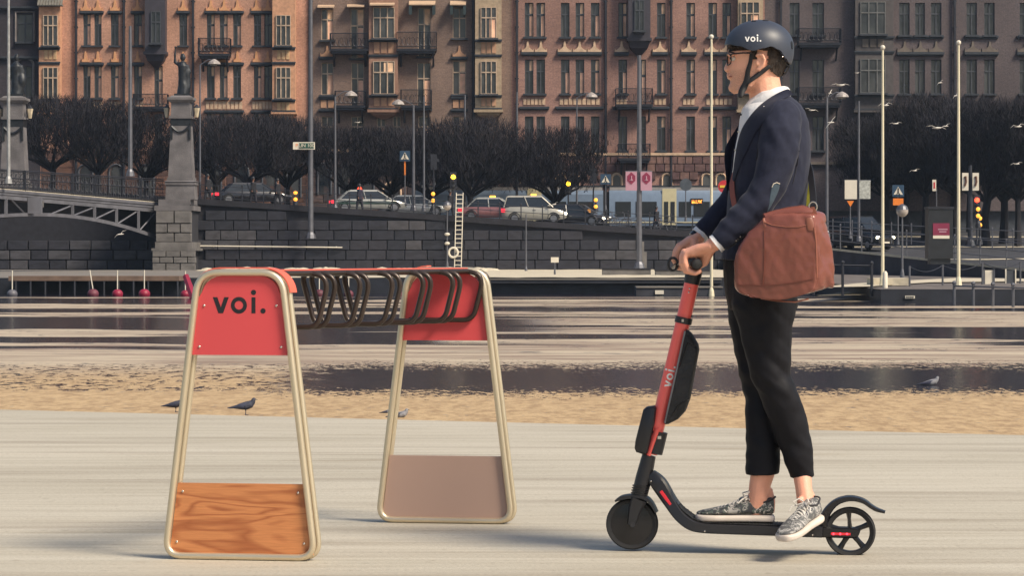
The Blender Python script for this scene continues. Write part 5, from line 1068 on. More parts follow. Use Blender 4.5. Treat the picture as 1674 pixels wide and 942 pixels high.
# ---------------------------------------------------------------- scooter parking rack
m_brass = M('champagne_metal', srgb(214, 200, 174, 1), .34, .7, var=.05, scale=5, bump=.03, bscale=200)
m_rkred = M('rack_red', srgb(212, 76, 80, .92), .5, var=.03, scale=2)
m_coral = M('coral_cap', srgb(232, 108, 88, .9), .45, var=.03)
m_hoop = M('brown_black_tube', (.055, .040, .034), .30, .45, var=.2)
m_taupe = M('taupe_board', srgb(182, 152, 138, .9), .55, var=.03, scale=2)
m_ink = M('ink_black', (.012, .012, .016), .5, var=0)
m_bolt = M('bolt_steel', srgb(210, 200, 190), .25, .9, var=.05)
def wood():
    m = bpy.data.materials.new('oiled_plywood'); m.use_nodes = True; t = m.node_tree; p = t.nodes['Principled BSDF']
    tc = t.nodes.new('ShaderNodeTexCoord'); mp = t.nodes.new('ShaderNodeMapping'); mp.inputs['Scale'].default_value = (.8, 1, 5.5); t.links.new(tc.outputs['Object'], mp.inputs[0])
    n = t.nodes.new('ShaderNodeTexNoise'); n.inputs['Scale'].default_value = 1.5; n.inputs['Detail'].default_value = 2.5; n.inputs['Distortion'].default_value = .5; t.links.new(mp.outputs[0], n.inputs[0])
    ml = t.nodes.new('ShaderNodeMath'); ml.operation = 'MULTIPLY'; ml.inputs[1].default_value = 20; t.links.new(n.outputs['Fac'], ml.inputs[0])
    fr = t.nodes.new('ShaderNodeMath'); fr.operation = 'PINGPONG'; fr.inputs[1].default_value = 1; t.links.new(ml.outputs[0], fr.inputs[0])
    mp2 = t.nodes.new('ShaderNodeMapping'); mp2.inputs['Scale'].default_value = (6, 1, 90); t.links.new(tc.outputs['Object'], mp2.inputs[0])
    n2 = t.nodes.new('ShaderNodeTexNoise'); n2.inputs['Scale'].default_value = 2; n2.inputs['Detail'].default_value = 5; t.links.new(mp2.outputs[0], n2.inputs[0])
    cr = t.nodes.new('ShaderNodeValToRGB'); e = cr.color_ramp.elements; e[0].color = (*srgb(170, 100, 60, .9), 1); e[1].position = .55; e[1].color = (*srgb(206, 136, 86, .92), 1); t.links.new(fr.outputs[0], cr.inputs[0])
    c2 = t.nodes.new('ShaderNodeValToRGB'); e = c2.color_ramp.elements; e[0].position = .3; e[0].color = (.86, .84, .82, 1); e[1].position = .65; e[1].color = (1.05, 1.05, 1.05, 1); t.links.new(n2.outputs['Fac'], c2.inputs[0])
    x = t.nodes.new('ShaderNodeMix'); x.data_type = 'RGBA'; x.blend_type = 'MULTIPLY'; x.inputs[0].default_value = 1; t.links.new(cr.outputs[0], x.inputs[6]); t.links.new(c2.outputs[0], x.inputs[7]); t.links.new(x.outputs[2], p.inputs['Base Color'])
    p.inputs['Roughness'].default_value = .38; return m
m_wood = wood()
F0 = Vector((-.987 - .001, 9.985, 0)); F1 = Vector((-.277, 11.34, 0)); AX = (F1 - F0); RL = AX.length; AX.normalize()
UX = Vector((1, -.15, 0)).normalized()    # across the frames
rack = thing('parking_rack', 'scooter parking rack with two red panelled trapezoid frames and black hoops, wooden board in front', 'parking rack', F0)
def fp(base, u, z, d=0): return base + UX * u + AX * d + Vector((0, 0, z))
TZ = 1.045; RT = .0125; BW = .278; TW = .155
def side_u(z): return BW + (TW - BW) * (z - RT) / (TZ - RT)
def frame_loop(base, d):
    pts = [fp(base, -BW, RT, d), fp(base, BW, RT, d), fp(base, TW, TZ, d), fp(base, -TW, TZ, d)]
    return rpath(pts, [.058, .058, .085, .085], 9)
def plate(mb, base, z0, z1, d0, d1, inset=.012, rtop=0):
    pts = [(-side_u(z0) + inset, z0), (side_u(z0) - inset, z0)]
    if rtop:
        a = side_u(z1 - rtop) - inset
        pts += [(a, z1 - rtop)] + [(side_u(z1) - inset - rtop * (1 - math.cos(t)) * .95 - .0, z1 - rtop + rtop * math.sin(t)) for t in [math.pi / 2 * k / 6 for k in range(1, 7)]]
        pts += [(-x, z) for x, z in reversed(pts[2:])]
    else: pts += [(side_u(z1) - inset, z1), (-side_u(z1) + inset, z1)]
    n = len(pts); mb.add([fp(base, u, z, d0) for u, z in pts] + [fp(base, u, z, d1) for u, z in pts], [tuple(range(n)), tuple(reversed(range(n, 2 * n)))] + [(i, (i + 1) % n, (i + 1) % n + n, i + n) for i in range(n)])
    return pts
for k, base in enumerate((F0, F1)):
    for d in (0, .036):
        mb = MB(); mb.tube(frame_loop(base, d), RT, 12, closed=True); obj('frame_tube', mb, m_brass, rack, sm=True)
    mb = MB(); plate(mb, base, .745 if k == 0 else .755, TZ - .012, .006, .018, .010, .08); pn = obj('red_panel', mb, m_rkred, rack)
    if k == 0:
        c = fp(base, 0, 0, 0)
        sx = (.195) / 3.36
        mb = voi(lambda x, z: fp(base, -.103 + x * .0585, .897 + z * .0585, .0052)); obj('lettering', mb, m_ink, pn)
        z0, z1 = .022, .278
    else: z0, z1 = .022, .278
    mb = MB(); plate(mb, base, z0, z1, .006, .02, .012); pb = obj('wooden_board' if k == 0 else 'grey_board', mb, m_wood if k == 0 else m_taupe, rack)
    if k == 0:
        for z, par in ((.775, pn), (.925, pn), (.063, pb), (.247, pb)):
            for s in (-1, 1): mb = MB(); q = fp(base, s * (side_u(z) - .035), z, .004); mb.ball(q, .0048, .0025, .0048, 10, 6); obj('bolt', mb, m_bolt, par, sm=True)
    # curved cap strip over the shoulders
    path = [p for p in frame_loop(base, 0)]; top = [p for p in path if p.z > .955]
    top = sorted(top, key=lambda p: (p - base).dot(UX)); top = [p for p in top if k == 0 or (p - base).dot(UX) < .06]; N = len(top); off = .018
    cen = fp(base, 0, .9); rings = []
    for p in top:
        nrm = (p - cen); nrm = Vector((nrm.dot(UX) * .9, 0, nrm.z)); 
        z_ = p.z; u = (p - base).dot(UX); 
        if abs(u) < .07: nn = Vector((0, 0, 1))
        else: a_ = min(1, (abs(u) - .07) / .085); nn = (UX * (math.copysign(a_, u)) + Vector((0, 0, 1 - a_ * .85))).normalized()
        q = p + nn * .0145; q2 = p + nn * .019; rings.append([q + AX * .012, q2 + AX * .012, q2 + AX * (.056 if k == 0 else .05), q + AX * (.056 if k == 0 else .05)])
    mb = MB(); mb.loft(rings); obj('coral_cap', mb, m_coral, rack, sm=30)
# top rail plate and hoops
mb = MB(); a0, a1 = .07, RL; rings = []
for d in (a0, a1): rings.append([fp(F0, -.045, TZ + .006, d), fp(F0, .10, TZ + .006, d), fp(F0, .10, TZ + .010, d), fp(F0, -.045, TZ + .010, d)])
mb.loft(rings); obj('top_rail', mb, m_coral, rack)
for i in range(6):
    dd = .305 + i * .243
    for e in (0, .06):
        d = dd + e; ce = .055; zt_, zb_ = TZ - .006, TZ - .205
        pts = [fp(F0, ce - .125, zt_, d), fp(F0, ce + .118, zt_, d), fp(F0, ce + .068, zb_, d), fp(F0, ce - .072, zb_, d)]
        if i < 3: mb = MB(); mb.tube(rpath(pts, [.03, .06, .05, .05], 7), .0105, 10, closed=True)
        else:
            pts = [fp(F0, ce - .16, zt_, d), fp(F0, ce + .118, zt_, d), fp(F0, ce + .068, zb_, d), fp(F0, ce - .20, zb_, d)]; mb = MB(); mb.tube(rpath(pts, [0, .06, .055, 0], 7, closed=False), .0105, 10)
        obj('hoop', mb, m_hoop, rack, sm=True)
for u in (.0, .10):
    mb = MB(); mb.tube([fp(F0, u, TZ - .004, .06), fp(F0, u, TZ - .004, RL)], .0105, 8); obj('rail_tube', mb, m_hoop, rack, sm=True)
mb = MB(); mb.tube([fp(F0, .0, TZ - .205, .06), fp(F0, .0, TZ - .205, RL)], .009, 8); obj('rail_tube', mb, m_hoop, rack, sm=True)
# ---------------------------------------------------------------- electric scooter
def YS(px): return 10.3 - (px - 1033) / 357.0 * .13
def S(px, py, dy=0): 
    p = W(px, py, YS(px)); return p + Vector((dy * .16, dy, 0))
m_sblk = M('satin_black', (.02, .02, .024), .42, var=.1); m_sred = M('scooter_coral', srgb(255, 108, 100, 1), .36, var=.03, coat=.3); m_sgl = M('gloss_black', (.012, .012, .015), .2, var=.1)
m_red2 = M('red_reflector', (.75, .03, .05), .3, var=.05); m_led = M('led_red', (1, .04, .07), emit=2.2)
sc = thing('electric_scooter', 'coral red and black electric kick scooter the man is riding', 'kick scooter', S(1200, 905))
def spl(pts, wds, hw, k=4):
    if not isinstance(hw, (list, tuple)): hw = [hw] * len(pts)
    q = [(p[0], p[1], w_, h_) for p, w_, h_ in zip(pts, wds, hw)]; out = []
    for i in range(len(q) - 1):
        p0, p1, p2, p3 = q[max(i - 1, 0)], q[i], q[i + 1], q[min(i + 2, len(q) - 1)]
        for j in range(k): t = j / k; out.append(tuple(.5 * (2 * b + (c - a) * t + (2 * a - 5 * b + 4 * c - d) * t * t + (3 * b - 3 * c + d - a) * t ** 3) for a, b, c, d in zip(p0, p1, p2, p3)))
    out.append(q[-1]); return [o[:2] for o in out], [o[2] for o in out], [o[3] for o in out]
def ribbon(mb, pts, wds, hw):
    pts, wds, hw = spl(pts, wds, hw)
    """side-view band: centre line px points with px half widths, extruded +-hw across"""
    rings = []
    for i, (x, y) in enumerate(pts):
        a = pts[max(i - 1, 0)]; b = pts[min(i + 1, len(pts) - 1)]; dx, dy = b[0] - a[0], b[1] - a[1]; l = math.hypot(dx, dy); nx, ny = -dy / l, dx / l; h = wds[i]; w_ = hw[i] if isinstance(hw, (list, tuple)) else hw
        c = .72; rings.append([S(x + nx * h * c, y + ny * h * c, -w_), S(x + nx * h, y + ny * h, -w_ * .8), S(x + nx * h, y + ny * h, w_ * .8), S(x + nx * h * c, y + ny * h * c, w_), S(x - nx * h * c, y - ny * h * c, w_), S(x - nx * h, y - ny * h, w_ * .8), S(x - nx * h, y - ny * h, -w_ * .8), S(x - nx * h * c, y - ny * h * c, -w_)])
    return mb.loft(rings)
def rod(pts, rs, n=14): mb = MB(); mb.tube([S(*p) for p in pts], rs, n); return mb
def wheel(cx, cy, rpx, wd, solid, nm='wheel'):
    c = S(cx, cy); R0 = rpx / FPX * c.y; w_ = thing_part = MB(); n = 48
    prof = [(R0 * .80, -wd * .8), (R0 * .93, -wd), (R0 * .985, -wd * .6), (R0, 0), (R0 * .985, wd * .6), (R0 * .93, wd), (R0 * .80, wd * .8)]
    def P(r, h, a): return c + Vector((r * math.cos(a) + h * .16, h - r * math.cos(a) * .13, r * math.sin(a)))
    mb = MB(); vs = [P(r, h, 2 * math.pi * k / n) for k in range(n) for r, h in prof]; m = len(prof); mb.add(vs, [(k * m + j, k * m + (j + 1) % m, ((k + 1) % n) * m + (j + 1) % m, ((k + 1) % n) * m + j) for k in range(n) for j in range(m)])
    wh = obj('wheel', mb, m_tyre, sc, sm=40)
    if solid:
        mb = MB(); vs = []; pr = [(.0, -wd * .95), (R0 * .35, -wd * .95), (R0 * .62, -wd * .8), (R0 * .81, -wd * .72), (R0 * .81, wd * .72), (.0, wd * .9)]; m = len(pr)
        vs = [P(r, h, 2 * math.pi * k / n) for k in range(n) for r, h in pr]; mb.add(vs, [(k * m + j, k * m + (j + 1), ((k + 1) % n) * m + (j + 1), ((k + 1) % n) * m + j) for k in range(n) for j in range(m - 1)]); obj('hub_motor', mb, m_sgl, wh, sm=30)
        mb = MB(); mb.lathe([(R0 * .12, 0), (R0 * .1, -.02)], (c.x, c.y - wd, c.z), 12, 'y'); obj('axle_nut', mb, m_sblk, wh)
    else:
        mb = MB(); pr = [(R0 * .76, -wd * .6), (R0 * .84, -wd * .7), (R0 * .84, wd * .7), (R0 * .76, wd * .6)]; m = 4
        vs = [P(r, h, 2 * math.pi * k / n) for k in range(n) for r, h in pr]; mb.add(vs, [(k * m + j, k * m + (j + 1) % m, ((k + 1) % n) * m + (j + 1) % m, ((k + 1) % n) * m + j) for k in range(n) for j in range(m)]); obj('rim', mb, m_sgl, wh, sm=40)
        mb = MB(); mb.tube([P(0, -wd * .9, 0), P(0, wd * .9, 0)], R0 * .2, 16); obj('hub', mb, m_sgl, wh, sm=40)
        for k in range(5):
            a = math.pi / 2 + k * 2 * math.pi / 5 + .08; mb = MB(); mb.tube([P(R0 * .12, 0, a), P(R0 * .5, 0, a), P(R0 * .8, 0, a)], [(R0 * .10, wd * .5), (R0 * .075, wd * .4), (R0 * .12, wd * .5)], 8); obj('spoke', mb, m_sgl, wh, sm=40)
    return wh
wheel(1033.5, 857, 42.5, .024, True); wheel(1390, 870, 41, .023, False)
mb = ribbon(MB(), [(1046, 816), (1040, 832), (1034, 858)], [13, 11, 7], [.045, .042, .040]); obj('fork', mb, m_sblk, sc, sm=40)
mb = ribbon(MB(), [(1007, 819), (1016, 814.5), (1030, 812), (1045, 812), (1057, 815), (1066, 824), (1074, 838)], [1.5, 3.5, 3.5, 3, 3, 2.5, 1.5], .036); obj('front_mudguard', mb, m_sblk, sc, sm=40)
obj('steering_tube', rod([(1045, 812), (1053, 780), (1061, 745)], [.030, .031, .026], 16), m_sblk, sc, sm=40)
mb = MB(); [mb.tube([S(1045.5 + i * .9, 806 - i * 4 - .6), S(1045.5 + i * .9, 806 - i * 4 + .8)], .0335, 16) for i in range(4)]; obj('headset_rings', mb, m_sgl, sc, kind='stuff', sm=40)
ST = [(1131, 462), (1117, 525), (1099, 600), (1083, 665), (1063, 742)]
mb = MB(); mb.tube([S(*p) for p in ST], [(.0275, .0265)] * 5, 18); stem = obj('stem', mb, m_sred, sc, sm=60)
obj('stem_top', rod([(1135.5, 441), (1133, 452), (1130.5, 464)], [.031, .031, .0295], 18), m_sblk, sc, sm=50)
for y in (472, 478): mb = MB(); mb.ball(S(1128.5 - (y - 472) * .2, y, -.029), .0035, .002, .0035, 8, 5); obj('screw', mb, m_bolt, stem)
dirv = (S(1099, 600) - S(1117, 525)).normalized(); side = Vector((0, -1, 0)).cross(dirv).normalized() 
# lettering runs up the stem
e_up = (S(1117, 525) - S(1099, 600)).normalized(); e_h = Vector((-e_up.z, 0, e_up.x)).normalized(); 
base_ = S(1084.5, 632)
def mp_(x, z):
    r = .0278; off = (z - .5) * .0245
    ctr = S(1090.5, 633) + e_up * (x * .0245 + .0)
    off = max(-r * .95, min(r * .95, off)); return ctr + e_h * off + Vector((0, -math.sqrt(r * r - off * off) - .0012, 0))
obj('lettering', voi(mp_), M('print_white', (.9, .88, .84), .5, var=0), stem)
mb = MB(); mb.tube([S(1118.6, 519), S(1116.4, 529)], .0325, 18); cl = obj('clamp', mb, m_sblk, sc, sm=50); mb = MB(); q = S(1117.5, 524, -.033); mb.cbox(q, .008, .002, .010); obj('sticker', mb, m_white, cl)
mb = MB(); mb.tube([S(1124, 512, .0), S(1127, 520, 0)], .014, 8); obj('latch', mb, m_sblk, sc, sm=50)
mb = MB(); mb.tube([S(1077, 706, .0), S(1070, 742, 0)], [(.034, .031), (.030, .030)], 18); cl = obj('clamp', mb, m_sblk, sc, sm=50); mb = MB(); q = S(1079.5, 715, -.033); mb.cbox(q, .013, .003, .011); obj('sticker', mb, m_white, cl)
mb = MB(); mb.tube([S(1075.5, 700, -.01), S(1060.5, 744, -.01)], [(.0135, .029), (.010, .027)], 12); obj('red_tail', mb, m_sred, sc, sm=50) 
def padbox(nm, poly, hw, mat, bev=.006, par=None, dy=0):
    mb = MB(); cx = sum(p[0] for p in poly) / len(poly); cy = sum(p[1] for p in poly) / len(poly); rings = []
    for d, s in ((-hw, .86), (-hw * .86, .96), (-hw * .5, 1.0), (hw * .5, 1.0), (hw, .9)): rings.append([S(cx + (x - cx) * s, cy + (y - cy) * s, d + dy) for x, y in poly])
    mb.loft(rings); return obj(nm, mb, mat, par or sc, sm=45)
padbox('battery_box', [(1053, 669), (1058, 665), (1070, 663.5), (1074, 667), (1072, 690), (1060, 741), (1056, 744), (1041, 739), (1038.5, 733), (1040, 720)], .042, m_sblk)
def padded(): return M('padded_black_cloth', (.022, .023, .026), .75, var=.25, scale=14, bump=.35, bscale=60)
pk = padbox('battery_bag', [(1123, 538), (1131, 546), (1141, 563), (1142.5, 572), (1136, 607), (1128, 652), (1120, 673), (1108, 686), (1094, 693), (1088, 694), (1094, 668), (1108, 610)], .05, padded())
mb = MB(); mb.tube([S(1122, 541, -.047), S(1107, 611, -.052), S(1089, 691, -.046)], .0035, 6); obj('zip', mb, M('zip_grey', srgb(120, 120, 124), .4), pk)
mb = MB(); mb.tube([S(1140, 566, -.044), S(1126, 560, -.053), S(1113, 600, -.054)], .002, 5); mb = mb; mb.tube([S(1130, 650, -.046), S(1112, 662, -.054), S(1100, 680, -.05)], .002, 5); obj('seam', mb, m_sgl, pk, kind='stuff')
# deck and down tube
DP = [(1063, 776), (1078, 792), (1096, 820), (1113, 842), (1132, 856), (1155, 861.5), (1200, 863.5), (1260, 865.5), (1345, 869)]
mb = ribbon(MB(), DP, [9, 12, 10, 9.5, 9.5, 8.5, 8.5, 8.5, 8.5], [.022, .034, .045, .062, .074, .076, .076, .076, .07]); dk_ = obj('deck', mb, m_sblk, sc, sm=40)
m_grip = M('ribbed_rubber', (.03, .03, .033), .75, var=.5, scale=120, bump=.8, bscale=220)
mb = MB(); top = [(1087, 795), (1100, 812), (1117, 832.5), (1134, 845.8), (1155, 852.6), (1200, 854.6), (1260, 856.6), (1340, 860)]
rings = [[S(x, y, -w_), S(x, y, w_), S(x, y - .8, w_), S(x, y - .8, -w_)] for (x, y), w_ in zip(top, (.02, .035, .052, .062, .066, .066, .066, .060))]; mb.loft(rings); mat_ = obj('grip_mat', mb, m_grip, dk_)
mb = MB()
for i in range(46):
    f = i / 45; x = 1090 + f * 245; 
    for (x0, y0), (x1, y1) in zip(top, top[1:]):
        if x0 <= x <= x1: y = y0 + (y1 - y0) * (x - x0) / (x1 - x0); mb.tube([S(x, y - 1.0, -.055 if x > 1117 else -.03), S(x, y - 1.0, .055 if x > 1117 else .03)], .0022, 4)
obj('grip_ribs', mb, m_grip, dk_, kind='stuff')
mb = ribbon(MB(), [(1082, 802), (1090, 813), (1098.5, 824)], [2.6, 2.9, 2.6], .048); obj('side_reflector', mb, m_red2, dk_, sm=40)
mb = ribbon(MB(), [(1330, 869), (1365, 870.5), (1398, 871.5), (1405, 873)], [9, 8.6, 8.2, 4], .031); 
arm = obj('rear_arm', mb, m_sgl, sc, sm=40)
mb = ribbon(MB(), [(1359, 872), (1376, 872.4), (1391, 872.8)], [2.6, 2.6, 2.4], .0325); rf = obj('rear_light', mb, m_red2, arm)
for x in (1363, 1374, 1385): mb = MB(); mb.ball(S(x, 872.4, -.033), .0045, .002, .004, 10, 6); obj('led', mb, m_led, rf)
FP = [(1346, 862), (1347, 850), (1353, 836), (1365, 823), (1380, 816.5), (1396, 815.5), (1412, 820), (1425, 829), (1434, 834), (1447, 838)]
mb = ribbon(MB(), FP, [8, 8, 7, 5.5, 4.6, 4, 3.6, 3.2, 3, 2], [.03, .034, .036, .036, .035, .034, .032, .029, .026, .022]); obj('rear_mudguard', mb, m_sgl, sc, sm=40)
# handlebar
HB0, HB1 = W(1140, 432, 9.985), W(1121, 424, 10.42); HM = HB0.lerp(HB1, .5)
mb = MB(); mb.tube([HB0.lerp(HB1, .2), HB0.lerp(HB1, .8)], .0125, 12); hb_ = obj('handlebar', mb, m_sblk, sc, sm=True)
for a, b in ((0, .27), (.73, 1)): mb = MB(); q0, q1 = HB0.lerp(HB1, a), HB0.lerp(HB1, b); dv = (q1 - q0).normalized(); mb.tube([q0 - dv * .004, q0, q0 + dv * .003, q1], [.013, .0185, .0195, .0175], 18); obj('grip', mb, M('grip_rubber', (.018, .018, .02), .6, var=.1, bump=.3, bscale=200, scale=20), hb_, sm=50)
mb = MB(); mb.tube([HM + Vector((-.02, .03, .0)), HM + Vector((-.055, .1, -.012)), HM + Vector((-.06, .18, -.03))], [(.007, .005)] * 3, 7); obj('brake_lever', mb, m_sgl, hb_, sm=True)
mb = MB(); mb.tube([HM + Vector((-.062 + .0, .11, -.01)) + Vector((.018 * math.cos(a_), 0, .024 * math.sin(a_))) for a_ in [2 * math.pi * k / 20 for k in range(20)]], .005, 6, closed=True); obj('bell_ring', mb, m_sblk, hb_, sm=True)
mb = MB(); mb.cbox(HM + Vector((-.01, .02, .028)), .06, .07, .022); obj('display', mb, m_sgl, hb_)

for px, py in ((1066, 786), (1155, 866), (1330, 872)): mb = MB(); mb.ball(S(px, py, -.076 if px > 1100 else -.036), .0035, .002, .0035, 8, 5); obj('screw', mb, m_bolt, dk_)
# ---------------------------------------------------------------- the rider
YR = 10.2
def Q(px, py, dy=0): return W(px, py, YR + dy)
def ell(px0, px1, py, hy, dy=0, n=20, e=2.0, py2=None):
    """horizontal ring: silhouette px0..px1 at row py, half depth hy around dy"""
    a, b = Q(px0, py, dy), Q(px1, py if py2 is None else py2, dy); c = (a + b) / 2; rx = (b - a) / 2
    out = []
    for k in range(n):
        t = 2 * math.pi * k / n; cs, sn = math.cos(t), math.sin(t)
        out.append(c + rx * (math.copysign(abs(cs) ** (2 / e), cs)) + Vector((0, hy * math.copysign(abs(sn) ** (2 / e), sn), 0)))
    return out
def limb(mb, pts, n=16):  # (px,py,dy,r) or r=(rx,ry)
    mb.tube([Q(*p[:3]) for p in pts], [p[3] for p in pts], n); mb.ball(Q(*pts[0][:3]), pts[0][3] if not isinstance(pts[0][3], tuple) else min(pts[0][3])); mb.ball(Q(*pts[-1][:3]), pts[-1][3] if not isinstance(pts[-1][3], tuple) else min(pts[-1][3])); return mb
def stub(m):
    t = m.node_tree; p = t.nodes['Principled BSDF']; src = p.inputs['Base Color'].links[0].from_socket
    tc = t.nodes.new('ShaderNodeTexCoord'); sp = t.nodes.new('ShaderNodeSeparateXYZ'); t.links.new(tc.outputs['Object'], sp.inputs[0])
    def mr(v, a, b):
        x = t.nodes.new('ShaderNodeMapRange'); x.interpolation_type = 'SMOOTHSTEP'; x.inputs[1].default_value = a; x.inputs[2].default_value = b; t.links.new(v, x.inputs[0]); return x.outputs[0]
    def mul(a, b):
        x = t.nodes.new('ShaderNodeMath'); x.operation = 'MULTIPLY'
        for i, q in enumerate((a, b)):
            if isinstance(q, float): x.inputs[i].default_value = q
            else: t.links.new(q, x.inputs[i])
        return x.outputs[0]
    n = t.nodes.new('ShaderNodeTexNoise'); n.inputs['Scale'].default_value = 420; n.inputs['Detail'].default_value = 2; t.links.new(tc.outputs['Object'], n.inputs[0])
    beard = mul(mul(mr(sp.outputs[2], 1.692, 1.668), mr(sp.outputs[2], 1.585, 1.605)), mul(mr(sp.outputs[0], -.060, -.085), mr(n.outputs['Fac'], .30, .62)))
    mx = t.nodes.new('ShaderNodeMix'); mx.data_type = 'RGBA'; t.links.new(mul(beard, .36), mx.inputs[0]); t.links.new(src, mx.inputs[6]); mx.inputs[7].default_value = (.16, .085, .055, 1)
    hand = mul(mr(sp.outputs[2], 1.14, 1.08), .28); m2 = t.nodes.new('ShaderNodeMix'); m2.data_type = 'RGBA'; t.links.new(hand, m2.inputs[0]); t.links.new(mx.outputs[2], m2.inputs[6]); m2.inputs[7].default_value = (.62, .22, .15, 1)
    t.links.new(m2.outputs[2], p.inputs['Base Color'])
def skin_mat():
    return M('skin', srgb(238, 176, 148, 1), .46, var=.12, scale=14, bump=.12, bscale=160)
m_skin = skin_mat(); stub(m_skin); m_skin.node_tree.nodes['Principled BSDF'].inputs['Subsurface Weight'].default_value = .08; m_skin.node_tree.nodes['Principled BSDF'].inputs['Subsurface Radius'].default_value = (.02, .008, .005)
man = thing('person', 'man in navy blazer, helmet and cropped black trousers riding the coral scooter', 'person', Q(1270, 856))
# -------- body: head, neck, trunk, arms, hands, legs in one skin
mb = MB()
HEAD = [(36, 1226, 1262, .030), (44, 1208, 1280, .056), (58, 1196, 1289, .071), (70, 1191.5, 1291, .076), (80, 1190, 1290, .077), (88, 1188.6, 1289, .077), (93, 1190.3, 1287, .076), (99, 1192, 1286, .075), (106, 1191.5, 1284, .073), (113, 1191.5, 1281, .070), (119, 1192, 1278, .067), (125, 1192.3, 1273, .064), (131, 1193.6, 1264, .061), (137, 1193.5, 1254, .055), (143, 1194, 1243, .048), (148, 1196.5, 1233, .040), (152, 1202, 1222, .026)]
rings = []
for y, x0, x1, hw in HEAD:
    a, b = Q(x0, y), Q(x1, y); c = a.lerp(b, .55); r = []
    for k in range(36):
        t = 2 * math.pi * k / 36; cs, sn = math.cos(t), math.sin(t)
        fx = (c.x - a.x) if cs < 0 else (b.x - c.x); e = 2.25
        x = c.x + fx * math.copysign(abs(cs) ** (2 / e), cs); yy = hw * math.copysign(abs(sn) ** (2 / 2.1), sn) * (1 - .16 * max(0, -cs) ** 2)
        r.append(Vector((x, YR + yy, a.z)))
    rings.append(r)
mb.loft(rings)
nose = [(91, 1190, .007, .005), (96, 1188.6, .0075, .006), (103, 1187, .009, .008), (108.5, 1184.6, .0125, .011), (112.5, 1183.2, .0155, .013), (116.5, 1185.2, .015, .012), (119, 1190, .010, .010)]
mb.loft([[Vector((Q(x, y).x + .022, YR + h, Q(x, y).z)) if i == 2 else (Vector((Q(x, y).x + .022, YR - h, Q(x, y).z)) if i == 3 else Vector((Q(x, y).x + (.0 if abs(j) < .5 else .003), YR + j * h * .6, Q(x, y).z))) for i, j in ((0, -.9), (5, -.2), (6, .2), (1, .9), (2, 0), (3, 0))] for y, x, h, d in nose])
mb.ball(Q(1188, 114, -.010), .008, .007, .007); mb.ball(Q(1188, 114, .010), .008, .007, .007)
mb.tube([Q(1191, 122.5, -.018), Q(1190, 122.8, 0), Q(1191, 122.5, .018)], [.004, .006, .004], 8); mb.tube([Q(1192.5, 127, -.016), Q(1191.3, 127, 0), Q(1192.5, 127, .016)], [.004, .0065, .004], 8)
mb.ball(Q(1197.5, 143, 0), .016, .018, .018); mb.tube([Q(1200, 149, 0), Q(1212, 146, -.04), Q(1226, 138, -.058), Q(1234, 126, -.066)], [.012, .012, .012, .01], 8); mb.tube([Q(1200, 149, 0), Q(1212, 146, .04), Q(1226, 138, .058), Q(1234, 126, .066)], [.012, .012, .012, .01], 8)
for s in (-1, 1): mb.tube([Q(1190.5, 88.5, s * .012), Q(1192, 87, s * .035), Q(1199, 89, s * .058)], .007, 8)
for s in (-1, 1):  # ears
    c = Q(1241, 102, s * .079); mb.tube([Q(1236 + 0, 92, s * .08), Q(1240, 87.5, s * .086), Q(1247, 90, s * .09), Q(1250, 98, s * .09), Q(1247, 107, s * .086), Q(1241, 114, s * .08), Q(1237, 113, s * .077)], [.005, .006, .0065, .006, .0055, .007, .006], 8)
    mb.ball(Q(1243, 101, s * .078), .014, .006, .024); mb.tube([Q(1237.5, 100, s * .078), Q(1237.5, 106, s * .080)], .005, 6)
limb(mb, [(1248, 120, 0, .058), (1250, 140, 0, .060), (1253, 160, 0, .064), (1256, 178, 0, .075)])
mb.loft([ell(1228, 1290, 172, .075), ell(1222, 1300, 186, .125), ell(1215, 1308, 202, .165), ell(1206, 1317, 240, .175), ell(1202, 1316, 290, .155), ell(1198, 1312, 340, .145), ell(1190, 1306, 400, .155), ell(1188, 1302, 450, .16), ell(1192, 1298, 490, .13)])
limb(mb, [(1275, 190, -.15, .055), (1272, 255, -.21, .048), (1248, 318, -.225, .042), (1205, 368, -.22, .036), (1176, 393, -.218, .030), (1163, 402, -.215, .0265)])
limb(mb, [(1258, 190, .15, .055), (1240, 245, .2, .048), (1215, 305, .21, .042), (1180, 352, .205, .036), (1155, 372, .20, .030), (1143, 384, .195, .0265)])
limb(mb, [(1252, 470, -.08, .075), (1256, 540, -.085, .062), (1266, 628, -.082, .042), (1294, 700, -.058, .040), (1310, 765, -.04, .036), (1314, 800, -.075, .031), (1318, 826, -.095, .033)])
limb(mb, [(1235, 470, .08, .075), (1235, 540, .082, .062), (1240, 635, .072, .042), (1246, 710, .05, .042), (1247, 775, .03, .045), (1242, 795, .03, .040), (1240, 815, .03, .040), (1236, 832, .03, .036)])
mb.tube([Q(1256, 800, .03), Q(1259, 820, .03), Q(1256, 838, .03)], [.016, .02, .024], 10)
mb.tube([Q(1325, 806, -.07), Q(1328, 822, -.085), Q(1326, 838, -.09)], [.012, .018, .022], 10)
mb.ball(Q(1240, 813, .0), .014, .010, .016); mb.ball(Q(1308, 818, -.115), .013, .010, .013)
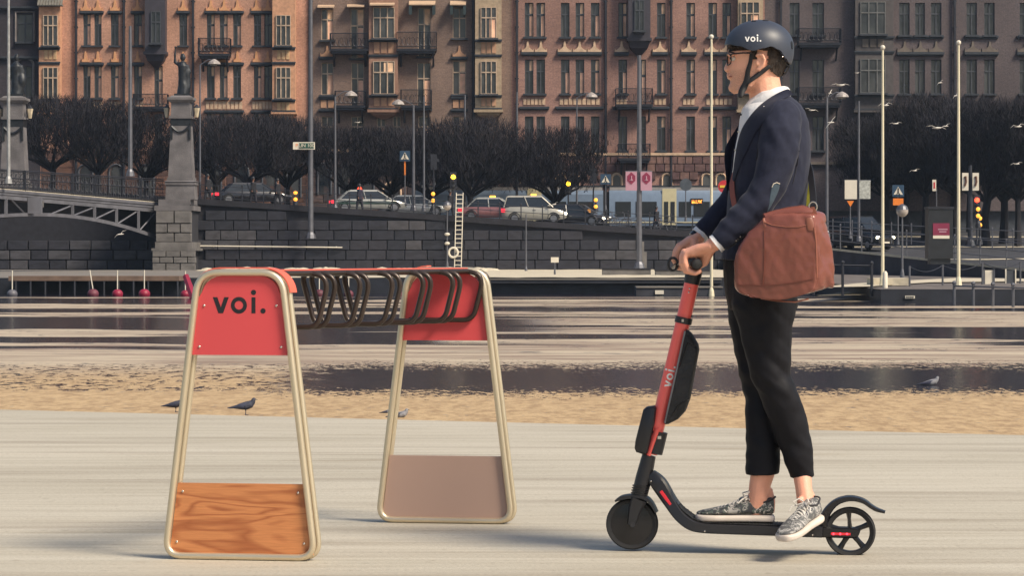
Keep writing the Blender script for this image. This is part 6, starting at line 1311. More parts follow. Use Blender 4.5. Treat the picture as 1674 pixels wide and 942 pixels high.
# hands closed round the grips: palm, four fingers of different length, thumb
def hand(G0, G1, wrist, s, kn_dx=0, kn_dz=0):
    """G0 little-finger side of grip, G1 thumb side"""
    gd = (G1 - G0).normalized(); out = MB(); N = [(0, .011), (.021, .0118), (.042, .0124), (.062, .0118)]
    kn = []
    for i, (o, r) in enumerate(N):
        g = G0 + gd * (o + .012); sc_ = (.90, 1.0, 1.05, .98)[i]
        K = g + Vector((-.038 * sc_ + kn_dx, 0, .036 + .004 * (i in (1, 2)) + kn_dz)); P1 = g + Vector((-.046 * sc_, 0, .002)); P2 = g + Vector((-.034 * sc_, 0, -.027 * sc_)); P3 = g + Vector((-.004, 0, -.034)); P4 = g + Vector((.012 * sc_, 0, -.028))
        out.tube([K, K.lerp(P1, .5) + Vector((-.005, 0, .004)), P1, P2, P3, P4], [r * 1.12, r * 1.02, r * 1.05, r * .98, r * .92, r * .78], 10); out.ball(K, r * 1.2); out.ball(P1, r * 1.1); out.ball(P4, r * .78); kn.append(K)
    wv = wrist; L = len(kn)
    for i, K in enumerate(kn): w0 = wv + gd * (.012 * (i - 1.5)); out.tube([K, K.lerp(w0, .5) + Vector((0, 0, .004)), w0], [.0125, .0155, .017], 10)
    mid = (kn[0] + kn[3]) / 2; pc = mid.lerp(wv, .45) + Vector((0, 0, -.010)); out.tube([mid + Vector((.006, 0, -.004)), pc, wv], [(.04, .013), (.036, .018), (.026, .024)], 14)
    heel = G0 + gd * .05 + Vector((.03, 0, .006)); out.tube([wv, heel, G0 + gd * .085 + Vector((.012, 0, -.012))], [.022, .019, .014], 10)
    T0 = G0 + gd * .088; out.tube([wv.lerp(mid, .3) + gd * .03, T0 + Vector((.022, 0, .014)), T0 + Vector((.004, .004, -.026)), T0 + Vector((-.022, .0, -.028))], [.016, .0145, .0125, .010], 10); out.ball(T0 + Vector((-.022, 0, -.028)), .0105)
    return out
h1 = hand(HB0 + (HB1 - HB0).normalized() * .012, HB1, Q(1163, 402, -.212), 1); h2 = hand(HB1 + (HB0 - HB1).normalized() * .012, HB0, Q(1143, 386, .19), -1, .010, .012)
for h in (h1, h2): mb.add(h.v, h.f)
body = blend('body', mb, m_skin, man, .0035, 2, .45)
bvh = BVHTree.FromPolygons([v.co + man.location for v in body.data.vertices], [tuple(p.vertices) for p in body.data.polygons])
# -------- trousers
def wr(s1, a1, v, n): return a1 * (noise.noise(Vector((v.x * s1, v.y * s1 * .8, v.z * s1 * .45))) + .5 * noise.noise(v * s1 * 2.3))
m_trs = M('black_trouser_cloth', (.0065, .0065, .010), .65, var=.12, scale=60, bump=.05, bscale=300, spec=.25)
mb = MB()
mb.loft([ell(1184, 1306, 405, .165), ell(1182, 1306, 440, .17), ell(1184, 1305, 480, .165), ell(1190, 1303, 505, .15)])
near = [(470, 1196, 1305, .095, -.075), (500, 1198, 1301, .098, -.08), (530, 1206, 1297, .092, -.082), (560, 1213, 1294, .086, -.084), (590, 1222, 1292.5, .08, -.084), (615, 1229, 1294, .076, -.084), (640, 1238, 1303, .074, -.08), (665, 1249, 1314, .072, -.074), (700, 1262, 1323, .068, -.06), (735, 1275, 1328, .066, -.044), (765, 1286, 1331, .062, -.036), (783, 1292, 1331.5, .058, -.032)]
farl = [(440, 1181, 1280, .085, .08), (480, 1186, 1280, .09, .08), (530, 1191, 1272, .085, .082), (580, 1202, 1264, .076, .08), (620, 1211, 1264, .07, .076), (650, 1217.5, 1268, .07, .07), (680, 1218.5, 1276, .073, .055), (720, 1218.5, 1276, .07, .045), (760, 1218, 1275, .066, .036), (778, 1218, 1274.5, .063, .032)]
for L in (near, farl): mb.loft([ell(x0, x1, y, hy, dy, 22, 2.1, (y + 0 if y < 770 else y - 3)) for y, x0, x1, hy, dy in L])
def tdisp(v, n):
    p = v; zz = p.z; kz = math.exp(-((zz - .66) / .10) ** 2) + .8 * math.exp(-((zz - .93) / .08) ** 2) + .6 * math.exp(-((zz - .37) / .08) ** 2)
    u = p.z * 1.0 + p.x * .8; f = noise.noise(Vector((p.x * 6, p.y * 6, u * 26))) ; g_ = noise.noise(Vector((p.x * 4, p.y * 4, (p.z - p.x * .7) * 16)))
    return .012 * kz * f + .0035 * g_ + .0015 * noise.noise(p * 30)
blend('trousers', mb, m_trs, man, .0065, 3, .5, disp=tdisp)
# -------- shirt
m_shirt = M('white_shirt_cloth', (.74, .73, .74), .75, var=.04, scale=10, bump=.15, bscale=18)
mb = MB(); mb.loft([ell(1232, 1286, 152, .072, 0, 20, 2, 146), ell(1222, 1290, 166, .085), ell(1213, 1300, 178, .12), ell(1209, 1310, 195, .17), ell(1205.5, 1316, 225, .185), ell(1199, 1316, 260, .18), ell(1195, 1314, 300, .17), ell(1190, 1308, 350, .165), ell(1187, 1304, 410, .165)])
blend('shirt', mb, m_shirt, man, .006, 3, .5, disp=lambda v, n: .003 * noise.noise(Vector((v.x * 9, v.y * 9, v.z * 14))))
# collar: folded band standing round the neck, point at the throat
mb = MB()
top_c = [(1289, 142, 0), (1284, 139, -.05), (1268, 141, -.077), (1248, 151, -.078), (1230, 164, -.062), (1217, 177, -.035), (1211.5, 186, -.012)]
bot_c = [(1296, 157, 0), (1291, 158, -.06), (1274, 162, -.092), (1252, 172, -.096), (1237, 184, -.08), (1228, 194, -.058), (1211, 196, -.02)]
for s in (1, -1):
    A = [Q(x, y, d * s) for x, y, d in top_c]; Bm = [Q(x, y, d * s) for x, y, d in bot_c]; N = len(A)
    mid = [a.lerp(b, .35) + Vector((-.0, -s * .006, .006)) for a, b in zip(A, Bm)]
    mb.add(A + mid + Bm, [(i, i + 1, N + i + 1, N + i) for i in range(N - 1)] + [(N + i, N + i + 1, 2 * N + i + 1, 2 * N + i) for i in range(N - 1)])
co = obj('collar', mb, m_shirt, man, sm=80); md = co.modifiers.new('t', 'SOLIDIFY'); md.thickness = .004; ms = co.modifiers.new('s', 'SUBSURF'); ms.levels = 2; ms.render_levels = 2; baked(co); smooth(co.data, 80)
mb = MB(); mb.ball(Q(1211, 187, -.022), .0045, .003, .0045, 8, 5); obj('collar_button', mb, m_black, man)
for (px, py, d) in ((1207.2, 215, -.02), (1202, 245, -.02)): mb = MB(); mb.ball(Q(px, py, d), .004, .004, .004, 8, 5); obj('shirt_button', mb, m_white, man)
# -------- blazer
def cloth(name, col, rough=.85):
    m = M(name, col, rough, var=.14, scale=55, bump=.06, bscale=500, spec=.25); m.node_tree.nodes['Principled BSDF'].inputs['Sheen Weight'].default_value = .10; m.node_tree.nodes['Principled BSDF'].inputs['Sheen Roughness'].default_value = .4; return m
m_jk = cloth('navy_wool', (.019, .022, .042)); mb = MB()
JT = [(157, 1254, 1291, .088, 0), (164, 1238, 1300, .125, 0), (172, 1226, 1308, .165, 0), (184, 1215, 1315, .195, 0), (200, 1208, 1320.5, .207, 0), (225, 1203, 1323.5, .205, 0), (255, 1197, 1324.5, .198, 0), (290, 1193.5, 1321.5, .188, 0), (330, 1191, 1319.5, .183, 0), (370, 1186, 1318, .188, 0), (400, 1181, 1314, .192, 0), (425, 1178, 1310, .194, 0)]
mb.loft([ell(x0, x1, y, hy, dy, 28, 2.25) for y, x0, x1, hy, dy in JT])
limb(mb, [(1277, 196, -.150, .076), (1276, 222, -.186, .077), (1270, 262, -.205, .071), (1259, 300, -.215, .066), (1240, 331, -.22, .062), (1210, 362, -.222, .055), (1184, 388, -.220, .046)], 20)
mb.tube([Q(1192, 380, -.22), Q(1176, 395.5, -.218)], [.046, .042], 20)
limb(mb, [(1262, 194, .150, .076), (1246, 240, .19, .07), (1222, 296, .215, .063), (1196, 335, .215, .056), (1168, 362, .208, .048)], 20)
mb.tube([Q(1172, 359, .208), Q(1147, 381, .198)], [.048, .038], 20)
jc = Q(1250, 320, -.2)
def jdisp(v, n):
    d = .0
    el_ = math.exp(-((v - Q(1262, 318, -.28)).length / .10) ** 2); sh = math.exp(-((v - Q(1295, 235, -.2)).length / .11) ** 2); ar = math.exp(-((v - Q(1215, 360, -.22)).length / .12) ** 2)
    ax = (v.x + v.z) * 1.0; d += .011 * el_ * noise.noise(Vector((ax * 6, v.y * 5, (v.z - v.x) * 22))) + .015 * sh * noise.noise(Vector(((v.x + v.z * .45) * 24, v.y * 6, v.z * 7))) + .009 * ar * noise.noise(Vector((ax * 22, v.y * 6, (v.z - v.x) * 6)))
    d += .0045 * noise.noise(Vector((v.x * 8, v.y * 8, v.z * 5))) + .0022 * noise.noise(v * 22); return d
LP = [(148, 1292), (153, 1279), (160, 1266), (170, 1251), (182, 1238), (194, 1229), (206, 1220.5), (217, 1214.5), (232, 1210), (247, 1207), (279, 1202), (300, 1198.5), (312, 1196)]
def proj(v): return CX + v.x * FPX / v.y, HY - (v.z - CAMZ) * FPX / v.y
def interp(T, y):
    for (y0, x0), (y1, x1) in zip(T, T[1:]):
        if y0 <= y <= y1: return x0 + (x1 - x0) * (y - y0) / (y1 - y0)
    return -1e9
def jcut(c, n):
    px, py = proj(c)
    if (c - Q(1146, 382, .198)).length < .03: return True
    if (c - Q(1175, 396.5, -.218)).length < .034: return True
    if py > 312 or py < 150: return False
    lim = interp(LP, py); d = c.y - YR
    if d > .045 and px > 1: return px < lim - 2 and d < .045 + .0 
    return px < lim and d > -.16
mb_j = mb
jk = blend('blazer', mb, m_jk, man, .0062, 3, .5, disp=jdisp)
jv = BVHTree.FromPolygons([v.co + man.location for v in jk.data.vertices], [tuple(p.vertices) for p in jk.data.polygons])
bm = bmesh.new(); bm.from_mesh(jk.data); bmesh.ops.delete(bm, geom=[f for f in bm.faces if jcut(f.calc_center_median() + man.location, f.normal)], context='FACES'); bm.to_mesh(jk.data); bm.free()
md = jk.modifiers.new('t', 'SOLIDIFY'); md.thickness = .005; md.offset = -1; baked(jk); smooth(jk.data, 80)
def onto(px, py, tree=None, off=.004, default=-.2):
    d = Vector(((px - CX) / FPX, 1, -(py - HY) / FPX)).normalized(); h = (tree or jv).ray_cast(Vector((0, 0, CAMZ)) + d * 8.5, d, 3)
    if h[0] is None: return Q(px, py, default)
    return h[0] - d * off
def patch(rowsL, rowsR, n, off, tree=None, dflt=-.1):
    vs = []; m = len(rowsL)
    for (x0, y0), (x1, y1) in zip(rowsL, rowsR):
        for i in range(n + 1): t = i / n; o = off * (1 if 0 < i < n else .6); vs.append(onto(x0 + (x1 - x0) * t, y0 + (y1 - y0) * t, tree, o, dflt))
    mb = MB(); mb.add(vs, [(j * (n + 1) + i, j * (n + 1) + i + 1, (j + 1) * (n + 1) + i + 1, (j + 1) * (n + 1) + i) for j in range(m - 1) for i in range(n)]); return mb
def thicken(o, th, sub=1):
    md = o.modifiers.new('t', 'SOLIDIFY'); md.thickness = th; md.offset = 1
    if sub: s_ = o.modifiers.new('s', 'SUBSURF'); s_.levels = sub
    baked(o); smooth(o.data, 80); return o
m_lap = cloth('navy_wool_lapel', (.016, .019, .037))
inner = [(1289, 144), (1275, 150), (1262, 158), (1247, 168), (1234, 180), (1224.5, 192), (1216, 204.5), (1210.5, 216), (1206.5, 231), (1203.5, 247), (1199.5, 279), (1197, 302)]
outer = [(1299, 155), (1287, 158), (1275, 166), (1263, 174), (1262, 186), (1249, 199), (1239, 212), (1232, 224), (1225, 240), (1218, 254), (1206, 283), (1199, 303)]
lap = patch(inner, outer, 5, .005); thicken(obj('lapel', lap, m_lap, man), .004)
# far lapel and open front panel, standing out beyond the shirt
fl = [(1213, 196, .075), (1207, 206, .085), (1197, 221, .09), (1187.5, 236, .092), (1184.5, 246, .092), (1184, 262, .092), (1187, 285, .09), (1189, 310, .09), (1188, 335, .09)]
fi = [(1236, 190, .10), (1228, 204, .12), (1222, 222, .13), (1217, 238, .13), (1214, 250, .13), (1210, 265, .13), (1206, 287, .13), (1203, 310, .13), (1202, 335, .13)]
mb = MB(); A = [Q(*p) for p in fl]; Bm = [Q(*p) for p in fi]; N = len(A); mid = [a.lerp(b, .5) + Vector((-.006, -.004, 0)) for a, b in zip(A, Bm)]
mb.add(A + mid + Bm, [(i, i + 1, N + i + 1, N + i) for i in range(N - 1)] + [(N + i, N + i + 1, 2 * N + i + 1, 2 * N + i) for i in range(N - 1)]); thicken(obj('far_lapel', mb, m_lap, man), .006)
mb = MB(); p = onto(1248.5, 174, None, .009); mb.ball(p, .0028, .002, .0028, 8, 5); obj('lapel_pin', mb, m_bolt, man)
# elbow patch
pl_ = [(1264, 301), (1260.5, 308), (1259.5, 316), (1258.5, 326), (1257, 336), (1254, 346)]; pr_ = [(1274, 299.5), (1275.5, 304), (1273.5, 312), (1268, 324), (1262, 336), (1254.6, 348)]
thicken(obj('elbow_patch', patch(pl_, pr_, 4, .003), M('slate_suede', srgb(74, 92, 106, .8), .8, var=.15, scale=60), man), .002)
mb = MB(); pts = [onto(x, y, None, .004) for x, y in ((1262, 306), (1264.5, 300.5), (1270, 298.5), (1275, 300.5))]; mb.tube(pts, .0016, 5); obj('patch_stitching', mb, m_white, man)
# seams: shoulder and sleeve
for nm, path in (('sleeve_seam', [(1262, 178), (1250, 190), (1243, 206), (1240, 224), (1239, 244), (1236, 262)]), ('back_seam', [(1306, 246), (1303, 270), (1296, 300)])):
    mb = MB(); pts = [onto(x, y, None, .0005) for x, y in path]; mb.tube(pts, .0022, 5); obj(nm, mb, M('seam_navy', (.016, .017, .028), .9), man)
for i in range(3): mb = MB(); p = onto(1203 + i * 3.4, 394 - i * 3.2, None, .003); mb.ball(p, .0042, .003, .0042, 8, 5); obj('cuff_button', mb, M('horn_button', (.05, .04, .04), .4), man)
# shirt cuffs
for c0, c1, r in ((Q(1178, 393, -.219), Q(1170, 399.5, -.217), .036), (Q(1150, 378, .198), Q(1143.5, 385, .196), .035)):
    mb = MB(); ax_ = (c1 - c0).normalized(); mb.tube([c0, c1], r, 20); mb.tube([c1 - ax_ * .002, c1 + ax_ * .001], r * 1.03, 20); obj('shirt_cuff', mb, m_shirt, man, sm=40)
# watch on the far wrist
c = Q(1139, 389, .195); mb = MB(); ax_ = (Q(1135, 393, .19) - Q(1143, 385, .195)).normalized(); mb.tube([c - ax_ * .009, c + ax_ * .009], .031, 18); wt = obj('watch', mb, m_sgl, man, sm=40)
# -------- shoes
def shoe(heel, toe, name_label, scale=1.0, white=False, roll=0):
    d = (toe - heel); L = d.length; fx = d.normalized(); up = Vector((0, 0, 1)); up = (up - fx * up.dot(fx)).normalized(); sd_ = up.cross(fx)
    def P(x, y, z): return heel + fx * (x * L) + sd_ * (y * L) + up * (z * L)
    root = MB(); ol = [(0, .0, .10), (.04, .0, .13), (.15, .005, .145), (.3, .0, .135), (.45, -.005, .145), (.6, -.008, .165), (.75, -.008, .172), (.87, -.004, .155), (.95, .0, .115), (1.0, .0, .05)]
    rings = []
    for x, c, hw in ol: rings.append([P(x, c - hw, .012), P(x, c - hw * 1.03, .05), P(x, c - hw * .98, .098), P(x, c + hw * .98, .098), P(x, c + hw * 1.03, .05), P(x, c + hw, .012), P(x, c + hw * .8, 0), P(x, c - hw * .8, 0)])
    root.loft(rings); s = obj('shoe', root, M('rubber_sole', srgb(206, 194, 184), .6, var=.12, scale=14), man, sm=35); md = s.modifiers.new('s', 'SUBSURF'); md.levels = 2; baked(s); smooth(s.data, 60)
    up_s = [(.01, .095, .31, .105), (.06, .115, .33, .10), (.14, .12, .315, .085), (.22, .118, .285, .08), (.30, .115, .275, .075), (.38, .118, .27, .07), (.46, .125, .255, .066), (.54, .135, .232, .065), (.62, .145, .208, .075), (.70, .152, .185, .09), (.79, .15, .165, .10), (.88, .13, .148, .095), (.94, .10, .135, .07), (.985, .04, .11, .03)]
    rings = []
    for x, hw, zt, tw in up_s:
        r = []
        for k in range(15):
            t = math.pi * k / 14; cs, sn = math.cos(t), math.sin(t); w_ = hw * math.copysign(abs(cs) ** .75, cs); z = .09 + (zt - .09) * abs(sn) ** .8
            if abs(w_) < tw: pass
            r.append(P(x, w_, z))
        rings.append(r)
    m2 = MB(); m2.loft(rings, True, True)
    m = bpy.data.materials.get('patterned_canvas')
    if not m:
        m = bpy.data.materials.new('patterned_canvas'); m.use_nodes = True; t = m.node_tree; p = t.nodes['Principled BSDF']; tc = t.nodes.new('ShaderNodeTexCoord')
        n = t.nodes.new('ShaderNodeTexNoise'); n.inputs['Scale'].default_value = 34; n.inputs['Detail'].default_value = 2; n.inputs['Distortion'].default_value = .9; t.links.new(tc.outputs['Object'], n.inputs[0])
        cr = t.nodes.new('ShaderNodeValToRGB'); cr.color_ramp.interpolation = 'CONSTANT'; e = cr.color_ramp.elements; e[0].color = (.03, .03, .035, 1); e[1].position = .47; e[1].color = (.08, .10, .085, 1)
        for pos, cl_ in ((.52, (.02, .02, .025)), (.56, (.45, .42, .38)), (.60, (.05, .05, .055)), (.66, (.30, .28, .26))): q = e.new(pos); q.color = (*cl_, 1)
        t.links.new(n.outputs['Fac'], cr.inputs[0]); t.links.new(cr.outputs[0], p.inputs['Base Color']); p.inputs['Roughness'].default_value = .55
    mt = m
    if white:
        mt = m.copy(); mt.name = 'pale_patterned_canvas'; cr = [q for q in mt.node_tree.nodes if q.type == 'VALTORGB'][0]
        for el, cl_ in zip(cr.color_ramp.elements, ((.10, .10, .10), (.20, .20, .19), (.42, .40, .38), (.06, .06, .07), (.50, .48, .45), (.12, .12, .12))): el.color = (*cl_, 1)
    u_ = obj('upper', m2, mt, s, sm=60); md = u_.modifiers.new('s', 'SUBSURF'); md.levels = 1; baked(u_); smooth(u_.data, 80)
    mb = MB(); mb.tube(rpath([P(.0, -.085, .315), P(-.0, .085, .315), P(.15, .10, .25), P(.31, .06, .285), P(.31, -.06, .285), P(.15, -.10, .25)], .08 * L, 5), .011 * L, 8, closed=True); obj('padded_collar', mb, M('shoe_lining', (.03, .03, .035), .8), s, sm=True)
    mb = MB(); mb.tube([P(.22, 0, .30), P(.33, 0, .315), P(.45, 0, .275)], [(.05 * L, .012 * L)] * 3, 8); obj('tongue', mb, mt, s, sm=True)
    ml = M('lace_cotton', (.62, .58, .53), .8, var=.05); mb = MB()
    for i in range(7):
        x = .335 + i * .052; z = .305 - i * .021; mb.tube([P(x - .01, -.07, z - .03), P(x, -.045, z), P(x + .015, 0, z + .012), P(x + .03, .045, z - .004), P(x + .04, .07, z - .035)], .011 * L, 6); mb.tube([P(x - .01, .07, z - .03), P(x + .01, .0, z + .016), P(x + .03, -.05, z - .008)], .009 * L, 6)
    for s2 in (-1, 1): mb.tube([P(.32, 0, .33), P(.33, s2 * .06, .375), P(.40, s2 * .11, .35), P(.39, s2 * .08, .305), P(.34, 0, .325)], .010 * L, 6); mb.tube([P(.33, 0, .325), P(.42, s2 * .13, .29), P(.47, s2 * .145, .24)], .009 * L, 6)
    obj('laces', mb, ml, s, sm=True, kind='stuff')
    return s
zdk = S(1200, 853.5).z
def atz(px, Y, z): return Vector(((px - CX) * Y / FPX, Y, z))
shoe(atz(1267, 10.225, zdk), atz(1136, 10.235, zdk + .003), 'a', 1)
shoe(atz(1336, 10.12, zdk + .016), atz(1279, 9.88, zdk - .040), 'b', 1, True)
# -------- helmet
m_hel = M('matte_navy_shell', srgb(62, 68, 82, .85), .45, var=.03, scale=4)
HC = Q(1242, 80); RXF, RXB, RYH = (1242 - 1184) / FPX * YR, (1298 - 1242) / FPX * YR, .112; HT = (80 - 32) / FPX * YR
rimp = [(0, 73), (25, 73.5), (50, 77.5), (75, 86), (92, 82), (105, 78.5), (120, 84), (137, 97), (150, 103.5), (180, 104.5)]   # angle from front -> rim row
def rim(a):
    a = abs(a)
    for (a0, y0), (a1, y1) in zip(rimp, rimp[1:]):
        if a0 <= a <= a1: t = (a - a0) / (a1 - a0); t = t * t * (3 - 2 * t); return y0 + (y1 - y0) * t
    return rimp[-1][1]
def hpt(a, z, g=1.0):
    ar = R(a); cs, sn = math.cos(ar), math.sin(ar); dz = z - HC.z
    f = math.sqrt(max(0, 1 - (abs(dz) / HT) ** 2.15)) if dz > 0 else math.sqrt(max(0, 1 - (dz / (HT * 1.35)) ** 2))
    rx = RXF if cs > 0 else RXB; return Vector((HC.x - rx * cs * f * g, HC.y - RYH * sn * f * g, z))
mb = MB(); NA, NZ = 72, 22; vs = []
for i in range(NA):
    a = -180 + 360 * i / NA; z0 = Q(1242, rim(a)).z
    for j in range(NZ): t = j / (NZ - 1); z = z0 + (HC.z + HT * .9995 - z0) * math.sin(t * math.pi / 2); vs.append(hpt(a, z))
mb.add(vs, [(i * NZ + j, ((i + 1) % NA) * NZ + j, ((i + 1) % NA) * NZ + j + 1, i * NZ + j + 1) for i in range(NA) for j in range(NZ - 1)])
mb.add([vs[i * NZ + NZ - 1] for i in range(NA)], [tuple(range(NA))])
he = obj('helmet', mb, m_hel, man, sm=80); bm = bmesh.new(); bm.from_mesh(he.data); bmesh.ops.remove_doubles(bm, verts=bm.verts, dist=.0004); bm.to_mesh(he.data); bm.free()
md = he.modifiers.new('t', 'SOLIDIFY'); md.thickness = .012; md.offset = -1; baked(he); smooth(he.data, 50)
def hmap(x, z):
    px, py = 1217.5 + x * 8.0, 67.5 - z * 8.0; v = Q(px, py, -.1); f = math.sqrt(max(0, 1 - (abs(v.z - HC.z) / HT) ** 2.15)); rx = RXF if v.x < HC.x else RXB; sn = math.sqrt(max(0, 1 - ((v.x - HC.x) / (rx * f)) ** 2)); y = HC.y - RYH * f * sn; v = W(px, py, y); return v + Vector((0, -.0015, 0))
obj('lettering', voi(hmap), M('print_white', (.8, .78, .74)), he)
for a, py, r in ((-0.0, 0, 0), (90, 34, 0),):
    pass
for (a, py, ra, rb) in ((155, 75, .0085, .0150), (118, 34.2, .012, .006), (60, 35.5, .010, .005), (-155, 75, .0085, .015)):
    z = Q(1242, py).z; c = hpt(a, z, 1.0); nrm = Vector(((c.x - HC.x) / RXB ** 2, (c.y - HC.y) / RYH ** 2, (c.z - HC.z) / HT ** 2)).normalized(); u = nrm.cross(Vector((0, 0, 1))).normalized(); v_ = nrm.cross(u)
    mb = MB(); rr = []
    for o, k_ in ((.0015, 1.0), (-.004, .9)): rr.append([c + nrm * o + u * ra * k_ * math.cos(2 * math.pi * q / 18) + v_ * rb * k_ * math.sin(2 * math.pi * q / 18) for q in range(18)])
    mb.loft(rr); obj('vent', mb, m_ink, he, sm=40)
mb = MB(); z = Q(1270, 95).z; c = hpt(128, z); mb.ball(c, .003, .003, .003, 8, 5); obj('rivet', mb, m_bolt, he)
# straps on the skin
def strap(nm, pts, wd, mat, n=3, par=None, th=.003, tree=None, off=.004, dflt=-.08):
    L, Rr = [], []
    for i, (x, y) in enumerate(pts):
        a = pts[max(i - 1, 0)]; b = pts[min(i + 1, len(pts) - 1)]; dx, dy = b[0] - a[0], b[1] - a[1]; l = math.hypot(dx, dy); h = (wd[i] if isinstance(wd, list) else wd) / 2; L.append((x + dy / l * h, y - dx / l * h)); Rr.append((x - dy / l * h, y + dx / l * h))
    o = obj(nm, patch(L, Rr, n, off, tree or bvh, dflt), mat, man); return thicken(o, th, 1)
m_strap = M('black_webbing', (.014, .014, .017), .7, var=.15, scale=80)
strap('chin_strap', [(1229, 84), (1228, 94), (1227, 102), (1224.5, 110), (1222, 118), (1222, 127), (1220, 136), (1215, 145), (1211, 153), (1211, 160)], [6, 5.5, 6, 7, 7.5, 9, 10, 10.5, 9, 6], m_strap, th=.005)
strap('chin_strap', [(1260, 106), (1252, 112), (1243, 119), (1234, 126), (1225, 132), (1219, 138)], [6, 6.5, 7, 7, 6.5, 6], m_strap, th=.004)
mb = MB(); mb.tube([Q(1283, 103, -.03), Q(1290, 108, -.02), Q(1284, 118, -.02), Q(1279, 122, 0)], .006, 6); mb.tube([Q(1290, 104, -.02), Q(1282, 118, -.03)], .004, 6); obj('adjuster', mb, m_sgl, he, sm=True)
# hair: cap of strands under the helmet
m_hair = M('brown_hair', (.03, .018, .012), .6, var=.5, scale=40, stretch=(1, 1, .25), bump=.5, bscale=120)
def hair_keep(px, py):
    return (py > 70 and ((px > 1252 + max(0, py - 106) * .45 and py < 118 + (px - 1258) * .62) or (py < 84 and px > 1190) or (1226 < px < 1236 and py < 99) or (px > 1250 and py < 92)))
hm = MB(); rr = []
for y, x0, x1, hw in HEAD:
    a, b = Q(x0, y), Q(x1, y); c = a.lerp(b, .55); r = []
    for k in range(144):
        t = 2 * math.pi * k / 144; cs, sn = math.cos(t), math.sin(t); fx = (c.x - a.x) + .003 if cs < 0 else (b.x - c.x) + .0045; e = 2.25; x = c.x + fx * math.copysign(abs(cs) ** (2 / e), cs); yy = (hw + .003) * math.copysign(abs(sn) ** (2 / 2.1), sn) * (1 - .16 * max(0, -cs) ** 2); r.append(Vector((x, YR + yy, a.z)))
    rr.append(r)
fine = []
for a, b in zip(rr, rr[1:]):
    for q in range(8): fine.append([p.lerp(s_, q / 8) for p, s_ in zip(a, b)])
vs = [p for r in fine for p in r]; fs = []
for i in range(len(fine) - 1):
    for j in range(144):
        k = (j + 1) % 144; c = (fine[i][j] + fine[i + 1][k]) / 2; px, py = proj(Vector((c.x, YR, c.z))); nb = 1.5 * noise.noise(c * 45)
        if hair_keep(px + nb, py + nb): fs.append((i * 144 + j, i * 144 + k, (i + 1) * 144 + k, (i + 1) * 144 + j))
hm.add(vs, fs); hr_ = obj('hair', hm, m_hair, man, sm=80)
bm = bmesh.new(); bm.from_mesh(hr_.data); bmesh.ops.delete(bm, geom=[v for v in bm.verts if not v.link_faces], context='VERTS')
for v in bm.verts: v.co += v.normal * .003 * noise.noise(Vector((v.co.x * 90, v.co.y * 90, v.co.z * 25)))
bm.to_mesh(hr_.data); bm.free(); md = hr_.modifiers.new('t', 'SOLIDIFY'); md.thickness = .004; md.offset = 0; baked(hr_); smooth(hr_.data, 80)
mb = MB()   # fringe tufts at the brow and eyebrow
for i in range(16): x = 1191 + i * 1.6; mb.tube([Q(x + 2, 73, -.05 - .0012 * i), Q(x - 1, 77, -.052 - .0013 * i), Q(x - 1 + (i % 3), 81 - (i % 4), -.05 - .0013 * i)], [.005, .004, .001], 5)
obj('fringe', mb, m_hair, man, sm=True, kind='stuff')
for s in (-1, 1):
    p0, p1, p2 = Q(1190.5, 86.5, s * .014), Q(1194, 84.5, s * .040), Q(1202, 87, s * .060); mb = MB(); mb.tube([p0 + Vector((-.003, 0, 0)), p1 + Vector((-.004, s * .006, 0)), p2 + Vector((0, s * .008, 0))], [.003, .0035, .0015], 6); obj('eyebrow', mb, m_hair, man, sm=True)
    c = Q(1198.5, 95, s * .035); mb = MB(); mb.ball(c, .0115, .011, .0105, 14, 9); ey = obj('eye', mb, M('eye_white', (.6, .55, .5), .3, var=0), man, sm=True); mb = MB(); mb.ball(c + Vector((-.0095, s * .003, 0)), .0045, .006, .0055, 12, 7); obj('iris', mb, M('iris_dark', (.03, .025, .02), .15, var=0), ey, sm=True)
    mb = MB(); mb.tube([c + Vector((-.0125, -s * .012, .003)), c + Vector((-.0125, 0, .0085)), c + Vector((-.003, s * .0145, .0035))], .0028, 6); obj('eyelid', mb, m_skin, man, sm=True)
# glasses
m_gl = M('tortoise_frame', (.022, .012, .010), .25, var=.3, scale=60)
gt = MB()
for s in (-1, 1):
    cx_, cz_ = 0, 0; c = Q(1191.5, 97, s * .034); ring_ = [c + Vector((abs(.028 * math.cos(a_)) * 0 + .10 * abs(s * .028 * math.cos(a_)), .028 * math.cos(a_), .0215 * (math.copysign(abs(math.sin(a_)) ** .7, math.sin(a_))))) + Vector((.010 * max(0, s * math.cos(a_)) - .006, 0, 0)) for a_ in [2 * math.pi * k / 24 for k in range(24)]]
    gt.tube(ring_, .0026, 6, closed=True); gt.tube([ring_[2 if s > 0 else 10] + Vector((.0, s * .006, .004)), Q(1200, 87.5, s * .074), Q(1215, 86, s * .080), Q(1232, 86.5, s * .084)], [(.002, .0032)] * 4, 6)
gt.tube([Q(1190, 94, -.010), Q(1188.4, 93, 0), Q(1190, 94, .010)], .0022, 6); obj('glasses', gt, m_gl, man, sm=True)
# stubble tone is skin; lips
mb = MB(); mb.tube([Q(1196, 125, -.028), Q(1190.6, 124.6, -.012), Q(1189.8, 124.6, 0), Q(1190.6, 124.6, .012)], [.0014, .0024, .0026, .0014], 6); obj('lips', mb, M('lip_tone', srgb(170, 92, 84, .8), .5, var=.05), man, sm=True)
